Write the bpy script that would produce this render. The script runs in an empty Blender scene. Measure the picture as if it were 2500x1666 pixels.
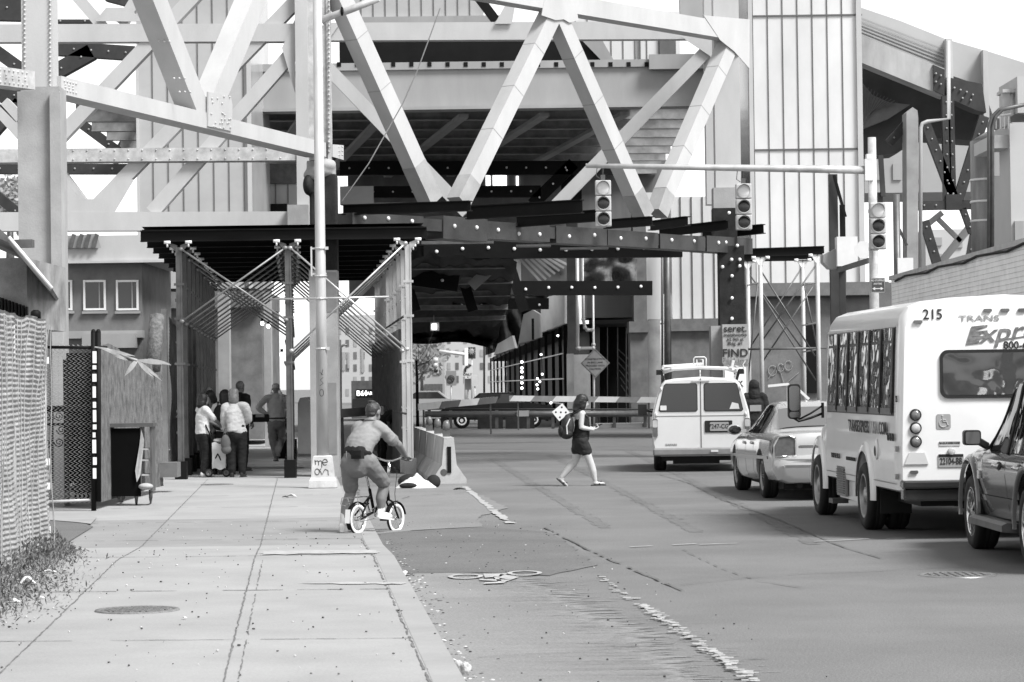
import bpy, bmesh, math, random
from mathutils import Vector, Matrix, noise
random.seed(7)
R = math.radians
SC = bpy.context.scene
COL = SC.collection
# ---------------------------------------------------------------- camera
F = 6500.0                      # focal length in pixels of the 2500 px wide photograph
H = 1.75
cd = bpy.data.cameras.new('camera'); cam = bpy.data.objects.new('camera', cd); COL.objects.link(cam)
cd.sensor_width = 36; cd.lens = F/2500*36; cd.clip_start = 0.5; cd.clip_end = 3000
cd.dof.use_dof = True; cd.dof.focus_distance = 40; cd.dof.aperture_fstop = 11
cam.matrix_world = Matrix.Translation((0, 0, H)) @ Matrix.Rotation(R(90.908), 4, 'X') @ Matrix.Rotation(R(-0.76), 4, 'Z')
SC.camera = cam
CR = cam.matrix_world.to_3x3()
# ---------------------------------------------------------------- light
SUN_EL, SUN_AZ = 52, 52         # azimuth: degrees to the right of straight behind the camera
ts = Vector((math.sin(R(SUN_AZ))*math.cos(R(SUN_EL)), -math.cos(R(SUN_AZ))*math.cos(R(SUN_EL)), math.sin(R(SUN_EL))))
sd = bpy.data.lights.new('sun', 'SUN'); sun = bpy.data.objects.new('sun', sd); COL.objects.link(sun)
sd.energy = 2.6; sd.angle = R(20); sd.color = (1, 1, 1)
sun.rotation_euler = (-ts).to_track_quat('-Z', 'Y').to_euler()
sun.location = (0, 0, 60)
W = bpy.data.worlds.new('World'); SC.world = W; W.use_nodes = True
wt = W.node_tree; bg = wt.nodes['Background']
sky = wt.nodes.new('ShaderNodeTexSky'); sky.sky_type = 'NISHITA'; sky.sun_disc = False
sky.sun_elevation = R(SUN_EL); sky.sun_rotation = math.atan2(ts.x, ts.y)
sky.air_density = 1.6; sky.ozone_density = 1.0; sky.dust_density = 0.6
hs = wt.nodes.new('ShaderNodeRGBToBW')
wt.links.new(sky.outputs[0], hs.inputs[0]); wt.links.new(hs.outputs[0], bg.inputs[0])
bg.inputs[1].default_value = 0.10
vs = SC.view_settings; vs.view_transform = 'Standard'; vs.look = 'None'; vs.gamma = 1; vs.exposure = 1.28

# ---------------------------------------------------------------- pixel helpers (photograph pixels, 2500 x 1666)
def ray(px, py):
    return CR @ Vector(((px-1250)/F, -(py-833)/F, -1))
def P(px, py, D):
    v = ray(px, py); return Vector((0, 0, H)) + v*(D/v.y)
def G(px, py, z=0):
    v = ray(px, py); return Vector((0, 0, H)) + v*((z-H)/v.z)

# ---------------------------------------------------------------- materials
def M(name, c, rough=.75, var=.18, scale=2.5, metal=0., bump=0., fine=0., streak=0., spec=.4, coat=0., fs=60):
    m = bpy.data.materials.new(name); m.use_nodes = True
    nt = m.node_tree; N = nt.nodes; L = nt.links; b = N['Principled BSDF']
    b.inputs['Roughness'].default_value = rough; b.inputs['Metallic'].default_value = metal
    b.inputs['Specular IOR Level'].default_value = spec
    if coat: b.inputs['Coat Weight'].default_value = coat; b.inputs['Coat Roughness'].default_value = .06
    tc = N.new('ShaderNodeTexCoord')
    n1 = N.new('ShaderNodeTexNoise'); n1.inputs['Scale'].default_value = scale; n1.inputs['Detail'].default_value = 7; n1.inputs['Roughness'].default_value = .62
    L.new(tc.outputs['Object'], n1.inputs['Vector'])
    if streak:
        mp = N.new('ShaderNodeMapping'); mp.inputs['Scale'].default_value = (1, 1, streak)
        L.new(tc.outputs['Object'], mp.inputs[0]); L.new(mp.outputs[0], n1.inputs['Vector'])
    mr = N.new('ShaderNodeMapRange'); mr.inputs['From Min'].default_value = .28; mr.inputs['From Max'].default_value = .72
    mr.inputs['To Min'].default_value = c*(1-var); mr.inputs['To Max'].default_value = c*(1+var)
    L.new(n1.outputs[0], mr.inputs[0]); out = mr.outputs[0]
    if fine:
        n2 = N.new('ShaderNodeTexNoise'); n2.inputs['Scale'].default_value = fs; n2.inputs['Detail'].default_value = 5; n2.inputs['Roughness'].default_value = .75
        L.new(tc.outputs['Object'], n2.inputs['Vector'])
        m2 = N.new('ShaderNodeMapRange'); m2.inputs['From Min'].default_value = .3; m2.inputs['From Max'].default_value = .7
        m2.inputs['To Min'].default_value = 1-fine; m2.inputs['To Max'].default_value = 1+fine
        L.new(n2.outputs[0], m2.inputs[0])
        mu = N.new('ShaderNodeMath'); mu.operation = 'MULTIPLY'; L.new(out, mu.inputs[0]); L.new(m2.outputs[0], mu.inputs[1]); out = mu.outputs[0]
    L.new(out, b.inputs['Base Color'])
    if bump:
        bp = N.new('ShaderNodeBump'); bp.inputs['Strength'].default_value = bump; bp.inputs['Distance'].default_value = .02
        n3 = N.new('ShaderNodeTexNoise'); n3.inputs['Scale'].default_value = 30; n3.inputs['Detail'].default_value = 5
        L.new(tc.outputs['Object'], n3.inputs['Vector']); L.new(n3.outputs[0], bp.inputs['Height']); L.new(bp.outputs[0], b.inputs['Normal'])
    return m
def glow(name, c, s):
    m = bpy.data.materials.new(name); m.use_nodes = True; b = m.node_tree.nodes['Principled BSDF']
    b.inputs['Base Color'].default_value = (c, c, c, 1); b.inputs['Emission Color'].default_value = (1, 1, 1, 1); b.inputs['Emission Strength'].default_value = s
    return m
def glass(name, c, rough=.03, wav=0.):
    m = bpy.data.materials.new(name); m.use_nodes = True; nt = m.node_tree; b = nt.nodes['Principled BSDF']
    b.inputs['Base Color'].default_value = (c, c, c, 1); b.inputs['Roughness'].default_value = rough; b.inputs['Specular IOR Level'].default_value = .6
    if wav:
        tc = nt.nodes.new('ShaderNodeTexCoord'); n = nt.nodes.new('ShaderNodeTexNoise'); n.inputs['Scale'].default_value = 4; n.inputs['Detail'].default_value = 1
        bp = nt.nodes.new('ShaderNodeBump'); bp.inputs['Strength'].default_value = wav; bp.inputs['Distance'].default_value = .03
        nt.links.new(tc.outputs['Object'], n.inputs['Vector']); nt.links.new(n.outputs[0], bp.inputs['Height']); nt.links.new(bp.outputs[0], b.inputs['Normal'])
    return m
m_asph = M('asphalt', .138, .85, .20, .45, fine=.55, bump=.35, fs=75)
m_asph_d = M('dark_asphalt', .112, .85, .18, .8, fine=.5, bump=.25)
m_asph_l = M('pale_asphalt', .205, .85, .12, .7, fine=.34, bump=.2)
m_asph_m = M('worn_asphalt', .172, .85, .14, .7, fine=.34, bump=.2)
m_walk = M('sidewalk_concrete', .285, .85, .13, .8, fine=.13, bump=.1)
m_walk_d = M('sidewalk_concrete_grey', .22, .85, .13, .9, fine=.13, bump=.1)
m_kerb = M('kerb_stone', .27, .8, .12, 1.5, fine=.08)
m_joint = M('joint_dirt', .13, .9, .4, 6)
m_crack = M('crack_tar', .095, .9, .3, 6)
m_paint = M('road_paint', .34, .7, .3, 9, fine=.25)
m_conc = M('pier_concrete', .30, .8, .22, 1.3, fine=.08, bump=.15)
m_conc_d = M('granite_base', .13, .75, .3, 2.2, fine=.2)
m_steel_l = M('painted_truss', .42, .55, .11, 1.3, streak=.35, fine=.05, bump=.06)
m_steel_w = M('weathered_truss', .40, .65, .38, 3.5, fine=.12)
m_rust = M('riveted_steel', .035, .6, .35, 2, spec=.3)
m_girder = M('girder_paint', .28, .6, .14, .8, streak=.25)
m_black = M('black_steel', .007, .6, .3, 2, spec=.12)
m_net = M('black_netting', .020, .8, .5, 3, spec=.2, bump=.3)
m_vinyl = M('black_vinyl_wrap', .030, .42, .4, 2.5, spec=.5, bump=.2)
m_washer = M('washer_white', .75, .4, .05)
m_glassL = M('grey_glass_panel', .36, .25, .12, .5, streak=1.6, spec=.6)
m_glassR = M('white_glass_panel', .58, .3, .14, .5, streak=.5, spec=.5)
m_seam = M('panel_seam', .10, .5)
m_stucco = M('stucco', .16, .9, .2, 2.2, fine=.08)
m_white = M('white_frame', .75, .5, .05)
m_pane = glass('window_pane', .03)
m_scaf = M('scaffold_dark', .10, .45, .3, 4, metal=.3)
m_scaf_l = M('scaffold_galvanised', .42, .45, .2, 5, metal=.2, streak=.3)
m_tube = M('galvanised_tube', .48, .38, .25, 6, metal=.55)
m_far = M('far_wall', .42, .8, .1, .3)
m_far2 = M('far_wall_grey', .30, .8, .12, .3)
m_signal = M('signal_housing', .40, .5, .1, 5)
m_lens = glass('signal_lens_dark', .02, .25)
m_brick = M('painted_brick', .80, .85, .12, 3, fine=.1, bump=.5)

# ---------------------------------------------------------------- mesh builder
UPZ = Vector((0, 0, 1))
class MB:
    def __init__(s): s.v = []; s.f = []; s.m = []; s.sm = []
    def add(s, vs, fs, m=0, sm=False):
        o = len(s.v); s.v += [Vector(p) for p in vs]
        for f in fs: s.f.append([o+i for i in f]); s.m.append(m); s.sm.append(sm)
    def hexa(s, c, ax, ay, az, m=0):
        c = Vector(c)
        vs = [c+ax*i+ay*j+az*k for k in (-1, 1) for j in (-1, 1) for i in (-1, 1)]
        s.add(vs, [(0, 2, 3, 1), (4, 5, 7, 6), (0, 1, 5, 4), (2, 6, 7, 3), (0, 4, 6, 2), (1, 3, 7, 5)], m)
    def box(s, c, d, yaw=0., m=0, Rm=None):
        Q = Rm if Rm else Matrix.Rotation(yaw, 3, 'Z')
        s.hexa(c, Q @ Vector((d[0]/2, 0, 0)), Q @ Vector((0, d[1]/2, 0)), Q @ Vector((0, 0, d[2]/2)), m)
    def frame(s, p0, p1, up):
        d = (p1-p0); l = d.length; d = d/l
        x = d.cross(up)
        if x.length < 1e-4: x = d.cross(Vector((1, 0, 0)))
        x.normalize(); y = x.cross(d); return d, x, y, l
    def beam(s, p0, p1, w, h, m=0, up=UPZ):
        p0 = Vector(p0); p1 = Vector(p1); d, x, y, l = s.frame(p0, p1, Vector(up))
        s.hexa((p0+p1)/2, x*(w/2), y*(h/2), d*(l/2), m)
    def ibeam(s, p0, p1, w, h, t=.02, m=0, up=UPZ):
        p0 = Vector(p0); p1 = Vector(p1); d, x, y, l = s.frame(p0, p1, Vector(up))
        o = y*(h/2-t/2)
        s.hexa((p0+p1)/2+o, x*(w/2), y*(t/2), d*(l/2), m)
        s.hexa((p0+p1)/2-o, x*(w/2), y*(t/2), d*(l/2), m)
        s.hexa((p0+p1)/2, x*(t/2), y*(h/2-t), d*(l/2), m)
    def tube(s, pts, r, n=8, m=0, closed=False, cap=True, sx=1.):
        pts = [Vector(p) for p in pts]; k = len(pts)
        rs = r if isinstance(r, (list, tuple)) else [r]*k
        o = len(s.v); ref = None
        for i in range(k):
            a = pts[(i-1) % k] if (i or closed) else pts[i]; b = pts[(i+1) % k] if (i < k-1 or closed) else pts[i]
            d = (b-a).normalized()
            if ref is None:
                ref = d.cross(UPZ)
                if ref.length < .05: ref = d.cross(Vector((0, 1, 0)))
            ref = (ref - d*ref.dot(d)).normalized(); y = d.cross(ref)
            for j in range(n):
                t = 2*math.pi*j/n
                s.v.append(pts[i]+ref*(math.cos(t)*rs[i]*sx)+y*(math.sin(t)*rs[i]))
        for i in range(k if closed else k-1):
            for j in range(n):
                a = o+i*n+j; b = o+i*n+(j+1) % n; c = o+((i+1) % k)*n
                s.f.append([a, b, c+(j+1) % n, c+j]); s.m.append(m); s.sm.append(n > 5)
        if cap and not closed:
            s.f.append([o+j for j in range(n)][::-1]); s.m.append(m); s.sm.append(False)
            s.f.append([o+(k-1)*n+j for j in range(n)]); s.m.append(m); s.sm.append(False)
    def cyl(s, p0, p1, r, n=16, m=0): s.tube([p0, p1], r, n, m)
    def ell(s, c, r, Rm=None, nu=16, nv=10, m=0):
        c = Vector(c); Q = Rm if Rm else Matrix.Identity(3); o = len(s.v)
        for i in range(nv+1):
            a = math.pi*i/nv
            for j in range(nu):
                b = 2*math.pi*j/nu
                s.v.append(c+Q @ Vector((r[0]*math.sin(a)*math.cos(b), r[1]*math.sin(a)*math.sin(b), r[2]*math.cos(a))))
        for i in range(nv):
            for j in range(nu):
                s.f.append([o+i*nu+j, o+(i+1)*nu+j, o+(i+1)*nu+(j+1) % nu, o+i*nu+(j+1) % nu]); s.m.append(m); s.sm.append(True)
    def prism(s, poly, org, ax, ay, dv, m=0, mside=None):
        org = Vector(org); ax = Vector(ax); ay = Vector(ay); dv = Vector(dv); n = len(poly)
        a = [org+ax*u+ay*v for u, v in poly]; b = [p+dv for p in a]
        s.add(a+b, [list(range(n))[::-1], [n+i for i in range(n)]], m)
        s.add(a+b, [[i, (i+1) % n, n+(i+1) % n, n+i] for i in range(n)], m if mside is None else mside)
    def sheet(s, pts, m=0): s.add(pts, [list(range(len(pts)))], m)
    def grid(s, fn, nu, nv, m=0, sm=True):
        o = len(s.v)
        for i in range(nu+1):
            for j in range(nv+1): s.v.append(Vector(fn(i/nu, j/nv)))
        for i in range(nu):
            for j in range(nv):
                a = o+i*(nv+1)+j
                s.f.append([a, a+nv+1, a+nv+2, a+1]); s.m.append(m); s.sm.append(sm)
    def bx(s, x0, y0, x1, y1, D, dep, m=0, yaw=0.):      # a box whose front face fills these photo pixels at distance D
        c = P((x0+x1)/2, (y0+y1)/2, D); k = D/F
        s.box(c+Vector((0, dep/2, 0)), ((x1-x0)*k, dep, (y1-y0)*k), yaw, m)
    def rivet(s, p, r=.028, m=0): s.ell(p, (r, r, r), None, 6, 4, m)
    def build(s, name, mats, parent=None, local=False, fix=True):
        me = bpy.data.meshes.new(name)
        off = Vector(parent.location) if (parent and not local) else Vector((0, 0, 0))
        me.from_pydata([p-off for p in s.v], [], s.f)
        if not isinstance(mats, (list, tuple)): mats = [mats]
        for q in mats: me.materials.append(q)
        me.polygons.foreach_set('material_index', [min(i, len(mats)-1) for i in s.m])
        me.polygons.foreach_set('use_smooth', s.sm)
        if fix:
            b = bmesh.new(); b.from_mesh(me); bmesh.ops.recalc_face_normals(b, faces=b.faces); b.to_mesh(me); b.free()
        me.update()
        o = bpy.data.objects.new(name, me); COL.objects.link(o)
        if parent: o.parent = parent
        return o
def tag(o, label, cat, group=None, kind=None):
    if label: o['label'] = label
    if cat: o['category'] = cat
    if group: o['group'] = group
    if kind: o['kind'] = kind
    return o
def thing(name, label, cat, loc, group=None, yaw=0.):
    o = bpy.data.objects.new(name, None); COL.objects.link(o); o.empty_display_size = .2
    o.location = Vector(loc); o.rotation_euler.z = yaw
    return tag(o, label, cat, group)
def struct(mb, name, mats): return tag(mb.build(name, mats), None, None, None, 'structure')
def copy_tree(o, loc=None, label=None, yaw=None):
    c = o.copy(); COL.objects.link(c)
    if loc is not None: c.location = Vector(loc)
    if yaw is not None: c.rotation_euler.z = yaw
    if label: c['label'] = label
    for ch in [q for q in bpy.data.objects if q.parent == o]:
        d = ch.copy(); COL.objects.link(d); d.parent = c
        for g in [q for q in bpy.data.objects if q.parent == ch]:
            e = g.copy(); COL.objects.link(e); e.parent = d
    return c
FONT = {}
def text(s, size, mat, name, parent, Mx, bold=0., sx=1., ext=.002, center=True, shear=0.):
    cu = bpy.data.curves.new(name, 'FONT'); cu.body = s; cu.size = size; cu.extrude = ext; cu.offset = bold*.35; cu.shear = shear
    cu.align_x = 'CENTER' if center else 'LEFT'; cu.align_y = 'CENTER'; cu.resolution_u = 3
    t = bpy.data.objects.new('tmp', cu); COL.objects.link(t)
    dg = bpy.context.evaluated_depsgraph_get()
    me = bpy.data.meshes.new_from_object(t.evaluated_get(dg)); me.name = name
    COL.objects.unlink(t); bpy.data.objects.remove(t)
    me.transform(Mx @ Matrix.Diagonal((sx, 1, 1, 1)))
    me.materials.clear(); me.materials.append(mat)
    o = bpy.data.objects.new(name, me); COL.objects.link(o)
    if parent: o.parent = parent
    return o
def facing(p, right=(1, 0, 0), up=(0, 0, 1)):            # matrix placing text at p, reading along `right`
    r = Vector(right).normalized(); u = Vector(up); u = (u-r*u.dot(r)).normalized(); n = r.cross(u)
    m = Matrix.Identity(4)
    for i in range(3): m[i][0] = r[i]; m[i][1] = u[i]; m[i][2] = n[i]; m[i][3] = Vector(p)[i]
    return m
def mesh_of(o):
    dg = bpy.context.evaluated_depsgraph_get(); me = bpy.data.meshes.new_from_object(o.evaluated_get(dg)); return me
def merged(mb, name, mat, parent, vox=.012, smooth=2, local=True):   # one continuous skin over overlapping shapes
    o = mb.build(name, mat, parent, local)
    r = o.modifiers.new('r', 'REMESH'); r.mode = 'VOXEL'; r.voxel_size = vox; r.use_smooth_shade = True
    q = o.modifiers.new('s', 'SMOOTH'); q.factor = .5; q.iterations = smooth
    me = mesh_of(o); o.modifiers.clear(); old = o.data; o.data = me; bpy.data.meshes.remove(old); me.name = name
    me.materials.clear()
    for t in (mat if isinstance(mat, (list, tuple)) else [mat]): me.materials.append(t)
    return o
# ================================================================ ground, road, sidewalk
S0 = -.0807                                        # the sidewalk's direction: x = u + S0*y
def uv(u, y, z=0.): return Vector((u+S0*y, y, z))
mb = MB(); mb.sheet([(-500, -30, 0), (500, -30, 0), (500, 1200, 0), (-500, 1200, 0)]); struct(mb, 'road', m_asph)
def rag(pts, jit, step=.12, seed=1):                # ragged polygon edge
    random.seed(seed); out = []
    n = len(pts)
    for i in range(n):
        a = Vector(pts[i]); b = Vector(pts[(i+1) % n]); k = max(1, int((b-a).length/step))
        d = (b-a).normalized(); nn = Vector((d.y, -d.x, 0))
        for j in range(k): out.append(a.lerp(b, j/k)+nn*random.gauss(0, jit)+d*random.gauss(0, step*.2))
    return out
def patch(name, pts, mat, z=.004, jit=.02, step=.15, seed=1):
    mb = MB(); q = [Vector((p.x, p.y, z)) for p in rag(pts, jit, step, seed)]
    bm = bmesh.new(); vs = [bm.verts.new(p) for p in q]; f = bm.faces.new(vs); bmesh.ops.triangulate(bm, faces=[f])
    me = bpy.data.meshes.new(name); bm.to_mesh(me); bm.free(); me.materials.append(mat)
    o = bpy.data.objects.new(name, me); COL.objects.link(o); return tag(o, None, None, None, 'structure')
# the paler cycle lane in the foreground, its right edge broken into long teeth
random.seed(11)
right = [(13.0, 1760), (15.5, 1720), (17, 1640), (18.5, 1600), (20, 1490), (22, 1400), (23.3, 1330), (24.6, 1200)]
def rx(y):
    for (a, p), (b, q) in zip(right, right[1:]):
        if a <= y <= b: return p+(q-p)*(y-a)/(b-a)
    return right[-1][1]
mb = MB(); y = 8.0
def lane_x(y, e): return (min(rx(y), 1760)-1250+e)/F*y
while y < 24.3:                                     # thin cross strips of unequal reach
    h_ = random.uniform(.02, .07); e = random.gauss(0, 16)+random.choice((0, 0, 0, -50, 30, -25))
    fade = min(1, (24.6-y)/.8)
    x1_ = lane_x(max(y, 13), e*max(.3, min(1, y/20)))*(y/max(y, 13)); xm = x1_-random.uniform(.05, .25)
    mb.sheet([Vector((.93+S0*y, y, .004)), Vector((xm, y-.01, .004)), Vector((x1_, y+h_*.5, .004)), Vector((xm, y+h_, .004)), Vector((.93+S0*(y+h_), y+h_, .004))])
    for q in range(2):
        if random.random() < .5:
            xs = x1_+random.uniform(-.5, .35); l_ = random.uniform(.04, .22); yy = y+random.uniform(0, .05)
            mb.sheet([Vector((xs, yy, .0055)), Vector((xs+l_*.5, yy-.008, .0055)), Vector((xs+l_, yy, .0055)), Vector((xs+l_*.5, yy+.01, .0055))])
    y += h_
y0_ = y
mb.sheet([Vector((.93+S0*y0_, y0_, .004)), Vector((lane_x(y0_, -30), y0_, .004)), Vector((lane_x(y0_, -120), y0_+.25, .004)), G(1180, 1398, .004), G(985, 1400, .004)])
struct(mb, 'cycle_lane', m_asph_l)
patch('road_dark_band', [G(985, 1402), G(1180, 1399), G(1345, 1407), G(1460, 1380), G(1340, 1300), G(1170, 1288), G(960, 1300), G(900, 1310), G(925, 1345)], m_asph_d, .006, .02, .2, 3)  # darker band of asphalt across the road
patch('road_apron', [G(925, 1306), G(1010, 1296), G(1175, 1288), G(1170, 1262), G(1240, 1240), G(1160, 1205), G(1135, 1183), G(1000, 1185), G(880, 1195), G(840, 1300)], m_asph_m, .008, .03, .25, 4)
patch('bridge_shade_patch', [G(1080, 1050), G(1700, 1052), G(2100, 1080), G(2080, 1110), G(1600, 1100), G(1100, 1098)], m_asph_d, .004, .05, .5, 5)  # shade under the bridge painted as darker asphalt
# cracks and tyre lines
def strip(name, pix, w, mat, z=.012, jit=.008, gap=0., seed=2, zg=0., st=.25):
    random.seed(seed); mb = MB()
    pts = [G(*p, zg) for p in pix]; fine = []
    for a, b in zip(pts, pts[1:]):
        k = max(2, int((b-a).length/st))
        for j in range(k): fine.append(a.lerp(b, j/k)+Vector((random.gauss(0, jit), random.gauss(0, jit), 0)))
    fine.append(pts[-1])
    for a, b in zip(fine, fine[1:]):
        if random.random() < gap: continue
        d = (b-a); d.z = 0; d.normalize(); n = Vector((d.y, -d.x, 0)); w0 = w*random.uniform(.6, 1.3)/2; w1 = w0
        mb.sheet([Vector((q.x, q.y, zg+z)) for q in (a-n*w0, b-n*w1, b+n*w1, a+n*w0)])
    return struct(mb, name, mat)
strip('road_crack', [(1610, 1160), (1680, 1180), (1760, 1220), (1900, 1270), (2050, 1335), (2150, 1365)], .018, m_crack, seed=1)
strip('road_crack', [(1655, 1431), (1800, 1415), (1980, 1402), (2140, 1396), (2420, 1382)], .012, m_crack, seed=2)
strip('road_crack', [(1330, 1290), (1450, 1350), (1560, 1400), (1680, 1450)], .025, m_crack, seed=3, gap=.3)
strip('road_crack', [(1070, 1466), (1190, 1462), (1300, 1456)], .008, m_crack, seed=4)
strip('road_crack', [(1170, 1607), (1390, 1596), (1600, 1576), (1850, 1566)], .008, m_crack, seed=5)
strip('road_crack', [(1660, 1340), (1760, 1390), (1850, 1420), (1990, 1442)], .012, m_crack, seed=6, gap=.35)
strip('road_crack', [(920, 1240), (1000, 1214), (1110, 1207), (1200, 1200), (1340, 1196)], .028, m_crack, seed=8, gap=.25)
for i, (a, b, c) in enumerate([((1200, 1120), (1330, 1200), (1480, 1290)), ((1500, 1085), (1700, 1180), (1990, 1330)), ((1340, 1110), (1500, 1190), (1700, 1300))]):
    strip('tyre_track', [a, b, c], .16, M('tyre_mark', .124, .85, .2, .45, fine=.55, bump=.35, fs=75), z=.003, jit=.02, seed=20+i)
# painted lines
strip('lane_line', [(1135, 1190), (1170, 1220), (1210, 1253), (1246, 1280)], .10, m_paint, z=.014, jit=.01, gap=.05, seed=7)
random.seed(5); mb = MB()
for t in range(330):
    f = t/329; a = G(1462, 1410).lerp(G(1850, 1672), f); 
    if f < .35 and random.random() < .78: continue
    if random.random() < .34: continue
    w = random.uniform(.04, .12); hh = random.uniform(.012, .03); ox = random.gauss(0, .025)
    w *= .55; hh *= 1.2
    mb.sheet([Vector((a.x+ox+i*w, a.y+j*hh, .010+.00004*t)) for i, j in ((-.5, -1), (.5, -1.2), (.6, 1), (-.6, 1.1))])
struct(mb, 'lane_line', m_paint)
strip('lane_line', [(1540, 1338), (1640, 1333), (1700, 1330)], .05, m_paint, z=.013, gap=.3, seed=9)
strip('lane_line', [(1710, 1332), (1800, 1329)], .05, m_paint, z=.013, gap=.2, seed=10)
strip('lane_line', [(1990, 1325), (2120, 1318), (2210, 1317)], .04, m_paint, z=.013, gap=.3, seed=12)
# bicycle symbol
mb = MB()
def flat_ring(c, rx_, ry, t, n=36):
    for j in range(n):
        a = 2*math.pi*j/n; b = 2*math.pi*(j+1)/n
        mb.sheet([c+Vector((math.cos(q)*k*rx_, math.sin(q)*k2*ry, 0)) for q, k, k2 in ((a, 1, 1), (b, 1, 1), (b, 1-t, 1-t), (a, 1-t, 1-t))])
for px, py in ((1137, 1411), (1281, 1403)):
    c = G(px, py); c.z = .016; flat_ring(c, .16, .30, .28)
for quad in ([(1180, 1405), (1240, 1404), (1222, 1412), (1184, 1415)], [(1222, 1406), (1268, 1413), (1248, 1420), (1215, 1415)], [(1170, 1418), (1248, 1420), (1236, 1424), (1172, 1421)],
             [(1186, 1426), (1236, 1424), (1230, 1428), (1180, 1430)], [(1204, 1412), (1214, 1412), (1226, 1424), (1216, 1425)]):
    mb.sheet([Vector((p.x, p.y, .016)) for p in (G(*q) for q in quad)])
struct(mb, 'cycle_symbol', m_paint)

# ---- sidewalk slab, with a ramp down to the driveway crossing
def walk_z(y): return .12 if y < 25.4 else (.12-.1*(y-25.4)/3.6 if y < 29 else .02)
ys = [8, 13, 17.3, 21.4, 25.4, 27.2, 29, 31, 35, 40, 46, 52, 60, 75, 100]
mb = MB()
def band(u0, u1, m, dz=0., y0=0, y1=999, ww=None):
    yy = sorted(set([y for y in ys if y0 <= y <= y1]+[max(y0, 8), min(y1, 100)]))
    for a, b in zip(yy, yy[1:]):
        mid = (a+b)/2
        mm = m if not (m == 0 and 28.4 < mid < 33.5) else 1
        mb.sheet([uv(u0, a, walk_z(a)+dz), uv(u1, a, walk_z(a)+dz), uv(u1, b, walk_z(b)+dz), uv(u0, b, walk_z(b)+dz)], mm)
band(-6.5, .72, 0)
band(.72, .90, 2, .002, 8, 46)
for a, b in zip(ys, ys[1:]):                        # kerb face, battered a little outward
    if a < 46: mb.sheet([uv(.90, a, walk_z(a)+.002), uv(.93, a, -.02), uv(.93, b, -.02), uv(.90, b, walk_z(b)+.002)], 2)
struct(mb, 'sidewalk', [m_walk, m_walk_d, m_kerb])
def joint(name, pts, w, seed=1, jit=.0035, mat=m_joint, dz=.004, st=.12, gap=0):
    random.seed(seed); mb = MB(); fine = []
    for (u0, y0), (u1, y1) in zip(pts, pts[1:]):
        k = max(1, int(math.hypot(u1-u0, y1-y0)/st))
        for j in range(k): fine.append((u0+(u1-u0)*j/k+random.gauss(0, jit), y0+(y1-y0)*j/k+random.gauss(0, jit)))
    fine.append(pts[-1])
    for (u0, y0), (u1, y1) in zip(fine, fine[1:]):
        if random.random() < gap: continue
        d = Vector((u1-u0, y1-y0, 0)).normalized(); w0 = w*random.uniform(.5, 1.4)/2; nx, ny = d.y*w0, -d.x*w0
        mb.sheet([uv(u0-nx, y0-ny, walk_z(y0)+dz), uv(u1-nx, y1-ny, walk_z(y1)+dz), uv(u1+nx, y1+ny, walk_z(y1)+dz), uv(u0+nx, y0+ny, walk_z(y0)+dz)])
    return struct(mb, name, mat)
joint('sidewalk_joint', [(-.43, 8), (-.43, 25), (-.40, 50)], .011, 1)
joint('sidewalk_joint', [(-.35, 8), (-.35, 25)], .008, 2, gap=.3)
joint('sidewalk_joint', [(-1.73, 8), (-1.73, 25), (-1.71, 50)], .011, 3)
joint('sidewalk_joint', [(.70, 8), (.70, 30)], .014, 4, .005, gap=.2)
for i, y in enumerate((13.2, 17.25, 21.4, 25.9, 30.2, 34.2, 38.3, 42.4)):
    joint('sidewalk_joint', [(-2.7, y+.06), (.72, y-.12)], .016 if y < 20 else .028, 30+i, .005, gap=.12 if y < 20 else .3)
m_scuff = M('pale_scuff', .34, .9, .25, 8, fine=.1)
patch('sidewalk_patch', [uv(-.35, 26.0), uv(.74, 26.0), uv(.74, 26.5), uv(-.38, 26.6)], m_scuff, .112, .04, .1, 6)
patch('sidewalk_patch', [uv(.1, 21.9), uv(.5, 21.8), uv(.85, 21.7), uv(.86, 21.9), uv(.4, 22.05), uv(0, 22.0)], m_scuff, .1265, .03, .08, 7)
# driveway dip and its pale sill left of the sidewalk
mz = .06
for nm, px_, mt, dz, sd in (('driveway', [(104, 1352), (160, 1330), (228, 1288), (190, 1275), (104, 1270)], m_asph_d, .012, 8), ('driveway_sill', [(104, 1272), (190, 1279), (222, 1283), (238, 1266), (180, 1258), (104, 1254)], m_kerb, .02, 9)):
    mb = MB(); q = []
    for p in px_:
        v = G(*p, .03)
        for _ in range(3): v = G(*p, walk_z(v.y))
        q.append(Vector((v.x, v.y, walk_z(v.y)+dz)))
    mb.sheet(q); struct(mb, nm, mt)
# ================================================================ bridge trusses, girders, towers
def plane(x0, D0, x1, D1):
    def f(px): return 1/(1/D0+(px-x0)/(x1-x0)*(1/D1-1/D0))
    a = P(x0, 900, D0); b = P(x1, 900, D1); d = Vector((b.x-a.x, b.y-a.y, 0)).normalized()
    return f, d, Vector((d.y, -d.x, 0))
DLf, dL, nL = plane(90, 39.6, 775, 51)
DRf, dR, nR = plane(775, 51, 1775, 61)
def pb(mb, a, b, Df, w, h, n, m=0, off=0.):
    p = P(*a, Df(a[0]))+n*off; q = P(*b, Df(b[0]))+n*off
    mb.beam(p, q, w, h, m, n); return p, q
def rivet_rows(mb, p, q, n, half, h, step=.16, m=0, r=.022):
    d = (q-p); L = d.length; d.normalize(); s = d.cross(n).normalized(); k = int(L/step)
    for i in range(1, k):
        for sg in (-1, 1): mb.rivet(p+d*(i*step)+s*(sg*half)+n*(h/2), r, m)
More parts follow.
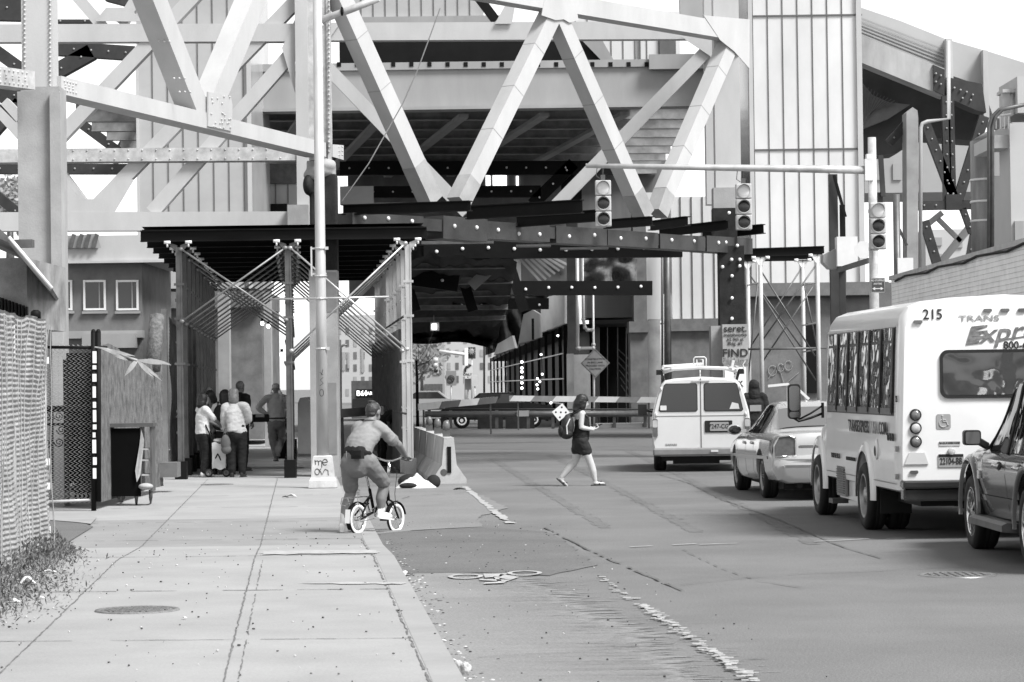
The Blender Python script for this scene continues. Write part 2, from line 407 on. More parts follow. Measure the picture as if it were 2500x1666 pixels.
# ---- near bent on the left
t = thing('bridge_bent', 'pale riveted steel bent with a sloping chord and V braces, front left', 'bridge truss', G(98, 1236))
mb = MB(); mb.bx(52, -60, 128, 222, 39.6, .5)
for px in (60, 122):
    for i in range(24): mb.rivet(P(px, -55+i*11.5, 39.58), .02)
mb.build('column', m_steel_l, t)
mb = MB(); mb.bx(47, 222, 150, 1240, 39.4, .62); mb.bx(50, 212, 146, 224, 39.45, .56); mb.bx(126, 225, 152, 1240, 39.3, .3); mb.build('column_casing', m_conc, t)
mb = MB(); p, q = pb(mb, (120, 209), (772, 367), DLf, .27, .40, nL)
rivet_rows(mb, p, p+(q-p)*.06, nL, .07, .40, .1); rivet_rows(mb, p, p+(q-p)*.05, nL, .02, .40, .13)
mb.build('chord', m_steel_l, t)
mb = MB(); p, q = pb(mb, (-60, 182), (60, 198), DLf, .27, .34, nL); rivet_rows(mb, p, q, nL, .09, .34, .14); rivet_rows(mb, p, q, nL, .02, .34, .2); mb.build('chord', m_steel_w, t)
mb = MB(); pb(mb, (350, -40), (478, 282), DLf, .46, .36, nL)
for yy in (78, 102, 192, 225):
    for k in range(3): mb.rivet(P(364+yy*.41-18+k*13, yy, DLf(400)-.25), .022)
mb.build('brace', m_steel_l, t)
mb = MB(); pb(mb, (630, -40), (503, 262), DLf, .46, .36, nL); mb.build('brace', m_steel_l, t)
def plate(mb, poly, Df, n, off, th=.03, m=0):
    a = [P(x, y, Df(x))+n*off for x, y in poly]; b = [v+n*th for v in a]; k = len(a)
    mb.add(a+b, [list(range(k)), [k+i for i in range(k)][::-1]]+[[i, (i+1) % k, k+(i+1) % k, k+i] for i in range(k)], m)
random.seed(3)
mb = MB(); plate(mb, [(478, 226), (534, 238), (538, 258), (536, 322), (478, 310)], DLf, nL, .2)
for i in range(26):
    x = random.uniform(483, 532); yy = random.choice((240, 252, 280, 292, 304, 312))+random.uniform(-3, 3); mb.rivet(P(x, yy, DLf(x))+nL*.235, .022)
mb.build('gusset_plate', m_steel_l, t)
mb = MB(); plate(mb, [(785, 354), (812, 356), (812, 392), (785, 384)], DLf, nL, .2)
for i in range(9): mb.rivet(P(790+(i % 3)*9, 360+(i//3)*10, DLf(800))+nL*.235, .02)
mb.build('gusset_plate', m_steel_l, t)
mb = MB(); mb.bx(752, -60, 805, 392, 51, .5); mb.bx(798, -60, 806, 392, 50.96, .1)
for i in range(38): mb.rivet(P(803, -55+i*11.5, 50.94), .022)
mb.build('column', m_steel_w, t)
mb = MB()
for c, r in (((782, 418, 51), (.28, .3, .16)), ((795, 405, 50.95), (.2, .25, .14)), ((768, 428, 51), (.22, .25, .14))): mb.ell(P(*c), r)
mb.bx(748, 392, 816, 432, 50.9, .55); merged(mb, 'column_stump', m_conc, t, .03, 2, False)
mb = MB(); mb.bx(756, 425, 822, 662, 50.85, .55)
mb.ell(P(752, 452, 50.8), (.10, .2, .20)); merged(mb, 'column_wrap', m_net, t, .03, 2, False)
mb = MB(); mb.bx(757, 660, 825, 1168, 50.7, .6); mb.build('pier', m_conc, t)
m_stain = M('grey_overpaint', .19, .8, .15, 3)
mb = MB(); mb.bx(798, 665, 822, 762, 50.69, .02); mb.bx(793, 935, 822, 1110, 50.69, .02); mb.build('overpaint', m_stain, t)
# ---- far cross-braced bent (frontal), left half
Db = 58.0; fb = lambda px: Db; nb = Vector((0, -1, 0))
t = thing('bridge_bent', 'grey cross-braced bent with level beams and crossing diagonals, behind the riveted V braces', 'bridge truss', G(730, 1130))
def fb_beam(name, a, b, w, h=.34, m=m_steel_l, off=0., riv=False):
    mb = MB(); p, q = pb(mb, a, b, fb, w, h, nb, 0, off)
    if riv: rivet_rows(mb, p, q, nb, w/2-.05, h, .3)
    mb.build(name, m, t)
fb_beam('cross_beam', (-60, 84), (725, 82), .39); fb_beam('cross_beam', (150, 382), (725, 378), .29, .5, m_steel_w, .02, True)
fb_beam('cross_beam', (-60, 384), (48, 383), .29, .5, m_steel_w, .02); fb_beam('cross_beam', (-60, 543), (712, 541), .41, .4)
for a, b in (((490, -24), (146, 336)), ((760, -34), (236, 505)), ((740, 100), (372, 520)), ((150, 432), (205, 505))): fb_beam('diagonal', a, b, .30, .30, m_steel_l, -.02)
for a, b in (((186, -10), (262, 78)), ((340, -12), (296, 60)), ((-40, 228), (52, 330)), ((50, 290), (10, 250))): fb_beam('diagonal', a, b, .24, .28, m_steel_l, -.04)
mb = MB(); plate(mb, [(150, 435), (200, 488), (250, 488), (292, 440), (330, 440), (280, 525), (150, 525)], fb, nb, .16); plate(mb, [(690, 120), (722, 50), (722, 230)], fb, nb, .16)
plate(mb, [(235, 55), (262, 22), (320, 22), (350, 56)], fb, nb, .16)
mb.build('gusset_plate', m_steel_l, t)
mb = MB(); mb.bx(722, -60, 752, 520, 57.7, .6); mb.build('column', m_steel_l, t)
mb = MB(); mb.bx(702, 500, 752, 556, 57.4, .6); mb.build('column_stump', m_conc, t)
# ---- right front truss
t = thing('bridge_truss', 'large pale boxed truss of W-shaped diagonals above the road', 'bridge truss', G(1775, 1110))
for a, b in (((812, -40), (1010, 400)), ((1352, 20), (1146, 440)), ((1348, 20), (1545, 468)), ((1790, 80), (1622, 470))):
    mb = MB(); p, q = pb(mb, a, b, DRf, .36, .34, nR)
    mb.build('diagonal', m_steel_l, t)
    L = (q-p).length; d = (q-p)/L; mb = MB()
    for i in range(1, int(L/1.15)): mb.beam(p+d*(i*1.15-.008), p+d*(i*1.15+.008), .366, .346, 0, nR)
    mb.build('casing_joint', m_girder, t)
for a, b in (((1010, 400), (1052, 492)), ((1146, 440), (1118, 496)), ((1545, 468), (1572, 526)), ((1622, 470), (1604, 522))):
    mb = MB(); pb(mb, a, b, DRf, .37, .35, nR); mb.build('diagonal_stub', m_conc, t)
mb = MB(); pb(mb, (1040, -46), (1350, 8), DRf, .38, .4, nR); pb(mb, (1350, 8), (1800, 84), DRf, .38, .4, nR); mb.build('chord', m_steel_l, t)
mb = MB(); plate(mb, [(1312, -5), (1384, 0), (1394, 52), (1372, 58), (1358, 50), (1338, 52), (1304, 40)], DRf, nR, .19, .02); plate(mb, [(1700, 40), (1812, 50), (1812, 170), (1775, 128), (1740, 100)], DRf, nR, .19, .02); mb.build('gusset_plate', m_steel_l, t)
mb = MB(); mb.bx(1744, -60, 1806, 462, 61, .55); mb.build('column', m_steel_l, t)
mb = MB(); mb.bx(1742, 458, 1800, 512, 60.9, .6); mb.build('column_stump', m_conc, t)
# wrapped lower chord and column
mb = MB(); sw = []
segs = [((838, 536), (1012, 545), .24), ((1060, 556), (1168, 565), .46), ((1168, 563), (1320, 572), .36), ((1336, 574), (1460, 581), .36), ((1462, 581), (1585, 589), .34), ((1590, 590), (1700, 597), .33), ((1704, 596), (1816, 603), .36)]
for a, b, w in segs: pb(mb, a, b, DRf, w, .5, nR)
pb(mb, (838, 538), (1816, 602), DRf, .24, .44, nR)
mb.build('chord_wrap', m_vinyl, t)
mb = MB()
random.seed(4)
for a, b, w in segs:
    n = max(2, int((b[0]-a[0])/44))
    for i in range(n):
        f = (i+.5)/n; x = a[0]+(b[0]-a[0])*f; yy = a[1]+(b[1]-a[1])*f+random.uniform(-6, 6); c = P(x, yy, DRf(x))+nR*.255
        mb.ell(c, (.04, .04, .045), None, 8, 5)
mb.build('washer', m_washer, t)
mb = MB(); mb.bx(1742, 508, 1800, 612, 60.8, .6); mb.bx(1757, 600, 1818, 800, 60.6, .62); mb.build('column_wrap', m_net, t)
mb = MB()
for c in ((1786, 634), (1806, 634), (1806, 650), (1764, 652), (1787, 674), (1787, 728), (1787, 778), (1780, 520), (1772, 592), (1800, 600)): mb.ell(P(*c, 60.55), (.04, .03, .04), None, 8, 5)
mb.build('washer', m_washer, t)
mb = MB(); mb.bx(1766, 792, 1828, 1118, 60.2, .7); mb.bx(1738, 796, 1767, 1118, 60.5, .6); mb.build('pier', m_conc, t)
# posters on the pier
mb = MB(); mb.bx(1770, 893, 1822, 975, 60.19, .01); mb.build('poster', m_white, t)
ink = M('print_ink', .02, .6, .1); ink2 = M('faded_ink', .22, .7, .2); ink3 = M('dark_signage', .05, .5, .1)
for s_, yy, sz, b_, mt in (('seret.', 803, .22, .008, ink), ('metalworks', 818, .105, .004, ink), ('62 9th st', 829, .10, .003, ink), ('Bldg. #1', 839, .10, .003, ink), ('FIND', 863, .25, .012, ink), ('Parking', 880, .20, .002, ink2), ('BUSINESS', 891, .12, .01, ink2)):
    text(s_, sz, mt, 'poster_text', t, facing(P(1795, yy, 60.185)-Vector(t.location)), b_, 1.05)
text('S', .2, ink, 'poster_text', t, facing(P(1797, 916, 60.185)-Vector(t.location)), .02); text('K', .17, ink, 'poster_text', t, facing(P(1808, 938, 60.18)-Vector(t.location)), .02)
# ---- back bent, right half
Db = 63.0
t = thing('bridge_bent', 'pale rear bent with one level beam and two diagonals, behind the W-shaped truss', 'bridge truss', G(1700, 1110))
fb_beam('cross_beam', (745, 80), (1752, 76), .42); fb_beam('diagonal', (760, 125), (1140, 520), .30, .3); fb_beam('diagonal', (1740, 110), (1350, 510), .30, .3)
mb = MB(); plate(mb, [(1208, 62), (1236, 12), (1258, 14), (1250, 62)], fb, nb, .22); plate(mb, [(752, 55), (832, 60), (752, 175)], fb, nb, .2); plate(mb, [(1660, 92), (1752, 92), (1752, 200), (1732, 140)], fb, nb, .2); mb.build('gusset_plate', m_steel_l, t)
mb = MB(); mb.bx(732, -60, 752, 500, 63, .5); mb.build('column', m_steel_l, t)
mb = MB(); mb.bx(1722, -60, 1748, 500, 63, .5); mb.build('column', m_steel_l, t)
# ---- viaduct deck crossing above the road
t = thing('viaduct_girder', 'deep grey plate girder with a row of holes crossing over the road', 'bridge girder', P(1200, 262, 84))
k = 84/F
mb = MB(); mb.bx(612, 165, 1760, 262, 84, .5); mb.bx(612, 150, 1762, 168, 83.9, .4); mb.bx(606, 258, 1766, 266, 83.7, .8)
mb.build('web', m_girder, t)
mb = MB()
for i in range(25): mb.bx(690+i*44.2, 152, 700+i*44.2, 163, 83.88, .05)
mb.build('bolt_hole', m_black, t)
mb = MB(); mb.bx(828, 98, 1470, 152, 86, .3); mb.build('deck_fascia', m_black, t)
mb = MB(); mb.sheet([P(1470, 98, 85.9), P(1420, 98, 85.9), P(1470, 150, 85.9), P(1500, 150, 85.9)]); mb.bx(1585, 132, 1760, 168, 83.6, .3); mb.build('end_plate', m_girder, t)
# floor system seen from below
zf = P(1200, 262, 84).z
x0 = P(612, 262, 84).x; x1 = P(1766, 262, 84).x
t = thing('viaduct_deck', 'dark viaduct underside of crossing stringers and floor beams above the road', 'bridge deck', (0, 95, zf))
mb = MB(); mb.box(((x0+x1)/2-1.5, 99, zf+1.35), (x1-x0-2, 29, .2)); mb.build('deck_slab', m_black, t)
mb = MB()
for i in range(11): mb.ibeam(Vector((x0-3+i*1.55, 84.6, zf+.85)), Vector((x0-8.5+i*1.95, 112, zf+.85)), .2, .5, .03)
mb.build('stringer', M('stringer_steel', .16, .6, .4, 2), t)
for i in range(8):
    yy = 87.5+i*3.3
    mb = MB(); mb.ibeam(Vector((x0-6, yy-.6, zf+.3)), Vector((x1-.6, yy+1.2, zf+.3)), .35, .62, .03); mb.build('floor_beam', M('floor_beam_steel', .22, .6, .4, 2) if i == 0 else bpy.data.materials['floor_beam_steel'], t)
for i in range(5):
    a = x0+1.5+i*2.6
    mb = MB(); mb.beam(Vector((a, 85.6, zf-.1)), Vector((a-3.6, 110, zf-.1)), .32, .12, 0); mb.build('lateral_brace', m_girder, t)
# upper glazed wall seen over the beam
t = thing('station_wall', 'band of pale glass panels above the level truss beam, top centre', 'wall', P(1030, 42, 90))
mb = MB(); mb.bx(860, -80, 1180, 42, 90, .4); mb.build('glazing', m_glassL, t)
mb = MB(); [mb.bx(880+i*29.5, -80, 882+i*29.5, 42, 89.97, .05) for i in range(10)]; mb.build('mullion', m_seam, t)
mb = MB(); mb.bx(850, 40, 1220, 56, 89.8, .6); mb.build('lintel', m_girder, t)
mb = MB(); mb.beam(P(1165, -10, 89), P(1210, 50, 89), .3, .3); mb.build('strut', m_black, t)
t = thing('station_wall', 'bright glass panels peeking over the girder right of the W-shaped truss', 'wall', P(1520, 145, 90))
mb = MB(); mb.bx(1400, 30, 1660, 150, 90, .4); mb.build('glazing', m_glassR, t)
mb = MB(); [mb.bx(1404+i*29, 30, 1406+i*29, 150, 89.97, .05) for i in range(9)]; mb.bx(1560, 60, 1564, 150, 89.9, .1); mb.bx(1610, 60, 1650, 150, 89.9, .1); mb.build('mullion', m_seam, t)
mb = MB(); mb.bx(1660, -40, 1735, 66, 90, .5); mb.build('parapet', m_girder, t)
# ---- dark steel beyond
t = thing('steel_viaduct', 'black bolted steel frame with braces in the gloom behind the W-shaped truss', 'bridge frame', P(1200, 480, 98))
for a, b, w in (((830, 412), (1500, 410), .5), ((840, 470), (1320, 468), .42), ((1400, 400), (1300, 500), .45)):
    mb = MB(); p = P(*a, 98); q = P(*b, 98); mb.beam(p, q, w, .4, 0, nb)
    d = (q-p); n = int(d.length/.7)
    for i in range(n): mb.ell(p+d*((i+.5)/n)+Vector((0, -.21, 0)), (.04, .03, .04), None, 6, 4, 1)
    mb.build('beam', [m_black, m_washer], t)
mb = MB(); mb.bx(1370, 395, 1420, 520, 98.5, .5); mb.build('post', m_black, t)
t = thing('station_building', 'dim streaked wall with three small bright windows behind the black steel frame', 'building', P(1200, 520, 112))
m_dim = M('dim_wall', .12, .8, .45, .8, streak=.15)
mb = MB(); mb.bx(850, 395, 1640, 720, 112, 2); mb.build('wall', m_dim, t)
for a in ((1186, 420, 1197, 457), (1203, 420, 1237, 457), (1260, 430, 1266, 457)):
    mb = MB(); mb.bx(*a, 111.95, .1); mb.build('window', glow('lit_window', .8, 1.0) if a[0] == 1186 else bpy.data.materials['lit_window'], t)
mb = MB(); mb.bx(830, 455, 912, 500, 96, .3); mb.bx(855, 495, 1060, 520, 96.2, .3); mb.build('panel', m_glassL, t)
mb = MB(); mb.bx(612, 446, 770, 530, 88, .4); mb.build('side_wall', m_glassL, t)
mb = MB(); mb.bx(612, 400, 770, 448, 87.8, .6); mb.build('side_lintel', m_scaf, t)
mb = MB(); mb.bx(652, 498, 700, 520, 87.9, .1); mb.build('side_window', m_black, t)
mb = MB(); [mb.bx(672+i*30, 450, 674+i*30, 498, 87.95, .1) for i in range(3)]; mb.build('mullion', m_seam, t)
# ---- glass towers
def tower(name, label, x0_, x1_, ytop, ybot, D, dep, seam, mat, hor, first):
    t = thing(name, label, 'building', G((x0_+x1_)/2, 936+F*H/D))
    mb = MB(); mb.bx(x0_, ytop, x1_, ybot, D, dep); mb.build('glazing', mat, t)
    mb = MB(); x = first
    while x < x1_: mb.bx(x, ytop, x+2, ybot, D-.03, .06); x += seam
    for h_ in hor: mb.bx(x0_, h_, x1_, h_+4, D-.035, .06)
    mb.build('mullion', m_seam, t); return t
t = tower('glass_tower', 'tall grey glass panelled tower behind the cross-braced bent, left', 335, 614, -80, 705, 80, 6, 37, m_glassL, (), 372)
mb = MB(); mb.bx(334, 164, 340, 705, 79.9, .3); mb.bx(604, 90, 614, 705, 79.9, .3); mb.build('corner_trim', m_steel_l, t)
mb = MB(); mb.bx(326, 712, 640, 752, 79, 6); mb.bx(332, 750, 640, 1075, 79.4, 6); mb.build('base', m_conc_d, t)
t = tower('glass_tower', 'tall white glass panelled tower at right of the truss, beside the traffic signal', 1832, 2105, -80, 692, 80, 4.8, 36.4, m_glassR, (36, 363), 1840)
m_gdark = M('dark_glass_side', .10, .2, .3, .5, streak=.4)
mb = MB(); a = P(1832, 300, 80); b = Vector((a.x, a.y+4.8, 0))
zt = P(1832, -80, 80).z; zb = P(1832, 692, 80).z
mb.box((a.x-.01, a.y+2.45, (zt+zb)/2), (.06, 4.7, zt-zb)); mb.build('side_glazing', m_gdark, t)
mb = MB(); mb.bx(1830, -80, 1840, 692, 79.9, .2); mb.bx(2094, -80, 2107, 692, 79.9, .2); mb.build('corner_trim', m_steel_l, t)
mb = MB(); mb.bx(1826, 690, 2170, 724, 79.5, 5); mb.bx(1830, 722, 2168, 1075, 79.8, 5); mb.build('base', m_conc_d, t)
mb = MB(); mb.bx(1826, 722, 2170, 727, 79.45, .2); mb.build('base_joint', m_black, t)
mb = MB(); mb.bx(1967, 790, 2000, 960, 79.7, .3); mb.build('doorway', m_black, t)
m_graf = M('pale_graffiti', .28, .9, .2)
mb = MB()
for c, r in (((1886, 905), .17), ((1906, 898), .13), ((1925, 893), .16)):
    mb.tube([P(c[0]+math.cos(i*.7)*r*60, c[1]+math.sin(i*.7)*r*75, 79.77) for i in range(9)], .012, 5)
mb.tube([P(1876, 925, 79.77), P(1900, 890, 79.77), P(1915, 940, 79.77), P(1950, 910, 79.77)], .012, 5)
mb.build('graffiti', m_graf, t)
t = thing('station_building', 'glazed station bay on a stone base left of the poster-covered pier', 'building', P(1690, 1040, 104))
mb = MB(); mb.bx(1640, 480, 1800, 780, 104, 3); mb.build('glazing', m_glassR, t)
mb = MB(); [mb.bx(1662+i*27, 480, 1664+i*27, 780, 103.95, .06) for i in range(4)]; mb.build('mullion', m_seam, t)
mb = MB(); mb.bx(1638, 778, 1800, 808, 103.8, 3); mb.bx(1640, 806, 1800, 1046, 104, 3); mb.build('base', m_conc_d, t)
mb = MB(); mb.bx(1577, 470, 1614, 782, 103.6, 2); mb.build('corner_panel', m_glassR, t)
mb = MB(); mb.bx(1584, 780, 1614, 1046, 103.6, 2); mb.build('corner_stone', M('pale_stone', .34, .8, .25, 2), t)
mb = MB(); mb.bx(1546, 470, 1578, 800, 103.2, 1.5); mb.bx(1536, 785, 1584, 812, 102.8, 2); mb.bx(1540, 810, 1584, 1046, 103, 2); mb.build('pilaster', m_conc_d, t)
mb = MB()
for x_, w_ in ((1617, 6), (1629, 16)): mb.tube([P(x_, 560, 103), P(x_, 960, 103)], w_/2/63, 10)
mb.build('downpipe', m_scaf, t)
# ================================================================ sidewalk shed (scaffold)
ROW = [-6.25+.0807*50, -4.19+.0807*50, -1.92+.0807*50]           # u of the three post rows
t = thing('sidewalk_shed', 'tall scaffold shed over the sidewalk with black I-beams and crossed tubes', 'scaffold', uv(ROW[1], 50.3, .02))
NB = 10; YB = [50.3+2.2*i for i in range(NB)]
m_tube2 = M('dull_tube', .22, .45, .25, 6, metal=.3)
m_rows = [m_scaf, m_scaf, m_scaf_l]  # outer right row paler: the light on it is put into the colour
jk = MB()
for i, y in enumerate(YB):
    mb = MB(); mb.ibeam(uv(ROW[0]-.72, y, 4.62), uv(ROW[2]+.36, y, 4.62), .16, .215, .02); mb.build('beam', m_black, t)
    for r in range(3):
        b = uv(ROW[r], y, 0); mb = MB()
        mb.box(b+Vector((0, 0, 2.25)), (.115, .10, 4.3)); mb.box(b+Vector((-.045, -.052, 2.25)), (.02, .02, 4.3))
        mb.box(b+Vector((.045, -.052, 2.25)), (.02, .02, 4.3))
        for z in (2.2, 3.05, 3.7): mb.box(b+Vector((.0, -.02, z)), (.19, .09, .045))
        for z in (.9, 1.3, 2.6, 3.4): mb.cyl(b+Vector((-.075, -.03, z)), b+Vector((-.055, -.03, z)), .03, 8)
        mb.build('post', m_rows[r], t)
        mb = MB(); mb.box(b+Vector((0, 0, .19)), (.22, .24, .34)); mb.build('base_block', m_black if r < 2 else m_conc_d, t)
        mb = MB()
        for sg in (-1, 1): mb.prism([(sg*.03, 4.28), (sg*.03, 4.44), (sg*.2, 4.50), (sg*.2, 4.47)], b+Vector((0, -.03, 0)), (1, 0, 0), (0, 0, 1), (0, .06, 0))
        for sg in (-1, 1):
            mb.cyl(b+Vector((sg*.2-.06, -.14, 4.49)), b+Vector((sg*.2+.06, -.14, 4.49)), .03, 8, 1)
            mb.cyl(b+Vector((sg*.2, -.14, 4.40)), b+Vector((sg*.2, -.14, 4.48)), .018, 6, 1)
        mb.build('u_head', [m_rows[r], m_washer], t)
    for (r0, z0, r1, z1) in ((0, 4.36, 1, 3.0), (1, 4.36, 0, 3.0), (1, 4.36, 2, 2.42), (2, 4.42, 1, 2.42)):
        if i % 2 and (r0, r1) in ((0, 1), (2, 1)): continue
        a = uv(ROW[r0]+.05*(1 if r1 > r0 else -1), y-.08, z0); c = uv(ROW[r1]-.05*(1 if r1 > r0 else -1), y-.1-.02*r0, z1)
        mb = MB(); mb.tube([a, c], .019, 8); mb.ell(a, (.05, .04, .04), None, 8, 5); mb.ell(c, (.05, .04, .04), None, 8, 5)
        mb.build('brace', m_tube if max(r0, r1) == 2 else m_tube2, t)
mb = MB(); mb.sheet([uv(ROW[0]-.7, 50.3, 4.745), uv(ROW[2]+.3, 50.3, 4.745), uv(ROW[2]+.3, 72, 4.745), uv(ROW[0]-.7, 72, 4.745)]); mb.sheet([uv(ROW[0]-.7, 50.3, 4.80), uv(ROW[2]+.3, 50.3, 4.80), uv(ROW[2]+.3, 72, 4.80), uv(ROW[0]-.7, 72, 4.80)]); mb.build('deck', m_net, t)
for r, mm in ((0, m_scaf), (2, m_scaf)):
    for z in (1.2, 3.05):
        mb = MB(); mb.tube([uv(ROW[r]-.08, 50.3, z), uv(ROW[r]-.08, 71, z)], .022, 6); mb.build('rail', mm, t)
mb = MB()
for i in range(20): mb.box(uv(ROW[2]-.02, 53+i*1.0, 1.45), (.05, .93, 2.8), -.08)
mb.build('side_panel', m_scaf, t)
mb = MB(); mb.tube([P(654, 731, 50.2), P(815, 728, 50.2), P(950, 725, 50.2)], .022, 6); mb.build('rail', m_tube, t)
# lamps hung under the shed
for px, py, D in ((688, 866, 58), (700, 800, 60), (640, 790, 66), (655, 797, 66)):
    o = thing('shed_lamp', 'small bare bulb glowing under the scaffold deck beside the middle posts', 'lamp', P(px, py, D), 'bulbs under the sidewalk shed')
    mb = MB(); mb.ell(P(px, py, D), (.045, .045, .055), None, 10, 6); mb.build('bulb', glow('shed_bulb', .9, 3) if 'shed_bulb' not in bpy.data.materials else bpy.data.materials['shed_bulb'], o)
    mb = MB(); mb.cyl(P(px, py, D)+Vector((0, 0, .05)), P(px, py, D)+Vector((0, 0, .12)), .03, 8); mb.build('socket', m_black, o)
for (x0_, x1_, D, lab) in ((533, 560, 74, 'pale concrete column at the far end of the shed, behind the group of people'), (645, 662, 76, 'slim pale concrete column behind the man in a cap')):
    mb = MB(); mb.bx(x0_, 690, x1_, 1100, D, .5); mb.bx(x0_-3, 690, x1_+3, 705, D-.05, .6); tag(mb.build('concrete_column', m_conc), lab, 'column')
# ================================================================ street pole with graffiti
o = thing('street_pole', 'tall bare metal pole with a flared base sprayed with black letters', 'street pole', G(789, 1190, .03))
b = Vector(o.location)
mb = MB(); mb.tube([b+Vector((0, 0, .45)), b+Vector((0, 0, 3)), b+Vector((0, 0, 9))], [.105, .09, .075], 14); mb.build('shaft', M('pole_metal', .42, .5, .3, 3, metal=.2, streak=.2), o)
m_base = M('pole_base_paint', .48, .6, .25, 5, fine=.1)
mb = MB()
def sq(w, z): return [b+Vector((x, y, z)) for x, y in ((-w, -w), (w, -w), (w, w), (-w, w))]
lv = [sq(.23, 0), sq(.22, .12), sq(.19, .17), sq(.155, .52), sq(.13, .54)]
for p, q in zip(lv, lv[1:]):
    for i in range(4): mb.sheet([p[i], p[(i+1) % 4], q[(i+1) % 4], q[i]])
mb.sheet(lv[-1]); mb.build('base', m_base, o)
sp = M('spray_paint', .03, .6, .2)
def scrawl(name, strokes, place, r, mat, parent):
    mb = MB()
    for s_ in strokes: mb.tube([place(*p) for p in s_], r, 5)
    return mb.build(name, mat, parent)
def on_base(x, z): f = (z-.17)/.35; return b+Vector((x, -(.19-.035*f)-.004, z))
def arc(cx, cy, r, a0, a1, n=10, ry=None): return [(cx+r*math.cos(R(a0+(a1-a0)*i/n)), cy+(ry or r)*math.sin(R(a0+(a1-a0)*i/n))) for i in range(n+1)]
scrawl('graffiti', [[(-.12, .47), (-.11, .39)], [(-.12, .45)]+arc(-.085, .43, .025, 150, 0, 6)+[(-.06, .38)], [(-.06, .44)]+arc(-.03, .43, .025, 150, 0, 6)+[(-.005, .34)],
    [(0, .42), (.09, .43)]+arc(.05, .43, .04, 0, 310, 14, .05), arc(-.085, .27, .038, 0, 360, 14, .05), [(-.04, .30), (.0, .22), (.035, .29), (.05, .31), (.10, .29), (.10, .23), (.11, .21)], [(-.04, .30), (-.02, .32)]], on_base, .006, sp, o)
def on_pole(x, z): return b+Vector((x, -math.sqrt(max(.0, .097**2-x*x))-.004, z))
scrawl('graffiti', [arc(.0, 1.6, .035, 0, 360, 12, .06), [(-.03, 1.72), (.03, 1.76), (-.02, 1.82), (.03, 1.86)], [(.0, 1.9), (.03, 2.0)], [(-.03, 1.95), (.03, 1.9)]], on_pole, .004, sp, o)
m_band = M('steel_band', .55, .3, .1, 4, metal=.5)
mb = MB()
for z in (4.05, 3.58, 3.2, 2.35):
    mb.tube([b+Vector((math.cos(i*.524)*.1, math.sin(i*.524)*.1, z)) for i in range(12)], .014, 5, 0, True)
for z in (2.35, 4.05): mb.box(b+Vector((.11, -.05, z)), (.06, .05, .05))
mb.build('clamp', m_band, o)
mb = MB(); mb.box(b+Vector((-.15, 0, 3.83)), (.025, .1, .5)); mb.beam(b+Vector((-.15, 0, 4.05)), b+Vector((.1, 0, 4.05)), .03, .03); mb.beam(b+Vector((-.15, 0, 3.62)), b+Vector((.1, 0, 3.62)), .03, .03); mb.build('sign_bracket', m_band, o)
mb = MB(); mb.tube([P(778, 66, 45.8), P(790, 47, 45.7), P(830, 33, 45.5), P(860, 22, 45.5), P(925, -4, 45.4)], .062, 10); mb.tube([P(779, 35, 45.6), P(781, 60, 45.6), P(784, 68, 45.6), P(788, 62, 45.6), P(782, 55, 45.6)], .02, 6); mb.build('arm', bpy.data.materials['pole_metal'], o)
mb = MB(); mb.ell(P(835, 28, 45.45), (.03, .08, .08)); mb.build('arm_clamp', m_black, o)
# rope slung from the truss to the wrapped beam
mb = MB(); mb.tube([P(1075, 20, 50.5), P(1020, 170, 50.8), P(985, 250, 51), P(900, 400, 51.3), P(835, 492, 51.5)], .012, 5); tag(mb.build('rope', m_conc), 'thin rope running slantwise from the truss down to the wrapped beam', 'rope')
# ================================================================ left yard
m_mesh = M('pale_fence_netting', .26, .75, .4, 7, fine=.35, bump=.4)
f0 = -2.62
t = thing('screened_fence', 'tall fence hung with pale rippled netting along the near left edge', 'fence', uv(f0, 27.5, .05))
random.seed(8)
def fab(u, v):
    y = 11+u*16.6; z = .12+v*2.33; q = noise.noise(Vector((y*.9, z*.6, 0)))*.10+noise.noise(Vector((y*3, z*1.2, 4)))*.05
    row = math.sin(z*2*math.pi/.047+noise.noise(Vector((y*2, z*2, 9)))*1.9)*.009
    top = noise.noise(Vector((y*1.7, 0, 2)))*.035 if v > .95 else 0
    return uv(f0+q+row+.02, y, z+top)
mb = MB(); mb.grid(fab, 170, 300); mb.build('netting', m_mesh, t)
mb = MB()
for k in range(40):
    y = 11.3+k*.42; mb.tube([uv(f0+.06+noise.noise(Vector((y*.9, z*.25*.6, 0)))*.10+random.uniform(0, .02), y+random.gauss(0, .02), .15+z*.25) for z in range(10)], .005, 4)
mb.build('wire', m_conc, t)
for y in (15, 18.2, 21.4, 24.6, 27.6):
    mb = MB(); mb.cyl(uv(f0-.02, y, 0), uv(f0-.02, y, 2.35), .035, 10); mb.build('post', m_scaf_l, t)
mb = MB(); mb.tube([uv(f0-.02, 11, 2.4), uv(f0-.02, 27.6, 2.4)], .022, 8); mb.build('top_rail', m_scaf_l, t)
mb = MB()
for z, r in ((2.05, .018), (1.0, .02), (.75, .016), (.3, .02)): mb.box(uv(f0+.02, 27.55, z), (.05, .05, .07))
mb.build('tie', m_washer, t)
o = thing('vent_pipe', 'short capped pipe just above the corner of the netted fence', 'pipe', P(87, 795, 30))
mb = MB(); mb.cyl(P(87, 800, 30), P(87, 764, 30), .045, 12); mb.build('pipe', m_scaf_l, o)
mb = MB(); mb.tube([P(87, 778, 30), P(87, 762, 30), P(87, 757, 30)], [.06, .058, .03], 12); mb.build('cap', m_black, o)
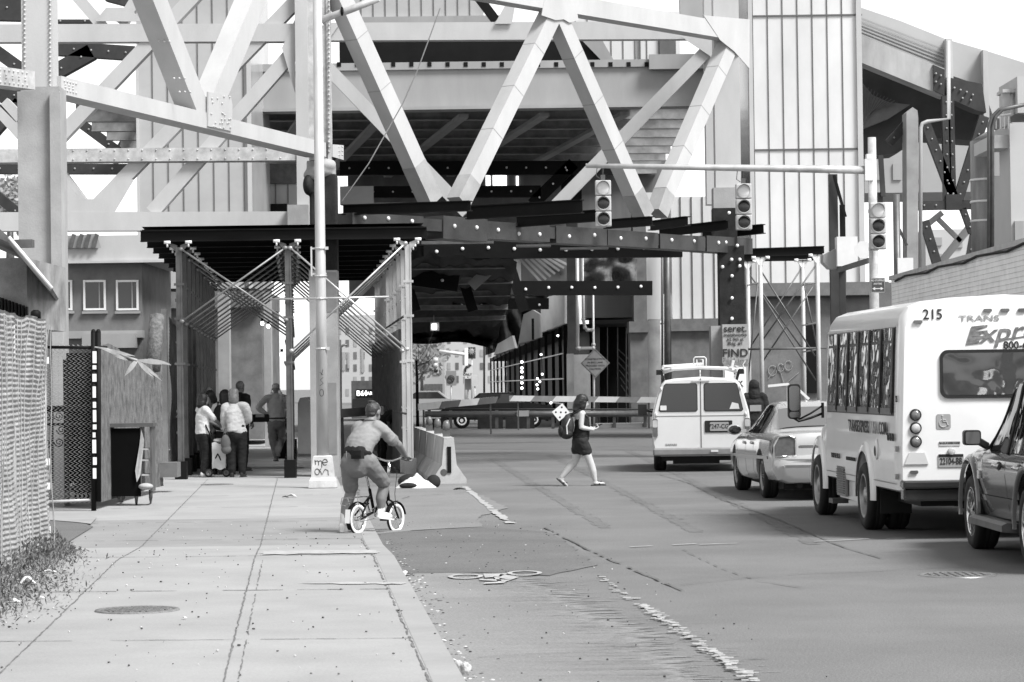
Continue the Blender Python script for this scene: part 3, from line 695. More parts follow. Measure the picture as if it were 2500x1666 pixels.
# shack with a tilted roof
t = thing('roadside_shack', 'small weathered shack with a tilted overhanging roof behind the netted fence', 'shack', P(20, 900, 34))
k = 34/F
mb = MB(); poly = [(-40, 545), (0, 560), (26, 582), (128, 705), (122, 711), (20, 592), (-40, 566)]
mb.prism([(0, 0)]*3, (0, 0, 0), (0, 0, 0), (0, 0, 0), (0, 0, 0)) if False else None
a = [P(x, y, 33.2) for x, y in poly]; bb = [v+Vector((-.6, 4, .0)) for v in a]; n = len(poly)
mb.add(a+bb, [list(range(n)), list(range(n, 2*n))[::-1]]+[[i, (i+1) % n, n+(i+1) % n, n+i] for i in range(n)]); mb.build('roof', M('stained_board', .13, .85, .5, 1.6, fine=.2), t)
mb = MB(); mb.tube([P(22, 579, 33.15), P(127, 704, 33.15)], .022, 6); mb.build('roof_edge', m_white, t)
mb = MB(); mb.bx(-40, 630, 66, 800, 34.6, 3); mb.build('wall', M('grimy_render', .22, .9, .5, 2, fine=.15), t)
mb = MB()
for i in range(9): mb.bx(-6+i*8.5, 725+i*3, -2+i*8.5, 800, 34.5, .1)
mb.build('slat', m_black, t)
mb = MB(); mb.bx(20, 585, 78, 604, 36.5, .2); mb.build('beam_end', m_scaf, t)
# chain-link panel with black posts
t = thing('chain_link_fence', 'open chain link panel between black posts covered in stickers', 'fence', G(233, 1247, .02))
D = 37.8; k = D/F
def chain(mb, x0, y0, x1, y1, D, cell, r):
    a = P(x0, y1, D); w = (x1-x0)*D/F; h = (y1-y0)*D/F; n = int(w/cell)+1
    for i in range(n+1):
        pts = []; j = 0
        while j*cell/2 <= h: pts.append(a+Vector((min(w, i*cell+(cell/2 if j % 2 else -cell/2)*.98), (.008 if j % 2 else -.008), j*cell/2))); j += 1
        mb.tube([p if p.x > a.x else Vector((a.x, p.y, p.z)) for p in pts], r, 3, 0, False, False)
mb = MB(); chain(mb, 96, 842, 226, 1230, D, .066, .0055); mb.build('mesh', m_scaf_l, t)
mb = MB(); mb.tube([P(96, 848, D-.03), P(262, 849, D-.03)], .022, 8); mb.build('rail', m_black, t)
mb = MB(); mb.tube([P(96, 1226, D-.03), P(226, 1221, D-.03)], .02, 8); mb.build('rail', m_scaf_l, t)
mb = MB(); mb.tube([P(96, 1000, D+.1), P(222, 996, D+.1)], .045, 8); mb.build('rail', m_black, t)
mb = MB(); mb.tube([P(96, 1037, D+.1), P(222, 1035, D+.1)], .02, 8); mb.build('rail', m_black, t)
for x, yb in ((229, 1247), (241, 1225)):
    mb = MB(); p = P(x, yb, D-.05); q = P(x-1, 812, D-.05); mb.cyl(p, q, .037, 12); mb.ell(q, (.037, .037, .05), None, 10, 6); mb.build('post', m_black, t)
random.seed(6); mb = MB()
y = 858
while y < 1150:
    h_ = random.uniform(10, 34); w_ = random.uniform(7, 11)
    mb.bx(225+random.uniform(0, 2), y, 225+w_, y+h_, D-.10, .02); y += h_+random.uniform(2, 14)
mb.build('sticker', m_white, t)
# scroll ironwork behind the mesh
t = thing('iron_gate', 'black wrought iron gate with scrolls behind the chain link panel', 'gate', G(160, 1236))
mb = MB()
for x in (128, 162, 200): mb.tube([P(x, 1000, 39), P(x, 1180, 39)], .018, 6)
def spiral(cx, cy, r, sg, D=39): return [P(cx+sg*math.cos(i*.5)*r*(1-i/26), cy+math.sin(i*.5)*r*(1-i/26), D) for i in range(22)]
for cx, cy, r in ((114, 1016, 12), (143, 1016, 12), (114, 1082, 12), (144, 1080, 12), (150, 1050, 12)): mb.tube(spiral(cx, cy, r, 1 if cx < 130 else -1), .009, 5)
mb.build('scrollwork', m_black, t)
mb = MB()
random.seed(9)
for i in range(14): mb.tube([P(162+i*5, 880, 39.5), P(162+i*5, 1180, 39.5)], .015, 5)
for i in range(60):
    x = random.uniform(158, 226); yy = random.uniform(885, 1150); mb.tube(spiral(x, yy, random.uniform(6, 14), random.choice((-1, 1)), 39.4), .010, 4)
mb.bx(156, 878, 164, 1200, 39.3, .1); mb.build('leaf_panel', m_black, t)
mb = MB(); mb.bx(156, 862, 240, 885, 39.6, .1); mb.build('rail', m_black, t)
t = thing('dark_hedge', 'dark shadowy shrub filling the yard behind the iron gate', 'shrub', G(200, 1200))
random.seed(12); mb = MB()
for i in range(900):
    c = P(random.gauss(198, 22), random.uniform(960, 1200), random.uniform(40.5, 42)); d = Vector((random.gauss(0, 1), random.gauss(0, 1), random.gauss(0, 1))).normalized()*.07; e = d.cross(Vector((0, 1, .3))).normalized()*.03
    mb.sheet([c-d, c+e, c+d, c-e])
mb.build('foliage', M('dark_leaf', .035, .7, .4, 5), t)
mb = MB()
for i in range(4): mb.tube([P(185+i*10, 1225, 41), P(180+i*12, 1000, 41.2)], .02, 5)
mb.build('stem', m_black, t)
t = thing('planter_tub', 'tapered tub heaped with rubbish behind the chain link panel', 'tub', G(190, 1215))
c = G(196, 1215); c.y = 38.6; c.z = .0
mb = MB()
mb.tube([c+Vector((0, 0, .02)), c+Vector((0, 0, .4)), c+Vector((0, 0, .42)), c+Vector((0, 0, .52)), c+Vector((0, 0, .5))], [.16, .25, .29, .30, .26], 20); mb.build('tub', m_conc, t)
mb = MB(); random.seed(2)
for i in range(14): mb.ell(c+Vector((random.uniform(-.2, .2), random.uniform(-.2, .1), .52+random.uniform(0, .05))), (.07, .06, .04), Matrix.Rotation(i, 3, 'Z'), 7, 4)
mb.build('rubbish', m_scuff, t)
mb = MB(); c2 = G(128, 1225); c2.z = 0
mb.ell(c2+Vector((0, 1.2, .12)), (.45, .5, .28), None, 14, 8); mb.ell(c2+Vector((.45, 1.0, .06)), (.3, .3, .2), None, 12, 7); tag(mb.build('rubble_mound', m_walk), 'low pale mound of sandy rubble behind the chain link mesh', 'rubble')
# netted fence run, pole, roll of mesh
m_mesh_d = M('dull_fence_netting', .115, .8, .65, 5, fine=.4, bump=.3)
t = thing('netted_fence', 'fence draped with dull sagging netting behind the discarded bookcase', 'fence', G(320, 1215))
def fab2(u, v):
    px = 246+u*150; D = 38.2+u*6; p = P(px, 1195-u*30, D); z0 = .12; z = z0+v*(2.25+math.sin(u*9)*.08-.25*u)
    return Vector((p.x, D+noise.noise(Vector((u*9, z*.5, 0)))*.22+math.sin(z*2*math.pi/.085+noise.noise(Vector((u*14, z*3, 1)))*2+abs((u*7) % 1-.5)*9)*.026+abs(math.sin(u*14))*.16, z))
mb = MB(); mb.grid(fab2, 90, 130); mb.build('netting', m_mesh_d, t)
mb = MB(); a = G(405, 1165); mb.box(Vector((a.x, a.y, 1.65)), (.11, .11, 3.3)); mb.build('post', m_conc, t)
mb = MB(); mb.grid(lambda u, v: Vector((a.x+.08+u*.0, a.y+.1+u*5, .1+v*3.05))+Vector((S0*u*5+math.sin(v*260)*.005+noise.noise(Vector((u*4, v*3, 0)))*.06, 0, -.2*u)), 20, 90); mb.build('netting', m_mesh_d, t)
mb = MB(); mb.tube([P(372, 905, 43.5), P(378, 840, 43.6), P(384, 772, 43.8)], [.13, .125, .12], 14); tag(mb.build('mesh_roll', M('roll_mesh', .10, .8, .6, 16, fine=.4, bump=.5)), 'standing roll of grey mesh propped behind the netted fence', 'mesh roll')
# palm frond
t = thing('palm_frond', 'dried palm frond tied over the fence, its blades hanging out to the right', 'palm frond', P(300, 880, 37.4))
D = 37.3
mb = MB(); mb.tube([P(232, 848, D), P(262, 852, D-.1), P(300, 868, D-.1), P(335, 880, D-.1)], [.012, .012, .014, .02], 5); mb.build('stem', m_scuff, t)
mb = MB()
def blade(a, b, c, w):
    pts = [P(*a, D-.1), P(*b, D-.15), P(*c, D-.12)]; L = []
    for i in range(7):
        f = i/6; p = pts[0]*(1-f)**2+pts[1]*2*f*(1-f)+pts[2]*f*f; ww = w*.55*math.sin(math.pi*min(.98, f*.85+.12)); L.append((p, ww))
    for (p, w0), (q, w1) in zip(L, L[1:]):
        n = (q-p).cross(Vector((0, 1, 0))).normalized(); mb.sheet([p-n*w0, p+n*w0, q+n*w1, q-n*w1])
for a, b, c, w in (((335, 880), (390, 880), (418, 892), .05), ((335, 880), (375, 890), (414, 888), .03), ((336, 882), (360, 900), (395, 930), .04), ((336, 882), (352, 905), (376, 922), .03), ((336, 882), (356, 900), (386, 918), .03),
    ((335, 880), (322, 895), (305, 918), .06), ((333, 878), (315, 900), (308, 912), .04), ((262, 852), (285, 870), (312, 880), .05), ((270, 854), (290, 862), (330, 870), .04), ((240, 848), (275, 858), (308, 882), .03)): blade(a, b, c, w)
mb.build('blade', M('dry_frond', .34, .8, .3, 8), t)
# discarded bookcase
t = thing('discarded_bookcase', 'discarded bookcase standing with its black back to the camera and open side shelves', 'bookcase', G(318, 1228, .02))
D = 39.2
mb = MB()
mb.bx(272, 1046, 343, 1212, D, .03); mb.build('back_panel', M('black_felt', .004, .9, .2, spec=.05), t)
mb = MB(); mb.bx(266, 1034, 374, 1043, D-.05, .42); mb.build('top_board', m_scaf, t)
mb = MB()
for y in (1095, 1122, 1158, 1186): mb.bx(343, y, 369, y+4, D+.02, .35)
mb.build('shelf', m_scuff, t)
for x0_, x1_ in ((366, 371), (341, 345)):
    mb = MB(); mb.bx(x0_, 1043, x1_, 1200, D, .38); mb.build('side_frame', m_scaf, t)
for x, yb in ((301, 1222), (333, 1234), (368, 1229), (290, 1215)):
    mb = MB(); mb.tube([P(x, 1196, D+.1), P(x, 1215, D+.1), G(x, yb, .02)], [.03, .028, .014], 8); mb.build('leg', m_scaf, t)
mb = MB(); mb.sheet([P(345, 1048, D-.02), P(352, 1075, D-.03), P(343, 1160, D-.05), P(334, 1178, D-.06), P(330, 1150, D-.05), P(340, 1090, D-.02)]); mb.build('torn_paper', m_scuff, t)
mb = MB(); mb.ell(P(356, 1188, D), (.11, .1, .05)); tag(mb.build('rag', m_scuff), 'pale cloth lying on the lowest shelf of the discarded bookcase', 'cloth')
for x0_, y0_, x1_, y1_, D_, lb in ((378, 1130, 432, 1166, 44, 'low concrete block at the foot of the netted fence pole'),):
    mb = MB(); mb.bx(x0_, y0_, x1_, y1_, D_, .5); tag(mb.build('concrete_block', m_conc_d), lb, 'block')
# stucco house
t = thing('stucco_house', 'grey stucco house with white framed windows behind the left column', 'house', G(240, 1110))
D = 70
mb = MB(); mb.bx(130, 630, 348, 1115, D, 6); mb.build('wall', m_stucco, t)
mb = MB(); mb.bx(120, 575, 415, 640, D-.4, 6); mb.bx(118, 636, 418, 642, D-.5, .3); mb.build('fascia', m_steel_l, t)
mb = MB(); mb.add([P(140, 606, D-.5), P(158, 606-22, D-.5), P(215, 572, D-.5), P(236, 570, D-.5), P(247, 606, D-.5)], [(0, 1, 2, 3, 4)])
mb.bx(140, 575, 240, 606, D-.45, .1); mb.build('roof', m_girder, t)
mb = MB()
for x in (172, 191, 209, 228): mb.beam(P(x, 606, D-.55), P(x+9, 572, D-.55), .05, .1)
mb.build('roof_rib', m_scaf, t)
for x0_, x1_ in ((140, 176), (203, 258), (283, 338)):
    mb = MB(); mb.bx(x0_, 684, x0_+5, 758, D-.06, .2); mb.bx(x1_-5, 684, x1_, 758, D-.06, .2); mb.bx(x0_+5, 684, x1_-5, 689, D-.06, .2); mb.bx(x0_+5, 753, x1_-5, 758, D-.06, .2); w = mb.build('window', m_white, t)
    mb = MB(); mb.bx(x0_+5, 689, x1_-5, 753, D-.02, .05); p = mb.build('pane', m_pane, None); p.parent = w; p.location = Vector((0, 0, 0))-Vector(t.location)
    mb = MB(); mb.bx(x1_-17, 689, x1_-14, 753, D-.05, .05); p = mb.build('sash', m_girder, None); p.parent = w; p.location = -Vector(t.location)
    mb = MB(); mb.bx(x0_-3, 760, x1_+4, 766, D-.1, .3); p = mb.build('sill', m_girder, None); p.parent = w; p.location = -Vector(t.location)
mb = MB(); mb.bx(130, 808, 348, 826, D-.2, .4); mb.bx(200, 815, 330, 850, D-.5, .6); mb.build('string_course', m_girder, t)
# black riveted lattice far left
t = thing('steel_viaduct', 'black riveted lattice of the old viaduct showing between the left bents', 'bridge frame', P(180, 420, 95))
for a, b, w in (((120, 118), (330, 132), .5), ((128, 182), (225, 128), .55), ((-30, 110), (60, 175), .45), ((-30, 232), (60, 236), .5), ((195, 300), (292, 372), .34), ((-20, 413), (345, 414), .36), ((-20, 468), (60, 532), .36), ((-20, 20), (60, 22), .9), ((120, 54), (240, 54), .12), ((262, -10), (330, 8), .4), ((-20, 330), (50, 250), .4)):
    mb = MB(); p = P(*a, 95); q = P(*b, 95); mb.beam(p, q, w, .5, 0, nb); d = q-p; n = int(d.length/.6)
    for i in range(n): mb.ell(p+d*((i+.5)/n)+Vector((0, -.26, 0)), (.04, .03, .04), None, 6, 4, 1)
    mb.build('beam', [m_rust, m_girder], t)
t = thing('bare_tree', 'pale leafy tree seen far off beneath the bent at the left edge', 'tree', G(20, 1010))
random.seed(21); mb = MB(); mb.tube([P(25, 700, 150), P(25, 520, 150)], [.3, .15], 6); mb.build('trunk', m_scaf, t)
mb = MB()
for i in range(700):
    c = P(random.gauss(22, 22), random.gauss(488, 24), 150+random.uniform(-2, 2)); d = Vector((random.gauss(0, 1), 0, random.gauss(0, 1))).normalized()*.22; e = Vector((d.z, .1, -d.x))*.4
    mb.sheet([c-d, c+e, c+d, c-e])
mb.build('crown', M('pale_leaf', .25, .7, .4, 3), t)
# ================================================================ netted passage over the road
t = thing('protective_netting', 'sagging black protective netting slung under the bridge over the road', 'netting', P(1180, 700, 80))
def net(u, v):
    D = 62.5+52*v; rgt = 1262-50*v; lft = 955+25*v; px = lft+(rgt-lft)*u; py = 640+190*v**.8-14*math.sin(u*math.pi)*(1-v)+noise.noise(Vector((u*5, v*7, 0)))*16+noise.noise(Vector((u*14, v*16, 3)))*7+(16*math.sin(u*9)*max(0, v-.6))
    return P(px, py, D)
mb = MB(); mb.grid(net, 70, 70); mb.build('canopy', m_net, t)
def cur(u, v):
    p = P(930+300*u, 560+150*v, 92); return p+Vector((0, noise.noise(Vector((u*14, v*2, 0)))*.9, 0))
mb = MB(); mb.grid(cur, 50, 10); mb.build('hung_sheet', m_net, t)  # added dark sheet, painting in the darkness above the net
def netr(u, v): p = P(1425+130*u, 618+84*v, 101.5); return p+Vector((0, noise.noise(Vector((u*4, v*3, 5)))*.8, 0))
mb = MB(); mb.grid(netr, 24, 12); mb.build('hung_sheet', M('grey_netting', .10, .8, .6, 5), t)
t = thing('wrapped_frame', 'black bolted beams hung with netting beneath the bridge, over the roadway', 'bridge frame', P(1300, 620, 64))
for a, b, w, D in (((1035, 612), (1665, 607), .42, 64.5), ((1255, 704), (1592, 704), .40, 76), ((1105, 742), (1340, 742), .36, 88), ((960, 668), (1120, 690), .5, 70)):
    mb = MB(); p = P(*a, D); q = P(*b, D); mb.beam(p, q, w, .4, 0, nb); mb.build('beam', m_black, t)
    d = q-p; n = int(d.length/.62)
    for i in range(n):
        mb = MB(); mb.ell(p+d*((i+.5)/n)+Vector((0, -.21, random.uniform(-.05, .05))), (.045, .03, .045), None, 8, 5); mb.build('washer', m_washer, t)
for x0_, y0_, x1_, y1_ in ((1000, 588, 1205, 596), (1260, 597, 1345, 602), (1368, 604, 1486, 608)):
    mb = MB(); mb.bx(x0_, y0_, x1_, y1_, 62, .5); mb.build('soffit_board', m_scaf, t)
for px in (965, 1105, 1230):
    mb = MB(); mb.beam(P(px, 600, 78), P(px+50, 760, 78), .3, .3, 0, nb); mb.build('strut', m_black, t)
def back(u, v):
    x = 1185+215*u; yb_ = 868-72*u; p = P(x, 640+(yb_-640)*v, 120); return p+Vector((0, noise.noise(Vector((u*12, v*4, 8)))*.8, 0))
mb = MB(); mb.grid(back, 30, 12); mb.build('hung_sheet', m_net, t)  # added dark backing that closes bright gaps behind the boards
def fold(u, v):
    p = P(968+235*u, 800+30*v+18*u*v+6*math.sin(u*7), 113-2*v); return p+Vector((0, noise.noise(Vector((u*9, v*3, 2)))*.7, 0))
mb = MB(); mb.grid(fold, 30, 10); mb.build('lit_fold', m_vinyl, t)  # light on the net fold put in as a paler sheet
m_under2 = M('shaded_steel', .20, .6, .5, 2)
for a, b, D, w in (((958, 652), (1250, 648), 66, .16), ((965, 690), (1252, 684), 72, .18), ((985, 722), (1245, 716), 79, .18), ((985, 752), (1240, 750), 86, .16), ((1000, 782), (1235, 776), 94, .16)):
    mb = MB(); mb.ibeam(P(*a, D), P(*b, D), .2, w, .03); mb.build('cross_girder', m_under2, t)
for a, b, D in (((1150, 700), (1225, 632), 70), ((1040, 690), (985, 640), 70), ((1090, 640), (1050, 700), 74)):
    mb = MB(); mb.beam(P(*a, D), P(*b, D), .28, .1, 0, nb); mb.build('strut', m_girder if D == 70 and a[0] > 1100 else m_under2, t)
# loose I-beams jutting over the wrapped chord
for i, (a, b, h0) in enumerate((((838, 513), (1149, 503), .2), ((1140, 520), (1422, 504), .27), ((1262, 541), (1482, 525), .24), ((1480, 548), (1592, 540), .2), ((1588, 552), (1679, 540), .21), ((1610, 568), (1778, 549), .21), ((1716, 574), (1864, 559), .22))):
    D = 50.4+i*1.75
    lab = ['black I-beam jutting out furthest left, just right of the graffiti pole', 'long black I-beam under the first pair of diagonals, ending left of the left signal', 'black I-beam running behind the left hanging signal', 'short black I-beam just right of the left hanging signal', 'short black I-beam between the two hanging signals, under the bright glass', 'black I-beam behind the right hanging signal', 'black I-beam ending over the white tower, right of the right hanging signal'][i]
    mb = MB(); mb.ibeam(P(*a, D+1.2), P(*b, D), .16, h0, .02); tag(mb.build('steel_beam', m_black), lab, 'beam', 'black I-beams jutting over the wrapped chord')
# white boards, dark post, pier, ducts
for i, (q, lab) in enumerate((([(1320, 742), (1340, 724), (1378, 716), (1378, 790), (1322, 812)], 'large pale board hung beside the dark post above the road'), ([(1278, 768), (1300, 757), (1318, 768), (1318, 824), (1304, 830), (1265, 840)], 'folded pale board left of the largest hung board'), ([(1215, 840), (1250, 820), (1258, 850), (1205, 868)], 'small pale board lowest and farthest left of the hung boards'))):
    D = 103+i*3; a = [P(x, y, D) for x, y in q]; bb = [v+Vector((.1, .25, 0)) for v in a]; n = len(q); mb = MB()
    mb.add(a+bb, [list(range(n)), list(range(n, 2*n))[::-1]]+[[j, (j+1) % n, n+(j+1) % n, n+j] for j in range(n)]); tag(mb.build('hung_board', M('stained_panel', .34, .8, .3, 1.2, streak=.3) if i == 0 else bpy.data.materials['stained_panel']), lab, 'board', 'pale boards hung along the passage')
mb = MB(); mb.bx(1298, 778, 1304, 830, 105, .1); tag(mb.build('board_post', m_black), 'narrow black upright beside the folded pale board', 'post')
t = thing('bridge_pier', 'dark steel post on a pale concrete plinth behind the diamond sign', 'pier', G(1412, 1046))
mb = MB(); mb.bx(1385, 520, 1412, 872, 104, .7); mb.build('post', m_rust, t)
mb = MB(); mb.bx(1385, 864, 1402, 1048, 103.6, .9); mb.bx(1402, 866, 1442, 1048, 103.8, .8); mb.build('plinth', m_conc, t)
for pts, r, lab in (([(1409, 620), (1411, 850), (1414, 851), (1448, 850), (1449, 842)], .07, 'bright pipe with an elbow running down beside the dark post'), ([(1423, 620), (1424, 780), (1428, 800), (1434, 806), (1446, 806)], .065, 'bright pipe ending higher, right of the elbowed one')):
    mb = MB(); mb.tube([P(x, y, 102.5) for x, y in pts], r, 10)
    for x, y in pts[1:]: mb.ell(P(x, y, 102.5), (r*1.25,)*3, None, 8, 6)
    tag(mb.build('duct_pipe', m_scaf_l), lab, 'pipe', 'pipes beside the dark bridge post')
t = thing('ramp_soffit', 'ribbed pale stair soffit seen through the dark frame beside the black post', 'stair', P(1330, 660, 110))
mb = MB()
for i in range(7): mb.beam(P(1270+i*13, 634-i*1, 110+i*.3), P(1322+i*11, 690-i*7, 110+i*.3), .09, .1)
mb.build('rib', m_conc, t)
mb = MB(); mb.bx(1246, 634, 1272, 692, 110, .5); mb.build('side_panel', m_glassR, t)
t = thing('entrance_canopy', 'plain grey fascia panel over a dark entrance behind the diamond sign', 'canopy', P(1490, 775, 106))
mb = MB(); mb.bx(1432, 700, 1548, 776, 106, 4); mb.build('fascia', m_girder, t)
mb = MB(); mb.bx(1440, 776, 1548, 1046, 111, .5); mb.build('recess', m_black, t)
mb = MB()
for i in range(6): mb.tube([P(1505+i*2, 850+i*18, 109), P(1548, 890+i*20, 109)], .03, 5)
for x in (1462, 1482, 1507, 1528): mb.tube([P(x, 800, 108), P(x, 1040, 108)], .035, 5)
mb.build('stair_rail', m_scaf, t)
# dark scaffold shed running away on the right with strings of bulbs
t = thing('passage_scaffold', 'black scaffold passage hung with strings of bulbs, right side of the far road', 'scaffold', Vector((1.6, 110, 0)))
def rp(f): return Vector((2.1+(-1.9-2.1)*f, 105+130*f, 0))
for i in range(15):
    f = (i/14)**1.3; b = rp(f); mb = MB(); mb.box(b+Vector((0, 0, 2)), (.14, .14, 4)); mb.build('post', m_black, t)
mb = MB(); mb.sheet([rp(0)+Vector((0, 0, 4.05)), rp(1)+Vector((0, 0, 3.7)), rp(1)+Vector((4, 0, 3.7)), rp(0)+Vector((4, 0, 4.05))]); mb.sheet([rp(0)+Vector((0, 0, 4.05)), rp(1)+Vector((0, 0, 3.7)), rp(1)+Vector((0, 0, 3.95)), rp(0)+Vector((0, 0, 4.4))]); mb.build('deck', m_net, t)
mb = MB(); mb.sheet([rp(0)+Vector((1.4, 2, 0)), rp(1)+Vector((1.4, 2, 0)), rp(1)+Vector((1.4, 2, 4)), rp(0)+Vector((1.4, 2, 4))]); mb.build('hoarding', m_black, t)
for z in (.9, 1.9, 2.9):
    mb = MB(); mb.tube([rp(i/9)+Vector((-.08, 0, z)) for i in range(10)], .03, 5); mb.build('ledger', m_tube, t)
bulb = glow('string_bulb', .9, 2.2)
o = thing('string_lights', 'vertical string of glowing bulbs on the dark scaffold beside the far road', 'string lights', P(1274, 1000, 103))
for y in (884, 899, 908, 922, 935, 948):
    mb = MB(); mb.ell(P(1274, y, 103), (.055,)*3, None, 8, 6); mb.build('bulb', bulb, o)
mb = MB(); mb.tube([P(1274, 870, 103), P(1275, 1000, 103)], .012, 4); mb.build('wire', m_black, o)
o = thing('string_lights', 'scattered bulbs deeper inside the dark scaffold, left of the dark post', 'string lights', P(1320, 960, 103.2))
for x, y in ((1321, 866), (1324, 914), (1318, 932), (1312, 925), (1311, 940), (1362, 820), (1313, 950), (1296, 975), (1345, 984)):
    mb = MB(); mb.ell(P(x, y, 103.2), (.045,)*3, None, 8, 6); mb.build('bulb', bulb, o)
mb = MB(); mb.tube([P(1321, 850, 103.2), P(1324, 914, 103.2), P(1312, 960, 103.2)], .012, 4); mb.build('wire', m_black, o)
# diamond sign
m_sign = M('work_sign', .20, .6, .1, 4)
o = thing('warning_sign', 'diamond warning sign with four lines of black text on a thin post', 'road sign', G(1453, 1046))
D = 103; c = P(1453, 887, D); k = D/F
mb = MB(); mb.prism([(0, 36*k), (36*k, 0), (0, -36*k), (-36*k, 0)], c, (1, 0, 0), (0, 0, 1), (0, .02, 0)); mb.build('panel', m_sign, o)
mb = MB(); q = [c+Vector((x*33*k, -.006, z*33*k)) for x, z in ((0, 1), (1, 0), (0, -1), (-1, 0))]; mb.tube(q, .006, 4, 0, True); mb.build('border', ink, o)
for s_, dy in (('CONSTRUCTION', 9.5), ('IN BIKE LANE', 1.5), ('PROCEED WITH', -6.5), ('CAUTION', -14.5)):
    text(s_, .10, ink, 'lettering', o, facing(c+Vector((0, -.004, dy*k))-Vector(o.location)), .002, 1.0)
mb = MB(); mb.tube([P(1447, 600, 103.1), P(1450, 950, 103.1), P(1450, 1046, 103.1)], .045, 8); mb.build('post', m_scaf_l, o)
# ================================================================ barricades and jersey barriers
m_stripe_d = M('barricade_dark', .10, .6, .2); m_stripe_l = M('barricade_light', .62, .6, .1)
def board(label, a, b, D0, D1, h, nst, base, cs):
    p = P(*a, D0); q = P(*b, D1); o = thing('barricade', label, 'barricade', ((p.x+q.x)/2, (p.y+q.y)/2, 0), 'striped barricades across the road')
    mb = MB(); mb.beam(p, q, .05, h, 0); mb.build('board', base, o)
    d = (q-p); L = d.length; u = d/L; w = L/nst
    for i in range(cs, nst, 2):
        mb = MB(); n = Vector((u.y, -u.x, 0)); c = p+u*(i*w)+n*.03
        mb.prism([(0, -h/2), (w, -h/2), (w+h*.8, h/2), (h*.8, h/2)], c, u, UPZ, n*.004); mb.build('stripe', m_stripe_l if base != m_stripe_l else m_stripe_d, o)
    for f in (.06, .94):
        mb = MB(); x = p+d*f; mb.beam(Vector((x.x, x.y+.1, 0)), Vector((x.x, x.y+.1, x.z+.1)), .06, .06); mb.beam(Vector((x.x, x.y+.5, 0)), Vector((x.x, x.y+.1, x.z)), .05, .05); mb.build('leg', m_scaf, o)
    return o
board('striped white and grey barricade board behind the crossing woman', (1243, 973), (1606, 977), 99, 99, .21, 7, M('barricade_grey', .22, .6, .2), 0)
board('striped barricade board with dark bands, left of the road by the shed post', (1022, 994), (1208, 977), 88, 92, .22, 4, m_stripe_l, 1)
board('short striped board seen between the street pole and the shed siding', (826, 1010), (962, 1000), 58, 60, .19, 3, m_stripe_d, 2)
o = thing('closure_rail', 'long thick dark rail with stubby legs closing the road behind the barricades', 'rail', G(1320, 1046))
mb = MB(); mb.tube([P(1037, 1012, 101), P(1600, 1010, 101)], .12, 12); mb.build('rail', m_scaf, o)
mb = MB(); mb.tube([P(1037, 999, 101.3), P(1600, 1000, 101.3)], .035, 6); mb.build('upper_rail', m_rust, o)
for x in (1048, 1100, 1213, 1290, 1350, 1420, 1500, 1575):
    mb = MB(); mb.beam(P(x, 1000, 101.5), P(x, 1047, 101.5), .12, .12); mb.build('leg', m_scaf, o)
mb = MB(); mb.bx(1262, 1003, 1291, 1017, 100.7, .3); mb.build('junction_box', m_girder, o)
mb = MB(); mb.bx(1455, 1034, 1582, 1047, 101.5, 1.2); tag(mb.build('kerb_block', m_walk), None, None, None, 'structure')
# jersey barrier row
m_jersey = M('jersey_concrete', .42, .8, .25, 2, fine=.1, bump=.1)
prof = [(-.30, 0), (-.30, .08), (-.13, .33), (-.085, .81), (.085, .81), (.13, .33), (.30, .08), (.30, 0)]
jd = Vector((S0, 1, 0)).normalized(); jx = Vector((jd.y, -jd.x, 0))
j0 = Vector((-1.13, 46.8, 0))
def jersey(i, lab):
    o = thing('jersey_barrier', lab, 'barrier', j0+jd*(i*3.12), 'concrete barriers beside the shed'); b = Vector(o.location)
    mb = MB(); mb.prism(prof, b, jx, UPZ, jd*3.0); mb.build('body', m_jersey, o)
    mb = MB(); mb.box(b+Vector((0, -.012, .42)), (.07, .02, .46)); mb.build('slot', m_black, o)
    mb = MB(); mb.cyl(b+Vector((-.1, -.015, .2)), b+Vector((-.1, .0, .2)), .06, 14); mb.build('lifting_hole', m_scaf, o)
for i, lab in enumerate(('nearest concrete jersey barrier, its stained end facing the camera', 'second concrete jersey barrier, just behind the nearest one', 'third concrete jersey barrier along the shed', 'farthest concrete jersey barrier along the shed')): jersey(i, lab)
for i, (x, y, D, lab) in enumerate(((1078, 1068, 47.6, 'nearest amber warning lamp on the jersey barriers'), (1063, 1062, 50.6, 'second warning lamp on the jersey barriers'), (1031, 1041, 53.8, 'farthest warning lamp on the jersey barriers, by the shed post'))):
    p = j0+jd*(D-46.8); b = Vector((p.x, p.y, .81)); o = thing('warning_lamp', lab, 'lamp', b, 'warning lamps on the jersey barriers')
    mb = MB(); mb.box(b+Vector((0, 0, .06)), (.13, .10, .12)); mb.build('battery_box', m_scaf, o)
    mb = MB(); mb.tube([b+Vector((0, 0, .12)), b+Vector((0, 0, .2)), b+Vector((0, 0, .27)), b+Vector((0, 0, .29))], [.06, .066, .05, .02], 14); mb.build('lens', M('amber_lens', .13, .25, .1), o)
# heap of cloth at the barrier foot
random.seed(31)
o = thing('cloth_heap', 'crumpled pale cloth with black plastic dumped at the barrier end', 'cloth', G(1015, 1192))
b = Vector(o.location)
mb = MB()
def heap(u, v):
    a = u*math.pi*2; r = .33*v; return b+Vector((math.cos(a)*r*1.1, math.sin(a)*r*.8, max(0, .2*(1-v**1.5)+noise.noise(Vector((math.cos(a)*v*3, math.sin(a)*v*3, 3)))*.14*(1-v)+.0)))
mb.grid(heap, 26, 8); mb.build('sheet', m_stripe_l, o)
mb = MB(); mb.ell(b+Vector((-.12, -.22, .05)), (.15, .06, .05)); mb.ell(b+Vector((-.10, .38, .10)), (.22, .15, .13)); mb.ell(b+Vector((.3, .1, .1)), (.12, .1, .12)); mb.build('plastic', m_net, o)
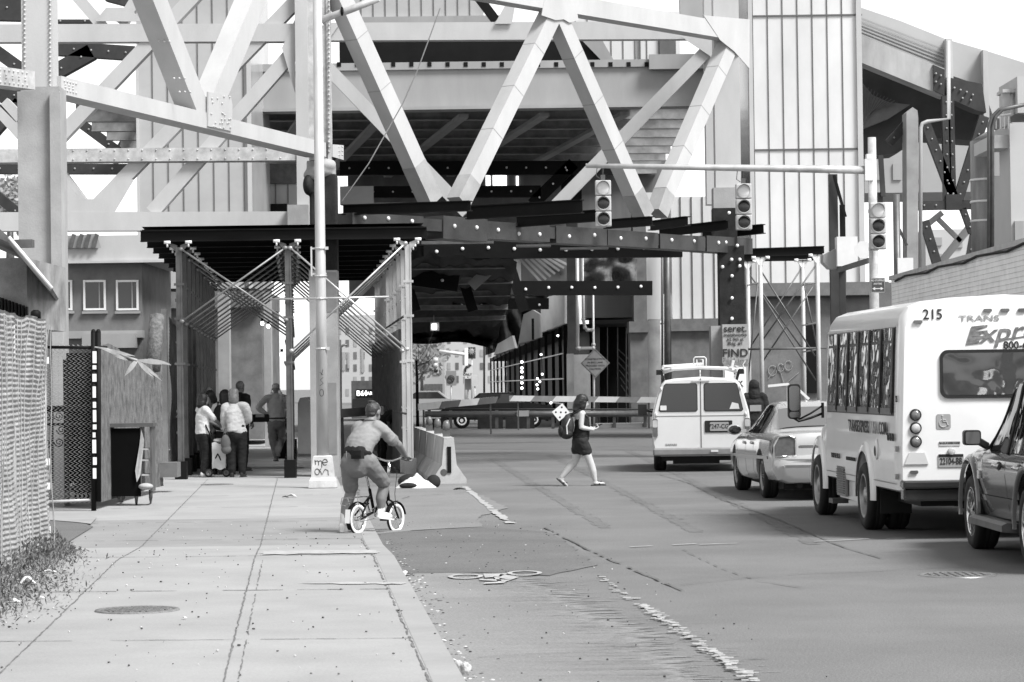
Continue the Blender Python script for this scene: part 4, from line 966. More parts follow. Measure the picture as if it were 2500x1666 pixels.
# ================================================================ far street
def far_b(label, x0_, x1_, y0_, y1_, D, mat, wins, roof=None):
    o = thing('street_building', label, 'building', P((x0_+x1_)/2, y1_, D)); mb = MB(); mb.bx(x0_, y0_, x1_, y1_, D, 8); mb.build('wall', mat, o)
    for (a, b_, c, d) in wins:
        mb = MB(); mb.bx(a, b_, c, d, D-.1, .2); w = mb.build('window', m_girder, o)
    if roof: mb = MB(); mb.bx(*roof, D-1, 1); mb.build('awning', m_scaf, o)
far_b('white building with rows of windows seen left beyond the shed', 760, 945, 770, 985, 270, m_far, [(835, 860, 842, 905), (848, 862, 853, 900), (882, 850, 888, 910), (832, 872, 836, 900)])
far_b('pale grey building with a dark awning down the far road', 950, 1085, 800, 985, 240, m_far2, [(1058, 892, 1075, 915)], (1036, 938, 1080, 962))
far_b('tall white building at the end of the far road', 1080, 1260, 760, 985, 255, m_far, [(1086, 860, 1090, 905), (1132, 855, 1138, 890)])
for x0_, y0_, nx, ny, dx, dy, D, nm in ((768, 800, 9, 6, 19, 30, 269.8, 'white building with rows'), (962, 862, 5, 2, 22, 34, 239.8, 'pale grey building'), (1092, 790, 8, 5, 20, 32, 254.8, 'tall white building')):
    w_ = [q for q in bpy.data.objects if q.get('label', '').startswith(nm)][0]
    for i in range(nx):
        for j in range(ny):
            if (i*7+j*3) % 5 == 0: continue
            mb = MB(); mb.bx(x0_+i*dx, y0_+j*dy, x0_+i*dx+8, y0_+j*dy+17, D+.16, .06); mb.build('window', m_dim if (i+j) % 3 else m_girder, w_)
for x, y0_, D, lab in ((958, 800, 170, 'thin dark lamp post far down the road, left of the light shed post'), (1182, 820, 175, 'thin dark lamp post far down the road near the scaffold passage'), (832, 850, 160, 'thin dark lamp post beyond the shed, left of the city bus')):
    mb = MB(); mb.tube([P(x, 936+F*H/D, D), P(x, y0_, D), P(x+4, y0_-6, D), P(x+16, y0_-8, D)], .07, 6); tag(mb.build('lamp_post', m_scaf), lab, 'lamp post')
random.seed(77); mb = MB(); tt = thing('street_tree', 'pale young street tree far down the road behind the no left turn sign', 'tree', G(1010, 985))
for i in range(520):
    c = P(random.gauss(1030, 26), random.gauss(872, 22), 215+random.uniform(-2, 2)); d = Vector((random.gauss(0, 1), 0, random.gauss(0, 1))).normalized()*.26; e = Vector((d.z, .1, -d.x))*.45
    mb.sheet([c-d, c+e, c+d, c-e])
mb.build('crown', M('spring_leaf', .20, .7, .4, 3), tt); mb = MB(); mb.tube([P(1030, 985, 215), P(1030, 870, 215)], [.15, .08], 6); mb.build('trunk', m_scaf, tt)
for x0_, x1_, y0_, lab in ((1166, 1228, 1012, 'low dark barrier block behind the closure rail, left of the crossing woman'), (1234, 1305, 1016, 'low dark barrier block behind the closure rail, just left of the dotted board'), (1052, 1090, 1022, 'small dark barrier block behind the closure rail near the shed post')):
    mb = MB(); slab(mb, [(x0_, 1047), (x0_+6, y0_), (x1_-6, y0_), (x1_, 1047)], 102.3, .4) if 'slab' in globals() else mb.bx(x0_, y0_, x1_, 1047, 102.3, .4); tag(mb.build('barrier_block', m_net), lab, 'barrier')
o = thing('city_bus', 'front of a city bus showing B61 on its destination board, behind the street pole', 'bus', G(890, 1020))
D = 130; b = P(888, 1000, D)
mb = MB(); mb.bx(858, 930, 924, 1022, D, 8); mb.build('body', m_scaf, o)
mb = MB(); mb.bx(870, 951, 922, 971, D-.06, .1); mb.build('destination_board', m_black, o)
mb = MB(); mb.bx(862, 974, 922, 1000, D-.05, .1); mb.build('windscreen', m_pane, o)
bl = glow('led_text', .9, .9)
text('B61', .36, bl, 'route_number', o, facing(P(884, 961, D-.08)-Vector(o.location)), .01); text('PARK SL', .22, bl, 'destination', o, facing(P(910, 961, D-.08)-Vector(o.location)), .006)
m_dcar = M('dark_car_paint', .012, .25, .1, 1)
def far_car(label, px, D, flip, mat):
    g_ = G(px, 936+F*H/D); o = thing('parked_car', label, 'car', g_, 'cars beyond the barricades'); b = Vector(o.location); s = -1 if flip else 1
    pr = [(-2.2, .35), (-2.25, .7), (-1.9, .9), (-1.2, .95), (-.7, 1.38), (.6, 1.4), (1.3, .98), (2.1, .85), (2.25, .6), (2.2, .3)]
    mb = MB(); mb.prism([(x*s, z) for x, z in pr], b, (1, 0, 0), UPZ, (0, 1.75, 0)); mb.build('body', mat, o)
    mb = MB(); mb.prism([(x*s, z) for x, z in ((-1.1, .97), (-.65, 1.33), (.55, 1.33), (1.1, .98))], b+Vector((0, -.006, 0)), (1, 0, 0), UPZ, (0, .004, 0)); mb.build('side_window', m_pane, o)
    for x in (-1.4, 1.4):
        mb = MB(); mb.cyl(b+Vector((x, -.03, .32)), b+Vector((x, .2, .32)), .32, 18); w = mb.build('tyre', m_black, o)
        mb = MB(); mb.tube([b+Vector((x+math.cos(a*.524)*.17, -.04, .32+math.sin(a*.524)*.17)) for a in range(12)], .035, 5, 0, True); mb.cyl(b+Vector((x, -.05, .32)), b+Vector((x, -.03, .32)), .07, 10); mb.build('rim', m_washer, o)
far_car('dark car with a bright wheel parked beyond the barricades, left of the crossing woman', 1215, 103.5, False, m_dcar)
far_car('pale car half hidden behind the closure rail by the shed post', 1040, 140, True, m_far2)
# street furniture far off
o = thing('traffic_signal', 'small traffic signal hanging from a white mast far down the road', 'traffic signal', G(1138, 1016))
D = 142
mb = MB(); mb.tube([P(1138, 1016, D), P(1138, 850, D)], .1, 8); mb.build('pole', m_stripe_l, o)
mb = MB(); mb.tube([P(1138, 866, D), P(1072, 858, D)], .09, 8); mb.build('arm', m_stripe_l, o)
mb = MB(); mb.bx(1058, 872, 1071, 912, D, .25); mb.build('housing', m_signal, o)
for i, y in enumerate((879, 892, 905)):
    mb = MB(); mb.ell(P(1064, y, D-.05), (.12, .06, .12), None, 10, 6); mb.build('lens', m_stripe_l if i < 2 else m_lens, o)
def small_sign(label, x0_, y0_, x1_, y1_, D, mat, txt=None, extra=None):
    o = thing('street_sign', label, 'street sign', G((x0_+x1_)/2, 936+F*H/D)); mb = MB(); mb.bx(x0_, y0_, x1_, y1_, D, .05); mb.build('panel', mat, o)
    mb = MB(); mb.tube([P((x0_+x1_)/2, y1_, D+.06), P((x0_+x1_)/2, 936+F*H/D, D+.06)], .04, 6); mb.build('post', m_scaf_l, o)
    if txt:
        for s_, yy, sz in txt: text(s_, sz, ink, 'lettering', o, facing(P((x0_+x1_)/2, yy, D-.01)-Vector(o.location)), .004)
    if extra: extra(o)
def nolt(o):
    c = P(1101, 925, 119.97); mb = MB(); mb.tube([c+Vector((math.cos(i*.35)*.15, 0, math.sin(i*.35)*.15)) for i in range(18)], .018, 5, 0, True); mb.tube([c+Vector((-.1, 0, .1)), c+Vector((.1, 0, -.1))], .016, 5); mb.tube([c+Vector((.05, 0, -.09)), c+Vector((.05, 0, .04)), c+Vector((-.07, 0, .04))], .02, 5); mb.build('symbol', ink3, o)
small_sign('no left turn sign on a thin post down the far road', 1089, 906, 1114, 942, 120, m_far2, None, nolt)
def rarr(o):
    D = 129.97; mb = MB(); mb.tube([P(1136, 908, D), P(1136, 900, D), P(1139, 896, D), P(1144, 894, D)], .05, 6); mb.prism([(0, .12), (.18, .04), (.02, -.08)], P(1143, 894, D), (1, 0, 0), UPZ, (0, .02, 0)); mb.build('arrow', ink3, o)
small_sign('white right turn only sign with a curved arrow', 1129, 892, 1154, 920, 130, m_stripe_l, [('ONLY', 915, .16)], rarr)
def flower(o):
    D = 137.9; mb = MB(); c = P(1151.5, 858, D); mb.ell(c, (.13, .02, .13), None, 12, 6)
    for i in range(10): mb.beam(c, c+Vector((math.cos(i*.628)*.2, 0, math.sin(i*.628)*.2)), .05, .02)
    mb.build('sunburst', m_far, o)
small_sign('dark banner with a pale sunburst beside the far mast', 1143, 848, 1161, 876, 138, ink3, None, flower)
small_sign('small dark two-line parking sign right of the no left turn sign', 1135, 925, 1150, 952, 121, m_girder)
small_sign('round white sign plate low beside the far scaffold', 1152, 915, 1166, 944, 124, m_stripe_l)
t = thing('bare_sapling', 'thin bare sapling rising beside the light shed post', 'tree', G(1018, 1050))
mb = MB(); mb.tube([G(1020, 1062)+Vector((0, 0, 0)), P(1018, 920, 92), P(1016, 880, 92)], [.06, .05, .03], 6); mb.build('trunk', m_black, t)
mb = MB(); random.seed(14)
for i in range(14):
    a = P(1017, random.uniform(880, 940), 92); b_ = a+Vector((random.uniform(-.2, .9), random.uniform(-.3, .3), random.uniform(.3, 1.1))); mb.tube([a, (a+b_)/2+Vector((.05, 0, -.06)), b_], [.012, .009, .005], 4)
mb.build('branch', m_scaf, t)
# hanging work light under the netting
o = thing('work_light', 'square work light with a bright face hung beneath the netting', 'lamp', P(1060, 795, 90))
mb = MB(); mb.bx(1051, 788, 1072, 808, 90, .2); mb.build('housing', m_scaf_l, o)
mb = MB(); mb.bx(1054, 791, 1066, 805, 89.9, .05); mb.build('face', glow('lamp_face', .9, 1.2), o)
mb = MB(); mb.tube([P(1060, 788, 90), P(1060, 770, 90)], .02, 5); mb.build('bracket', m_scaf, o)
# ================================================================ right-hand scaffold
o = thing('scaffold_tower', 'light scaffold frame with crossed braces and a black beam before the granite base', 'scaffold', G(1925, 1110))
b0 = 65.; b1 = 69.
for x, y0_, D in ((1856, 628, b0), (1995, 622, b0), (1825, 637, b1), (1959, 634, b1)):
    mb = MB(); g_ = G(x+4, 930+F*H/D); p = P(x, y0_, D); mb.cyl(Vector((p.x, p.y, 0)), p, .055, 10); mb.build('post', m_scaf_l, o)
    mb = MB(); mb.prism([(-.04, -.2), (.04, -.2), (.16, 0), (-.16, 0)], p-Vector((0, .05, 0)), (1, 0, 0), UPZ, (0, .1, 0))
    for sg in (-1, 1): mb.cyl(p+Vector((sg*.17-.05, -.08, -.02)), p+Vector((sg*.17+.05, -.08, -.02)), .04, 8)
    mb.build('u_head', m_washer, o)
for a, b_, D in (((1834, 617), (2012, 611), b0), ((1800, 630), (1985, 627), b1)):
    mb = MB(); mb.ibeam(P(*a, D), P(*b_, D), .16, .2, .02); mb.build('beam', m_black, o)
for a, b_, D in (((1860, 665), (1990, 870), b0), ((1992, 648), (1862, 830), b0), ((1828, 668), (1957, 850), b1), ((1957, 655), (1830, 850), b1), ((1860, 720), (1992, 930), b0), ((1985, 700), (1864, 880), b0), ((1850, 690), (1826, 930), 67), ((1962, 690), (1995, 850), 67)):
    mb = MB(); mb.tube([P(*a, D), P(*b_, D)], .022, 6); mb.build('brace', m_scaf, o)
for y in (853,):
    mb = MB(); mb.tube([P(1826, 853, b0), P(2018, 850, b0)], .03, 6); mb.build('ledger', m_scaf, o)
for x0_, x1_, y in ((1825, 1856, 697), (1959, 1995, 697), (1959, 1995, 795), (1959, 1995, 860)):
    mb = MB(); mb.tube([P(x0_, y, b1), P(x1_, y-6, b0)], .02, 6); mb.build('rung', m_scaf_l, o)
o = thing('sawhorse_rail', 'white painted timber handrail beside the hooded person', 'handrail', G(1930, 1100))
for x in (1926, 1937): mb = MB(); mb.bx(x-4, 938, x+3, 1100, 63, .08); mb.build('post', m_stripe_l, o)
mb = MB(); mb.beam(P(1875, 943, 63), P(1926, 938, 63), .05, .06); mb.beam(P(1937, 940, 63), P(1975, 975, 63), .05, .06); mb.build('rail', m_stripe_l, o)
# ================================================================ signal mast and signals
D = 48.; k = D/F
o = thing('signal_mast', 'white signal pole with a long mast arm reaching over the road', 'mast', (P(2134, 700, D).x, D, 0)); b = Vector(o.location)
mb = MB(); mb.tube([b, b+Vector((0, 0, 2)), b+Vector((0, 0, 6.1))], [.10, .09, .075], 14); mb.build('pole', m_steel_w, o)
mb = MB(); mb.tube([P(2125, 416, D), P(1990, 413, D), P(1700, 409, D), P(1430, 405, D)], [.075, .07, .055, .04], 12); mb.build('arm', m_scaf_l, o)
mb = MB(); mb.bx(2112, 388, 2132, 441, D-.1, .2); mb.bx(2116, 376, 2128, 390, D-.1, .2); mb.build('control_box', m_stripe_l, o)
m_sigl = glow('signal_lens_lit', .5, .05)
def signal(label, px, y0_, parent_D, hang, sc=1.):
    D = parent_D; k = D/F; c = P(px, y0_+60, D); o = thing('traffic_signal', label, 'traffic signal', c, 'three-lens traffic signals'); q = Vector((0, 0, 0))
    for i in range(3):
        mb = MB(); z = (1-i)*.282*sc
        mb.box(q+Vector((0, .06, z)), (.285*sc, .18, .272*sc)); 
        s_ = mb.build('section', m_signal, o, True); bv = s_.modifiers.new('b', 'BEVEL'); bv.width = .02; bv.segments = 2
        mb = MB(); n = 20; rr = .118*sc
        mb.tube([q+Vector((math.cos(2*math.pi*j/n)*rr, -.035, z+math.sin(2*math.pi*j/n)*rr)) for j in range(n)], .012, 5, 0, True)
        for j in range(3, 20):                          # visor hood over the lens
            a0 = R(-25+j*10.5); a1 = R(-25+(j+1)*10.5)
            pts = [q+Vector((math.cos(a)*rr, yy, z+math.sin(a)*rr)) for a, yy in ((a0, -.03), (a1, -.03), (a1, -.03-.14*max(.1, math.sin(a1))), (a0, -.03-.14*max(.1, math.sin(a0))))]
            mb.sheet(pts)
        mb.build('visor', m_signal, o, True)
        mb = MB(); mb.ell(q+Vector((0, -.02, z)), (rr*.98, .035, rr*.98), None, 24, 10); mb.build('lens', m_sigl if i == 0 else m_lens, o, True)
    if hang:
        mb = MB(); mb.tube([q+Vector((0, .05, .42*sc)), q+Vector((0, .05, .66)), q+Vector((-.02, .05, .72))], .016, 6); mb.tube([q+Vector((-.05, .05, .45)), q+Vector((-.12, .05, .5)), q+Vector((-.1, .05, .68))], .008, 5); mb.box(q+Vector((0, .05, .47)), (.08, .06, .1)); mb.build('hanger', m_scaf, o, True)
    else:
        mb = MB(); mb.box(q+Vector((-.06, .2, .28)), (.16, .14, .06)); mb.box(q+Vector((-.06, .2, -.4)), (.16, .14, .06)); mb.build('bracket', m_steel_w, o, True)
    return o
signal('hanging traffic signal nearest the arm tip, before the pale diagonal', 1473, 437, 48, True)
signal('hanging traffic signal in front of the wrapped black column, mid-arm', 1816, 445, 48, True)
signal('traffic signal fixed to the mast pole by the painted wall', 2144, 492, 47.6, False)
o = thing('parking_sign', 'small dark NO STOPPING ANYTIME sign with a two-way arrow on the mast pole', 'street sign', P(2143, 715, 47.7))
c = P(2143, 697, 47.7)
m_signd = M('sign_dark', .06, .5, .1)
mb = MB(); mb.box(c, (.26, .01, .265)); mb.build('panel', m_signd, o)
mb = MB(); q = [c+Vector((x*.122, -.007, z*.125)) for x, z in ((-1, -1), (1, -1), (1, 1), (-1, 1))]; mb.tube(q, .004, 4, 0, True); mb.build('border', m_stripe_l, o)
for s_, dz in (('NO STOPPING', .085), ('ANYTIME', .025)): text(s_, .048, m_stripe_l, 'lettering', o, facing(c+Vector((0, -.008, dz))-Vector(o.location)), .001, .75)
mb = MB(); mb.box(c+Vector((0, -.008, -.06)), (.12, .004, .016)); [mb.prism([(sg*.05, -.03), (sg*.10, 0), (sg*.05, .03)], c+Vector((0, -.008, -.06)), (1, 0, 0), UPZ, (0, .004, 0)) for sg in (-1, 1)]; mb.build('arrow', m_stripe_l, o)
mb = MB(); c = P(2108, 610, 49); mb.prism([(math.cos(R(22.5+45*i))*.17, math.sin(R(22.5+45*i))*.17) for i in range(8)], c, (1, 0, 0), UPZ, (0, .01, 0)); tag(mb.build('stop_sign', m_stripe_l), 'pale back of an octagonal sign between the white box and the mast pole', 'street sign')
o = thing('steel_post', 'dark twin steel post standing behind the white control box', 'post', (P(2040, 700, 55).x, 55, 0))
mb = MB(); mb.bx(2030, 425, 2050, 1150, 55, .2); mb.bx(2052, 650, 2068, 1150, 55.1, .2); mb.build('shaft', m_rust, o)
mb = MB(); mb.beam(P(2036, 428, 54.9), P(2064, 530, 54.9), .05, .06); mb.bx(2052, 500, 2064, 660, 55, .1); mb.build('strut', m_black, o)
o = thing('cabinet', 'white control box on a grey bracket arm, hung on the dark post', 'control box', P(2066, 650, 51))
mb = MB(); mb.bx(2044, 578, 2094, 650, 51, .35); mb.build('box', m_stripe_l, o)
mb = MB(); a = [P(2010, 622, 51.2), P(2044, 606, 51.2), P(2044, 656, 51.2), P(2026, 656, 51.2), P(2010, 640, 51.2)]; bb = [v+Vector((0, .5, 0)) for v in a]; mb.add(a+bb, [(0, 1, 2, 3, 4), (9, 8, 7, 6, 5)]+[(i, (i+1) % 5, 5+(i+1) % 5, 5+i) for i in range(5)]); mb.build('hood', m_girder, o)
mb = MB(); mb.beam(P(2046, 660, 51.3), P(2122, 636, 48.6), .06, .09); mb.build('arm', m_scaf, o)
# ================================================================ painted brick wall on the right
WX = 7.5
o = thing('brick_wall', 'long pale painted brick wall with a dark cable along its top, right of the bus', 'wall', (WX, 45, 0))
mb = MB(); mb.box((WX+.2, 37, 1.84), (.4, 31, 3.68)); mb.build('face', m_brick, o)
mb = MB()
for j in range(46):
    z = .1+j*.078
    mb.box((WX-.002, 37, z), (.009, 31, .008))
mb.build('mortar', M('mortar_line', .55, .9, .3, 3), o)
mb = MB(); mb.box((WX+.2, 37, 3.72), (.5, 31, .08)); mb.build('coping', m_scaf_l, o)
mb = MB(); mb.tube([Vector((WX-.04, 21.8+i*1.3, 3.66+.03*math.sin(i*2.1))) for i in range(24)], .022, 6); mb.build('cable', m_black, o)
mb = MB(); mb.bx(2146, 690, 2200, 1150, 53.2, .4); tag(mb.build('wall_shadow_slab', m_conc_d), 'dark slab added as the brick wall shadow, behind the NO STOPPING sign', 'wall')  # added slab: shadow on the brick wall put in as dark stone
o = thing('utility_post', 'dark pipe post with a white meter box behind the brick wall', 'post', (P(2188, 600, 56).x, 56, 0))
mb = MB(); p = P(2188, 475, 56); mb.cyl(Vector((p.x, p.y, 0)), p, .075, 12); mb.build('shaft', m_scaf, o)
mb = MB(); mb.bx(2192, 630, 2230, 690, 55.8, .2); mb.build('meter_box', m_stripe_l, o)
mb = MB(); mb.bx(2140, 470, 2156, 560, 56.5, .1); mb.beam(P(2150, 380, 56.5), P(2156, 480, 56.5), .1, .1); mb.beam(P(2196, 560, 56), P(2214, 600, 56), .05, .05); mb.build('bracket', m_rust, o)
# ================================================================ viaduct at the upper right
def slab(mb, poly, D, dep, dx=.0, m=0):
    a = [P(x, y, D) for x, y in poly]; bb = [v+Vector((dx, dep, 0)) for v in a]; n = len(poly)
    mb.add(a+bb, [list(range(n)), list(range(n, 2*n))[::-1]]+[[i, (i+1) % n, n+(i+1) % n, n+i] for i in range(n)], m)
o = thing('elevated_viaduct', 'pale elevated viaduct curving away at the upper right above the wall', 'viaduct', P(2300, 690, 92))
mb = MB(); slab(mb, [(2100, 18), (2200, 52), (2310, 96), (2420, 128), (2560, 172), (2560, 330), (2425, 285), (2400, 212), (2310, 180), (2100, 88)], 92, 3); mb.build('parapet', M('viaduct_parapet', .38, .7, .08, .6), o)
mb = MB()
for i in range(6): mb.beam(P(2100, 44+i*8, 91.9), P(2306, 122+i*9, 91.9), .03, .05)
mb.build('cable_run', m_girder, o)
mb = MB(); slab(mb, [(2310, 94), (2325, 96), (2328, 200), (2310, 190)], 91.5, .5); slab(mb, [(2400, 122), (2412, 124), (2416, 300), (2402, 290)], 91.5, .5); mb.build('rib', m_steel_l, o)
mb = MB(); slab(mb, [(2100, 86), (2306, 168), (2306, 236), (2100, 152)], 90.5, 1); mb.build('fascia', M('stained_fascia', .36, .8, .35, 1.0, streak=.3, fine=.1), o)
mb = MB(); slab(mb, [(2278, 158), (2306, 170), (2306, 234), (2280, 222)], 90.4, 1); slab(mb, [(2318, 190), (2398, 205), (2408, 275), (2385, 270), (2316, 240)], 90.4, 1)
for x, y in ((2285, 180), (2285, 200), (2297, 185), (2297, 206), (2330, 215), (2345, 220), (2360, 225), (2375, 232), (2370, 245), (2350, 240)): mb.rivet(P(x, y, 90.35), .04, 1)
mb.build('end_box', [m_rust, m_girder], o)
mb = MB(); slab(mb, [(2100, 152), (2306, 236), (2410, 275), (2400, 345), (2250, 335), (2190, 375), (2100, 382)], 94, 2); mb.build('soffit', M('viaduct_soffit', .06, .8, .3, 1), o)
mb = MB(); slab(mb, [(2100, 196), (2130, 232), (2170, 250), (2222, 256), (2170, 290), (2100, 318)], 93.5, .4); mb.build('arch_lining', M('ribbed_lining', .17, .8, .2, 3), o)
mb = MB()
for i in range(12): mb.beam(P(2104+i*8, 205+i*4.4 if i < 6 else 232+(i-6)*3.5, 93.4), P(2100+i*3, 312-i*4, 93.4), .03, .03)
mb.build('arch_rib', m_scaf, o)
mb = MB(); slab(mb, [(2213, 275), (2228, 262), (2240, 270), (2242, 290), (2240, 1000), (2216, 1000)], 89, 1); mb.build('column', m_conc, o)
mb = MB(); mb.tube([P(x, y, 88) for x, y in ((2315, 100), (2317, 290), (2264, 297), (2252, 302), (2248, 312), (2247, 700))], .065, 10); mb.build('downpipe', m_steel_l, o)
o = thing('steel_trestle', 'black riveted V-shaped trestle under the elevated viaduct, right', 'bridge frame', P(2330, 690, 91))
for a, b_, w in (((2258, 300), (2330, 490), .32), ((2308, 235), (2312, 490), .26), ((2320, 235), (2326, 490), .2), ((2402, 285), (2338, 490), .34), ((2240, 503), (2385, 500), .3), ((2256, 540), (2292, 660), .3), ((2350, 510), (2372, 570), .2), ((2378, 560), (2360, 660), .2), ((2170, 350), (2215, 300), .3)):
    mb = MB(); p = P(*a, 90); q = P(*b_, 90); mb.beam(p, q, w, .3, 0, nb); d = q-p; n = max(2, int(d.length/.4))
    for i in range(n): mb.ell(p+d*((i+.5)/n)+Vector((0, -.16, 0)), (.035, .03, .035), None, 6, 4, 1)
    mb.build('member', [m_rust, m_girder], o)
for a, b_, w in (((2375, 545), (2290, 650), .26), ((2290, 535), (2345, 590), .16), ((2250, 560), (2300, 520), .2)):
    mb = MB(); mb.beam(P(*a, 96), P(*b_, 96), w, .2, 0, nb); mb.build('brace', m_girder, o)
mb = MB(); mb.bx(2310, 475, 2350, 512, 89.8, .35); mb.build('gusset_plate', m_rust, o)
far_b('long pale warehouse seen through the black trestle', 2110, 2420, 345, 470, 150, m_far2, [(2140, 400, 2160, 440), (2180, 400, 2200, 440), (2230, 395, 2252, 440)])
far_b('pale low house with dark windows under the trestle', 2260, 2400, 560, 700, 140, m_far, [(2280, 580, 2300, 600), (2330, 585, 2350, 605), (2285, 620, 2300, 640)])
o = thing('storage_tank', 'weathered round tank with pale hoops behind the brick wall', 'tank', P(2420, 690, 84))
m_tank = M('tank_stave', .20, .8, .5, 2.2, streak=.15, fine=.15)
k = 84/F; c = P(2424, 700, 84); zt = P(2424, 345, 84).z
mb = MB(); mb.cyl(c, Vector((c.x, c.y, zt)), 50*k, 32); mb.tube([Vector((c.x, c.y, zt)), Vector((c.x, c.y, zt+.3))], [50*k, 10*k], 32); mb.build('shell', m_tank, o)
for y in (440, 493, 540, 640):
    z = P(2424, y, 84).z; mb = MB(); mb.tube([Vector((c.x+math.cos(i*.2618)*50*k, c.y+math.sin(i*.2618)*50*k, z)) for i in range(24)], .04, 6, 0, True); mb.build('hoop', m_stripe_l, o)
o = thing('white_building', 'bright white building with a roof hatch at the right edge above the wall', 'building', P(2490, 690, 80))
mb = MB(); mb.bx(2468, 300, 2620, 700, 80, 4); mb.bx(2420, 330, 2470, 362, 80.2, 3); mb.build('wall', m_far, o)
mb = MB(); mb.bx(2484, 186, 2620, 275, 80, 3); mb.bx(2448, 222, 2466, 310, 80.4, .3); mb.bx(2448, 218, 2486, 226, 80.3, 1); mb.build('roof_hatch', m_far, o)
mb = MB(); [mb.beam(P(2422+i*10, 285, 80), P(2422+i*10, 315, 80), .03, .03) for i in range(5)]; mb.beam(P(2418, 285, 80), P(2468, 278, 80), .03, .04); mb.build('railing', m_girder, o)
mb = MB(); mb.bx(2478, 540, 2500, 592, 79.9, .2); mb.bx(2424, 372, 2440, 430, 79.7, .1); mb.build('window', m_girder, o)
for x in (2414, 2423):
    mb = MB(); mb.tube([P(x, 640, 79.5), P(x, 310, 79.5), P(x+8, 285, 79.5), P(x+25, 268, 79.5), P(2520, 252, 79.5)], .055, 8); mb.build('conduit', m_scaf, o)
# ================================================================ vehicles (local axes: x right, y forward, z up, origin under the rear bumper)
m_wpaint = M('white_van_paint', .62, .25, .06, 1.2, coat=.6); m_bpaint = M('white_bus_paint', .72, .28, .05, 1.0, coat=.5)
m_silver = M('silver_paint', .46, .24, .06, 1.5, metal=.4, coat=.8); m_grey = M('dark_grey_paint', .055, .22, .1, 1.5, metal=.3, coat=1.)
m_tyre = M('tyre_rubber', .012, .75, .2, 8); m_chrome = M('chrome', .62, .14, .08, 3, metal=1.); m_rim = M('steel_rim', .30, .35, .25, 6, metal=.7)
m_cglass = glass('car_glass', .012, .03, .25); m_bglass = glass('bus_glass', .012, .02, .9); m_trim = M('black_trim', .012, .45, .1, 4)
m_lamp_r = M('tail_lamp_dark', .10, .2, .3, 12, coat=.5); m_lamp_c = M('lamp_clear', .45, .15, .2, 12, coat=.5); m_bump = M('grey_bumper', .20, .45, .15, 4); m_under = M('underbody', .012, .9, .3, 4)
m_seam2 = M('door_seam', .05, .7)
m_vglass = glass('van_glass', .045, .10)
class Loft:
    def __init__(s, st): s.st = st
    def prof(s, y):
        st = s.st
        if y <= st[0][0]: return st[0][1]
        for (a, p), (b, q) in zip(st, st[1:]):
            if y <= b:
                f = (y-a)/(b-a); return [(x0+(x1-x0)*f, z0+(z1-z0)*f) for (x0, z0), (x1, z1) in zip(p, q)]
        return st[-1][1]
    def pt(s, y, t, side=-1, off=0.):
        p = s.prof(y); t = max(0, min(len(p)-1.0001, t)); i = int(t); f = t-i
        x = p[i][0]+(p[i+1][0]-p[i][0])*f; z = p[i][1]+(p[i+1][1]-p[i][1])*f
        v = Vector((x*side, y, z))
        if off:
            dx = p[i+1][0]-p[i][0]; dz = p[i+1][1]-p[i][1]; n = Vector((dz*side, 0, -dx)); 
            if n.length > 1e-6: v += n.normalized()*off
        return v
    def mesh(s, mb, ny=60, m=0):
        y0 = s.st[0][0]; y1 = s.st[-1][0]; ysr = sorted(set([a for a, _ in s.st]+[y0+(y1-y0)*i/ny for i in range(ny+1)]))
        k = len(s.st[0][1]); o = len(mb.v); ring = 2*k
        for y in ysr:
            p = s.prof(y)
            mb.v += [Vector((x, y, z)) for x, z in p]+[Vector((-x, y, z)) for x, z in reversed(p)]
        for i in range(len(ysr)-1):
            for j in range(ring):
                a = o+i*ring+j; b = o+i*ring+(j+1) % ring
                mb.f.append([a, b, b+ring, a+ring]); mb.m.append(m); mb.sm.append(True)
        mb.f.append([o+j for j in range(ring)][::-1]); mb.m.append(m); mb.sm.append(False)
        mb.f.append([o+(len(ysr)-1)*ring+j for j in range(ring)]); mb.m.append(m); mb.sm.append(False)
    def quad(s, mb, c, side=-1, off=.006, n=8, m=0):     # patch between four (y, t) corners
        (a, b, cc, d) = c
        def fn(u, v):
            y = (a[0]*(1-u)+b[0]*u)*(1-v)+(d[0]*(1-u)+cc[0]*u)*v; t = (a[1]*(1-u)+b[1]*u)*(1-v)+(d[1]*(1-u)+cc[1]*u)*v
            return s.pt(y, t, side, off)
        mb.grid(fn, n, n, m)
def weld_sharp(o, ang=32):
    b = bmesh.new(); b.from_mesh(o.data); bmesh.ops.remove_doubles(b, verts=b.verts, dist=.0008); bmesh.ops.dissolve_degenerate(b, edges=b.edges, dist=.0005); bmesh.ops.recalc_face_normals(b, faces=b.faces)
    for e in b.edges:
        if len(e.link_faces) == 2 and e.calc_face_angle(0) > R(ang): e.smooth = False
    for f in b.faces: f.smooth = True
    b.to_mesh(o.data); b.free()
def cut(o, cutters):                                     # wheel arches
    for (c, r, w) in cutters:
        mb = MB(); mb.cyl(Vector(c)-Vector((w, 0, 0)), Vector(c)+Vector((w, 0, 0)), r, 36); k = mb.build('cut', [])
        md = o.modifiers.new('b', 'BOOLEAN'); md.object = k; md.operation = 'DIFFERENCE'; md.solver = 'EXACT'
        k.parent = o.parent
        bpy.context.view_layer.update(); me = mesh_of(o); o.modifiers.clear(); o.data = me
        bpy.data.objects.remove(k)
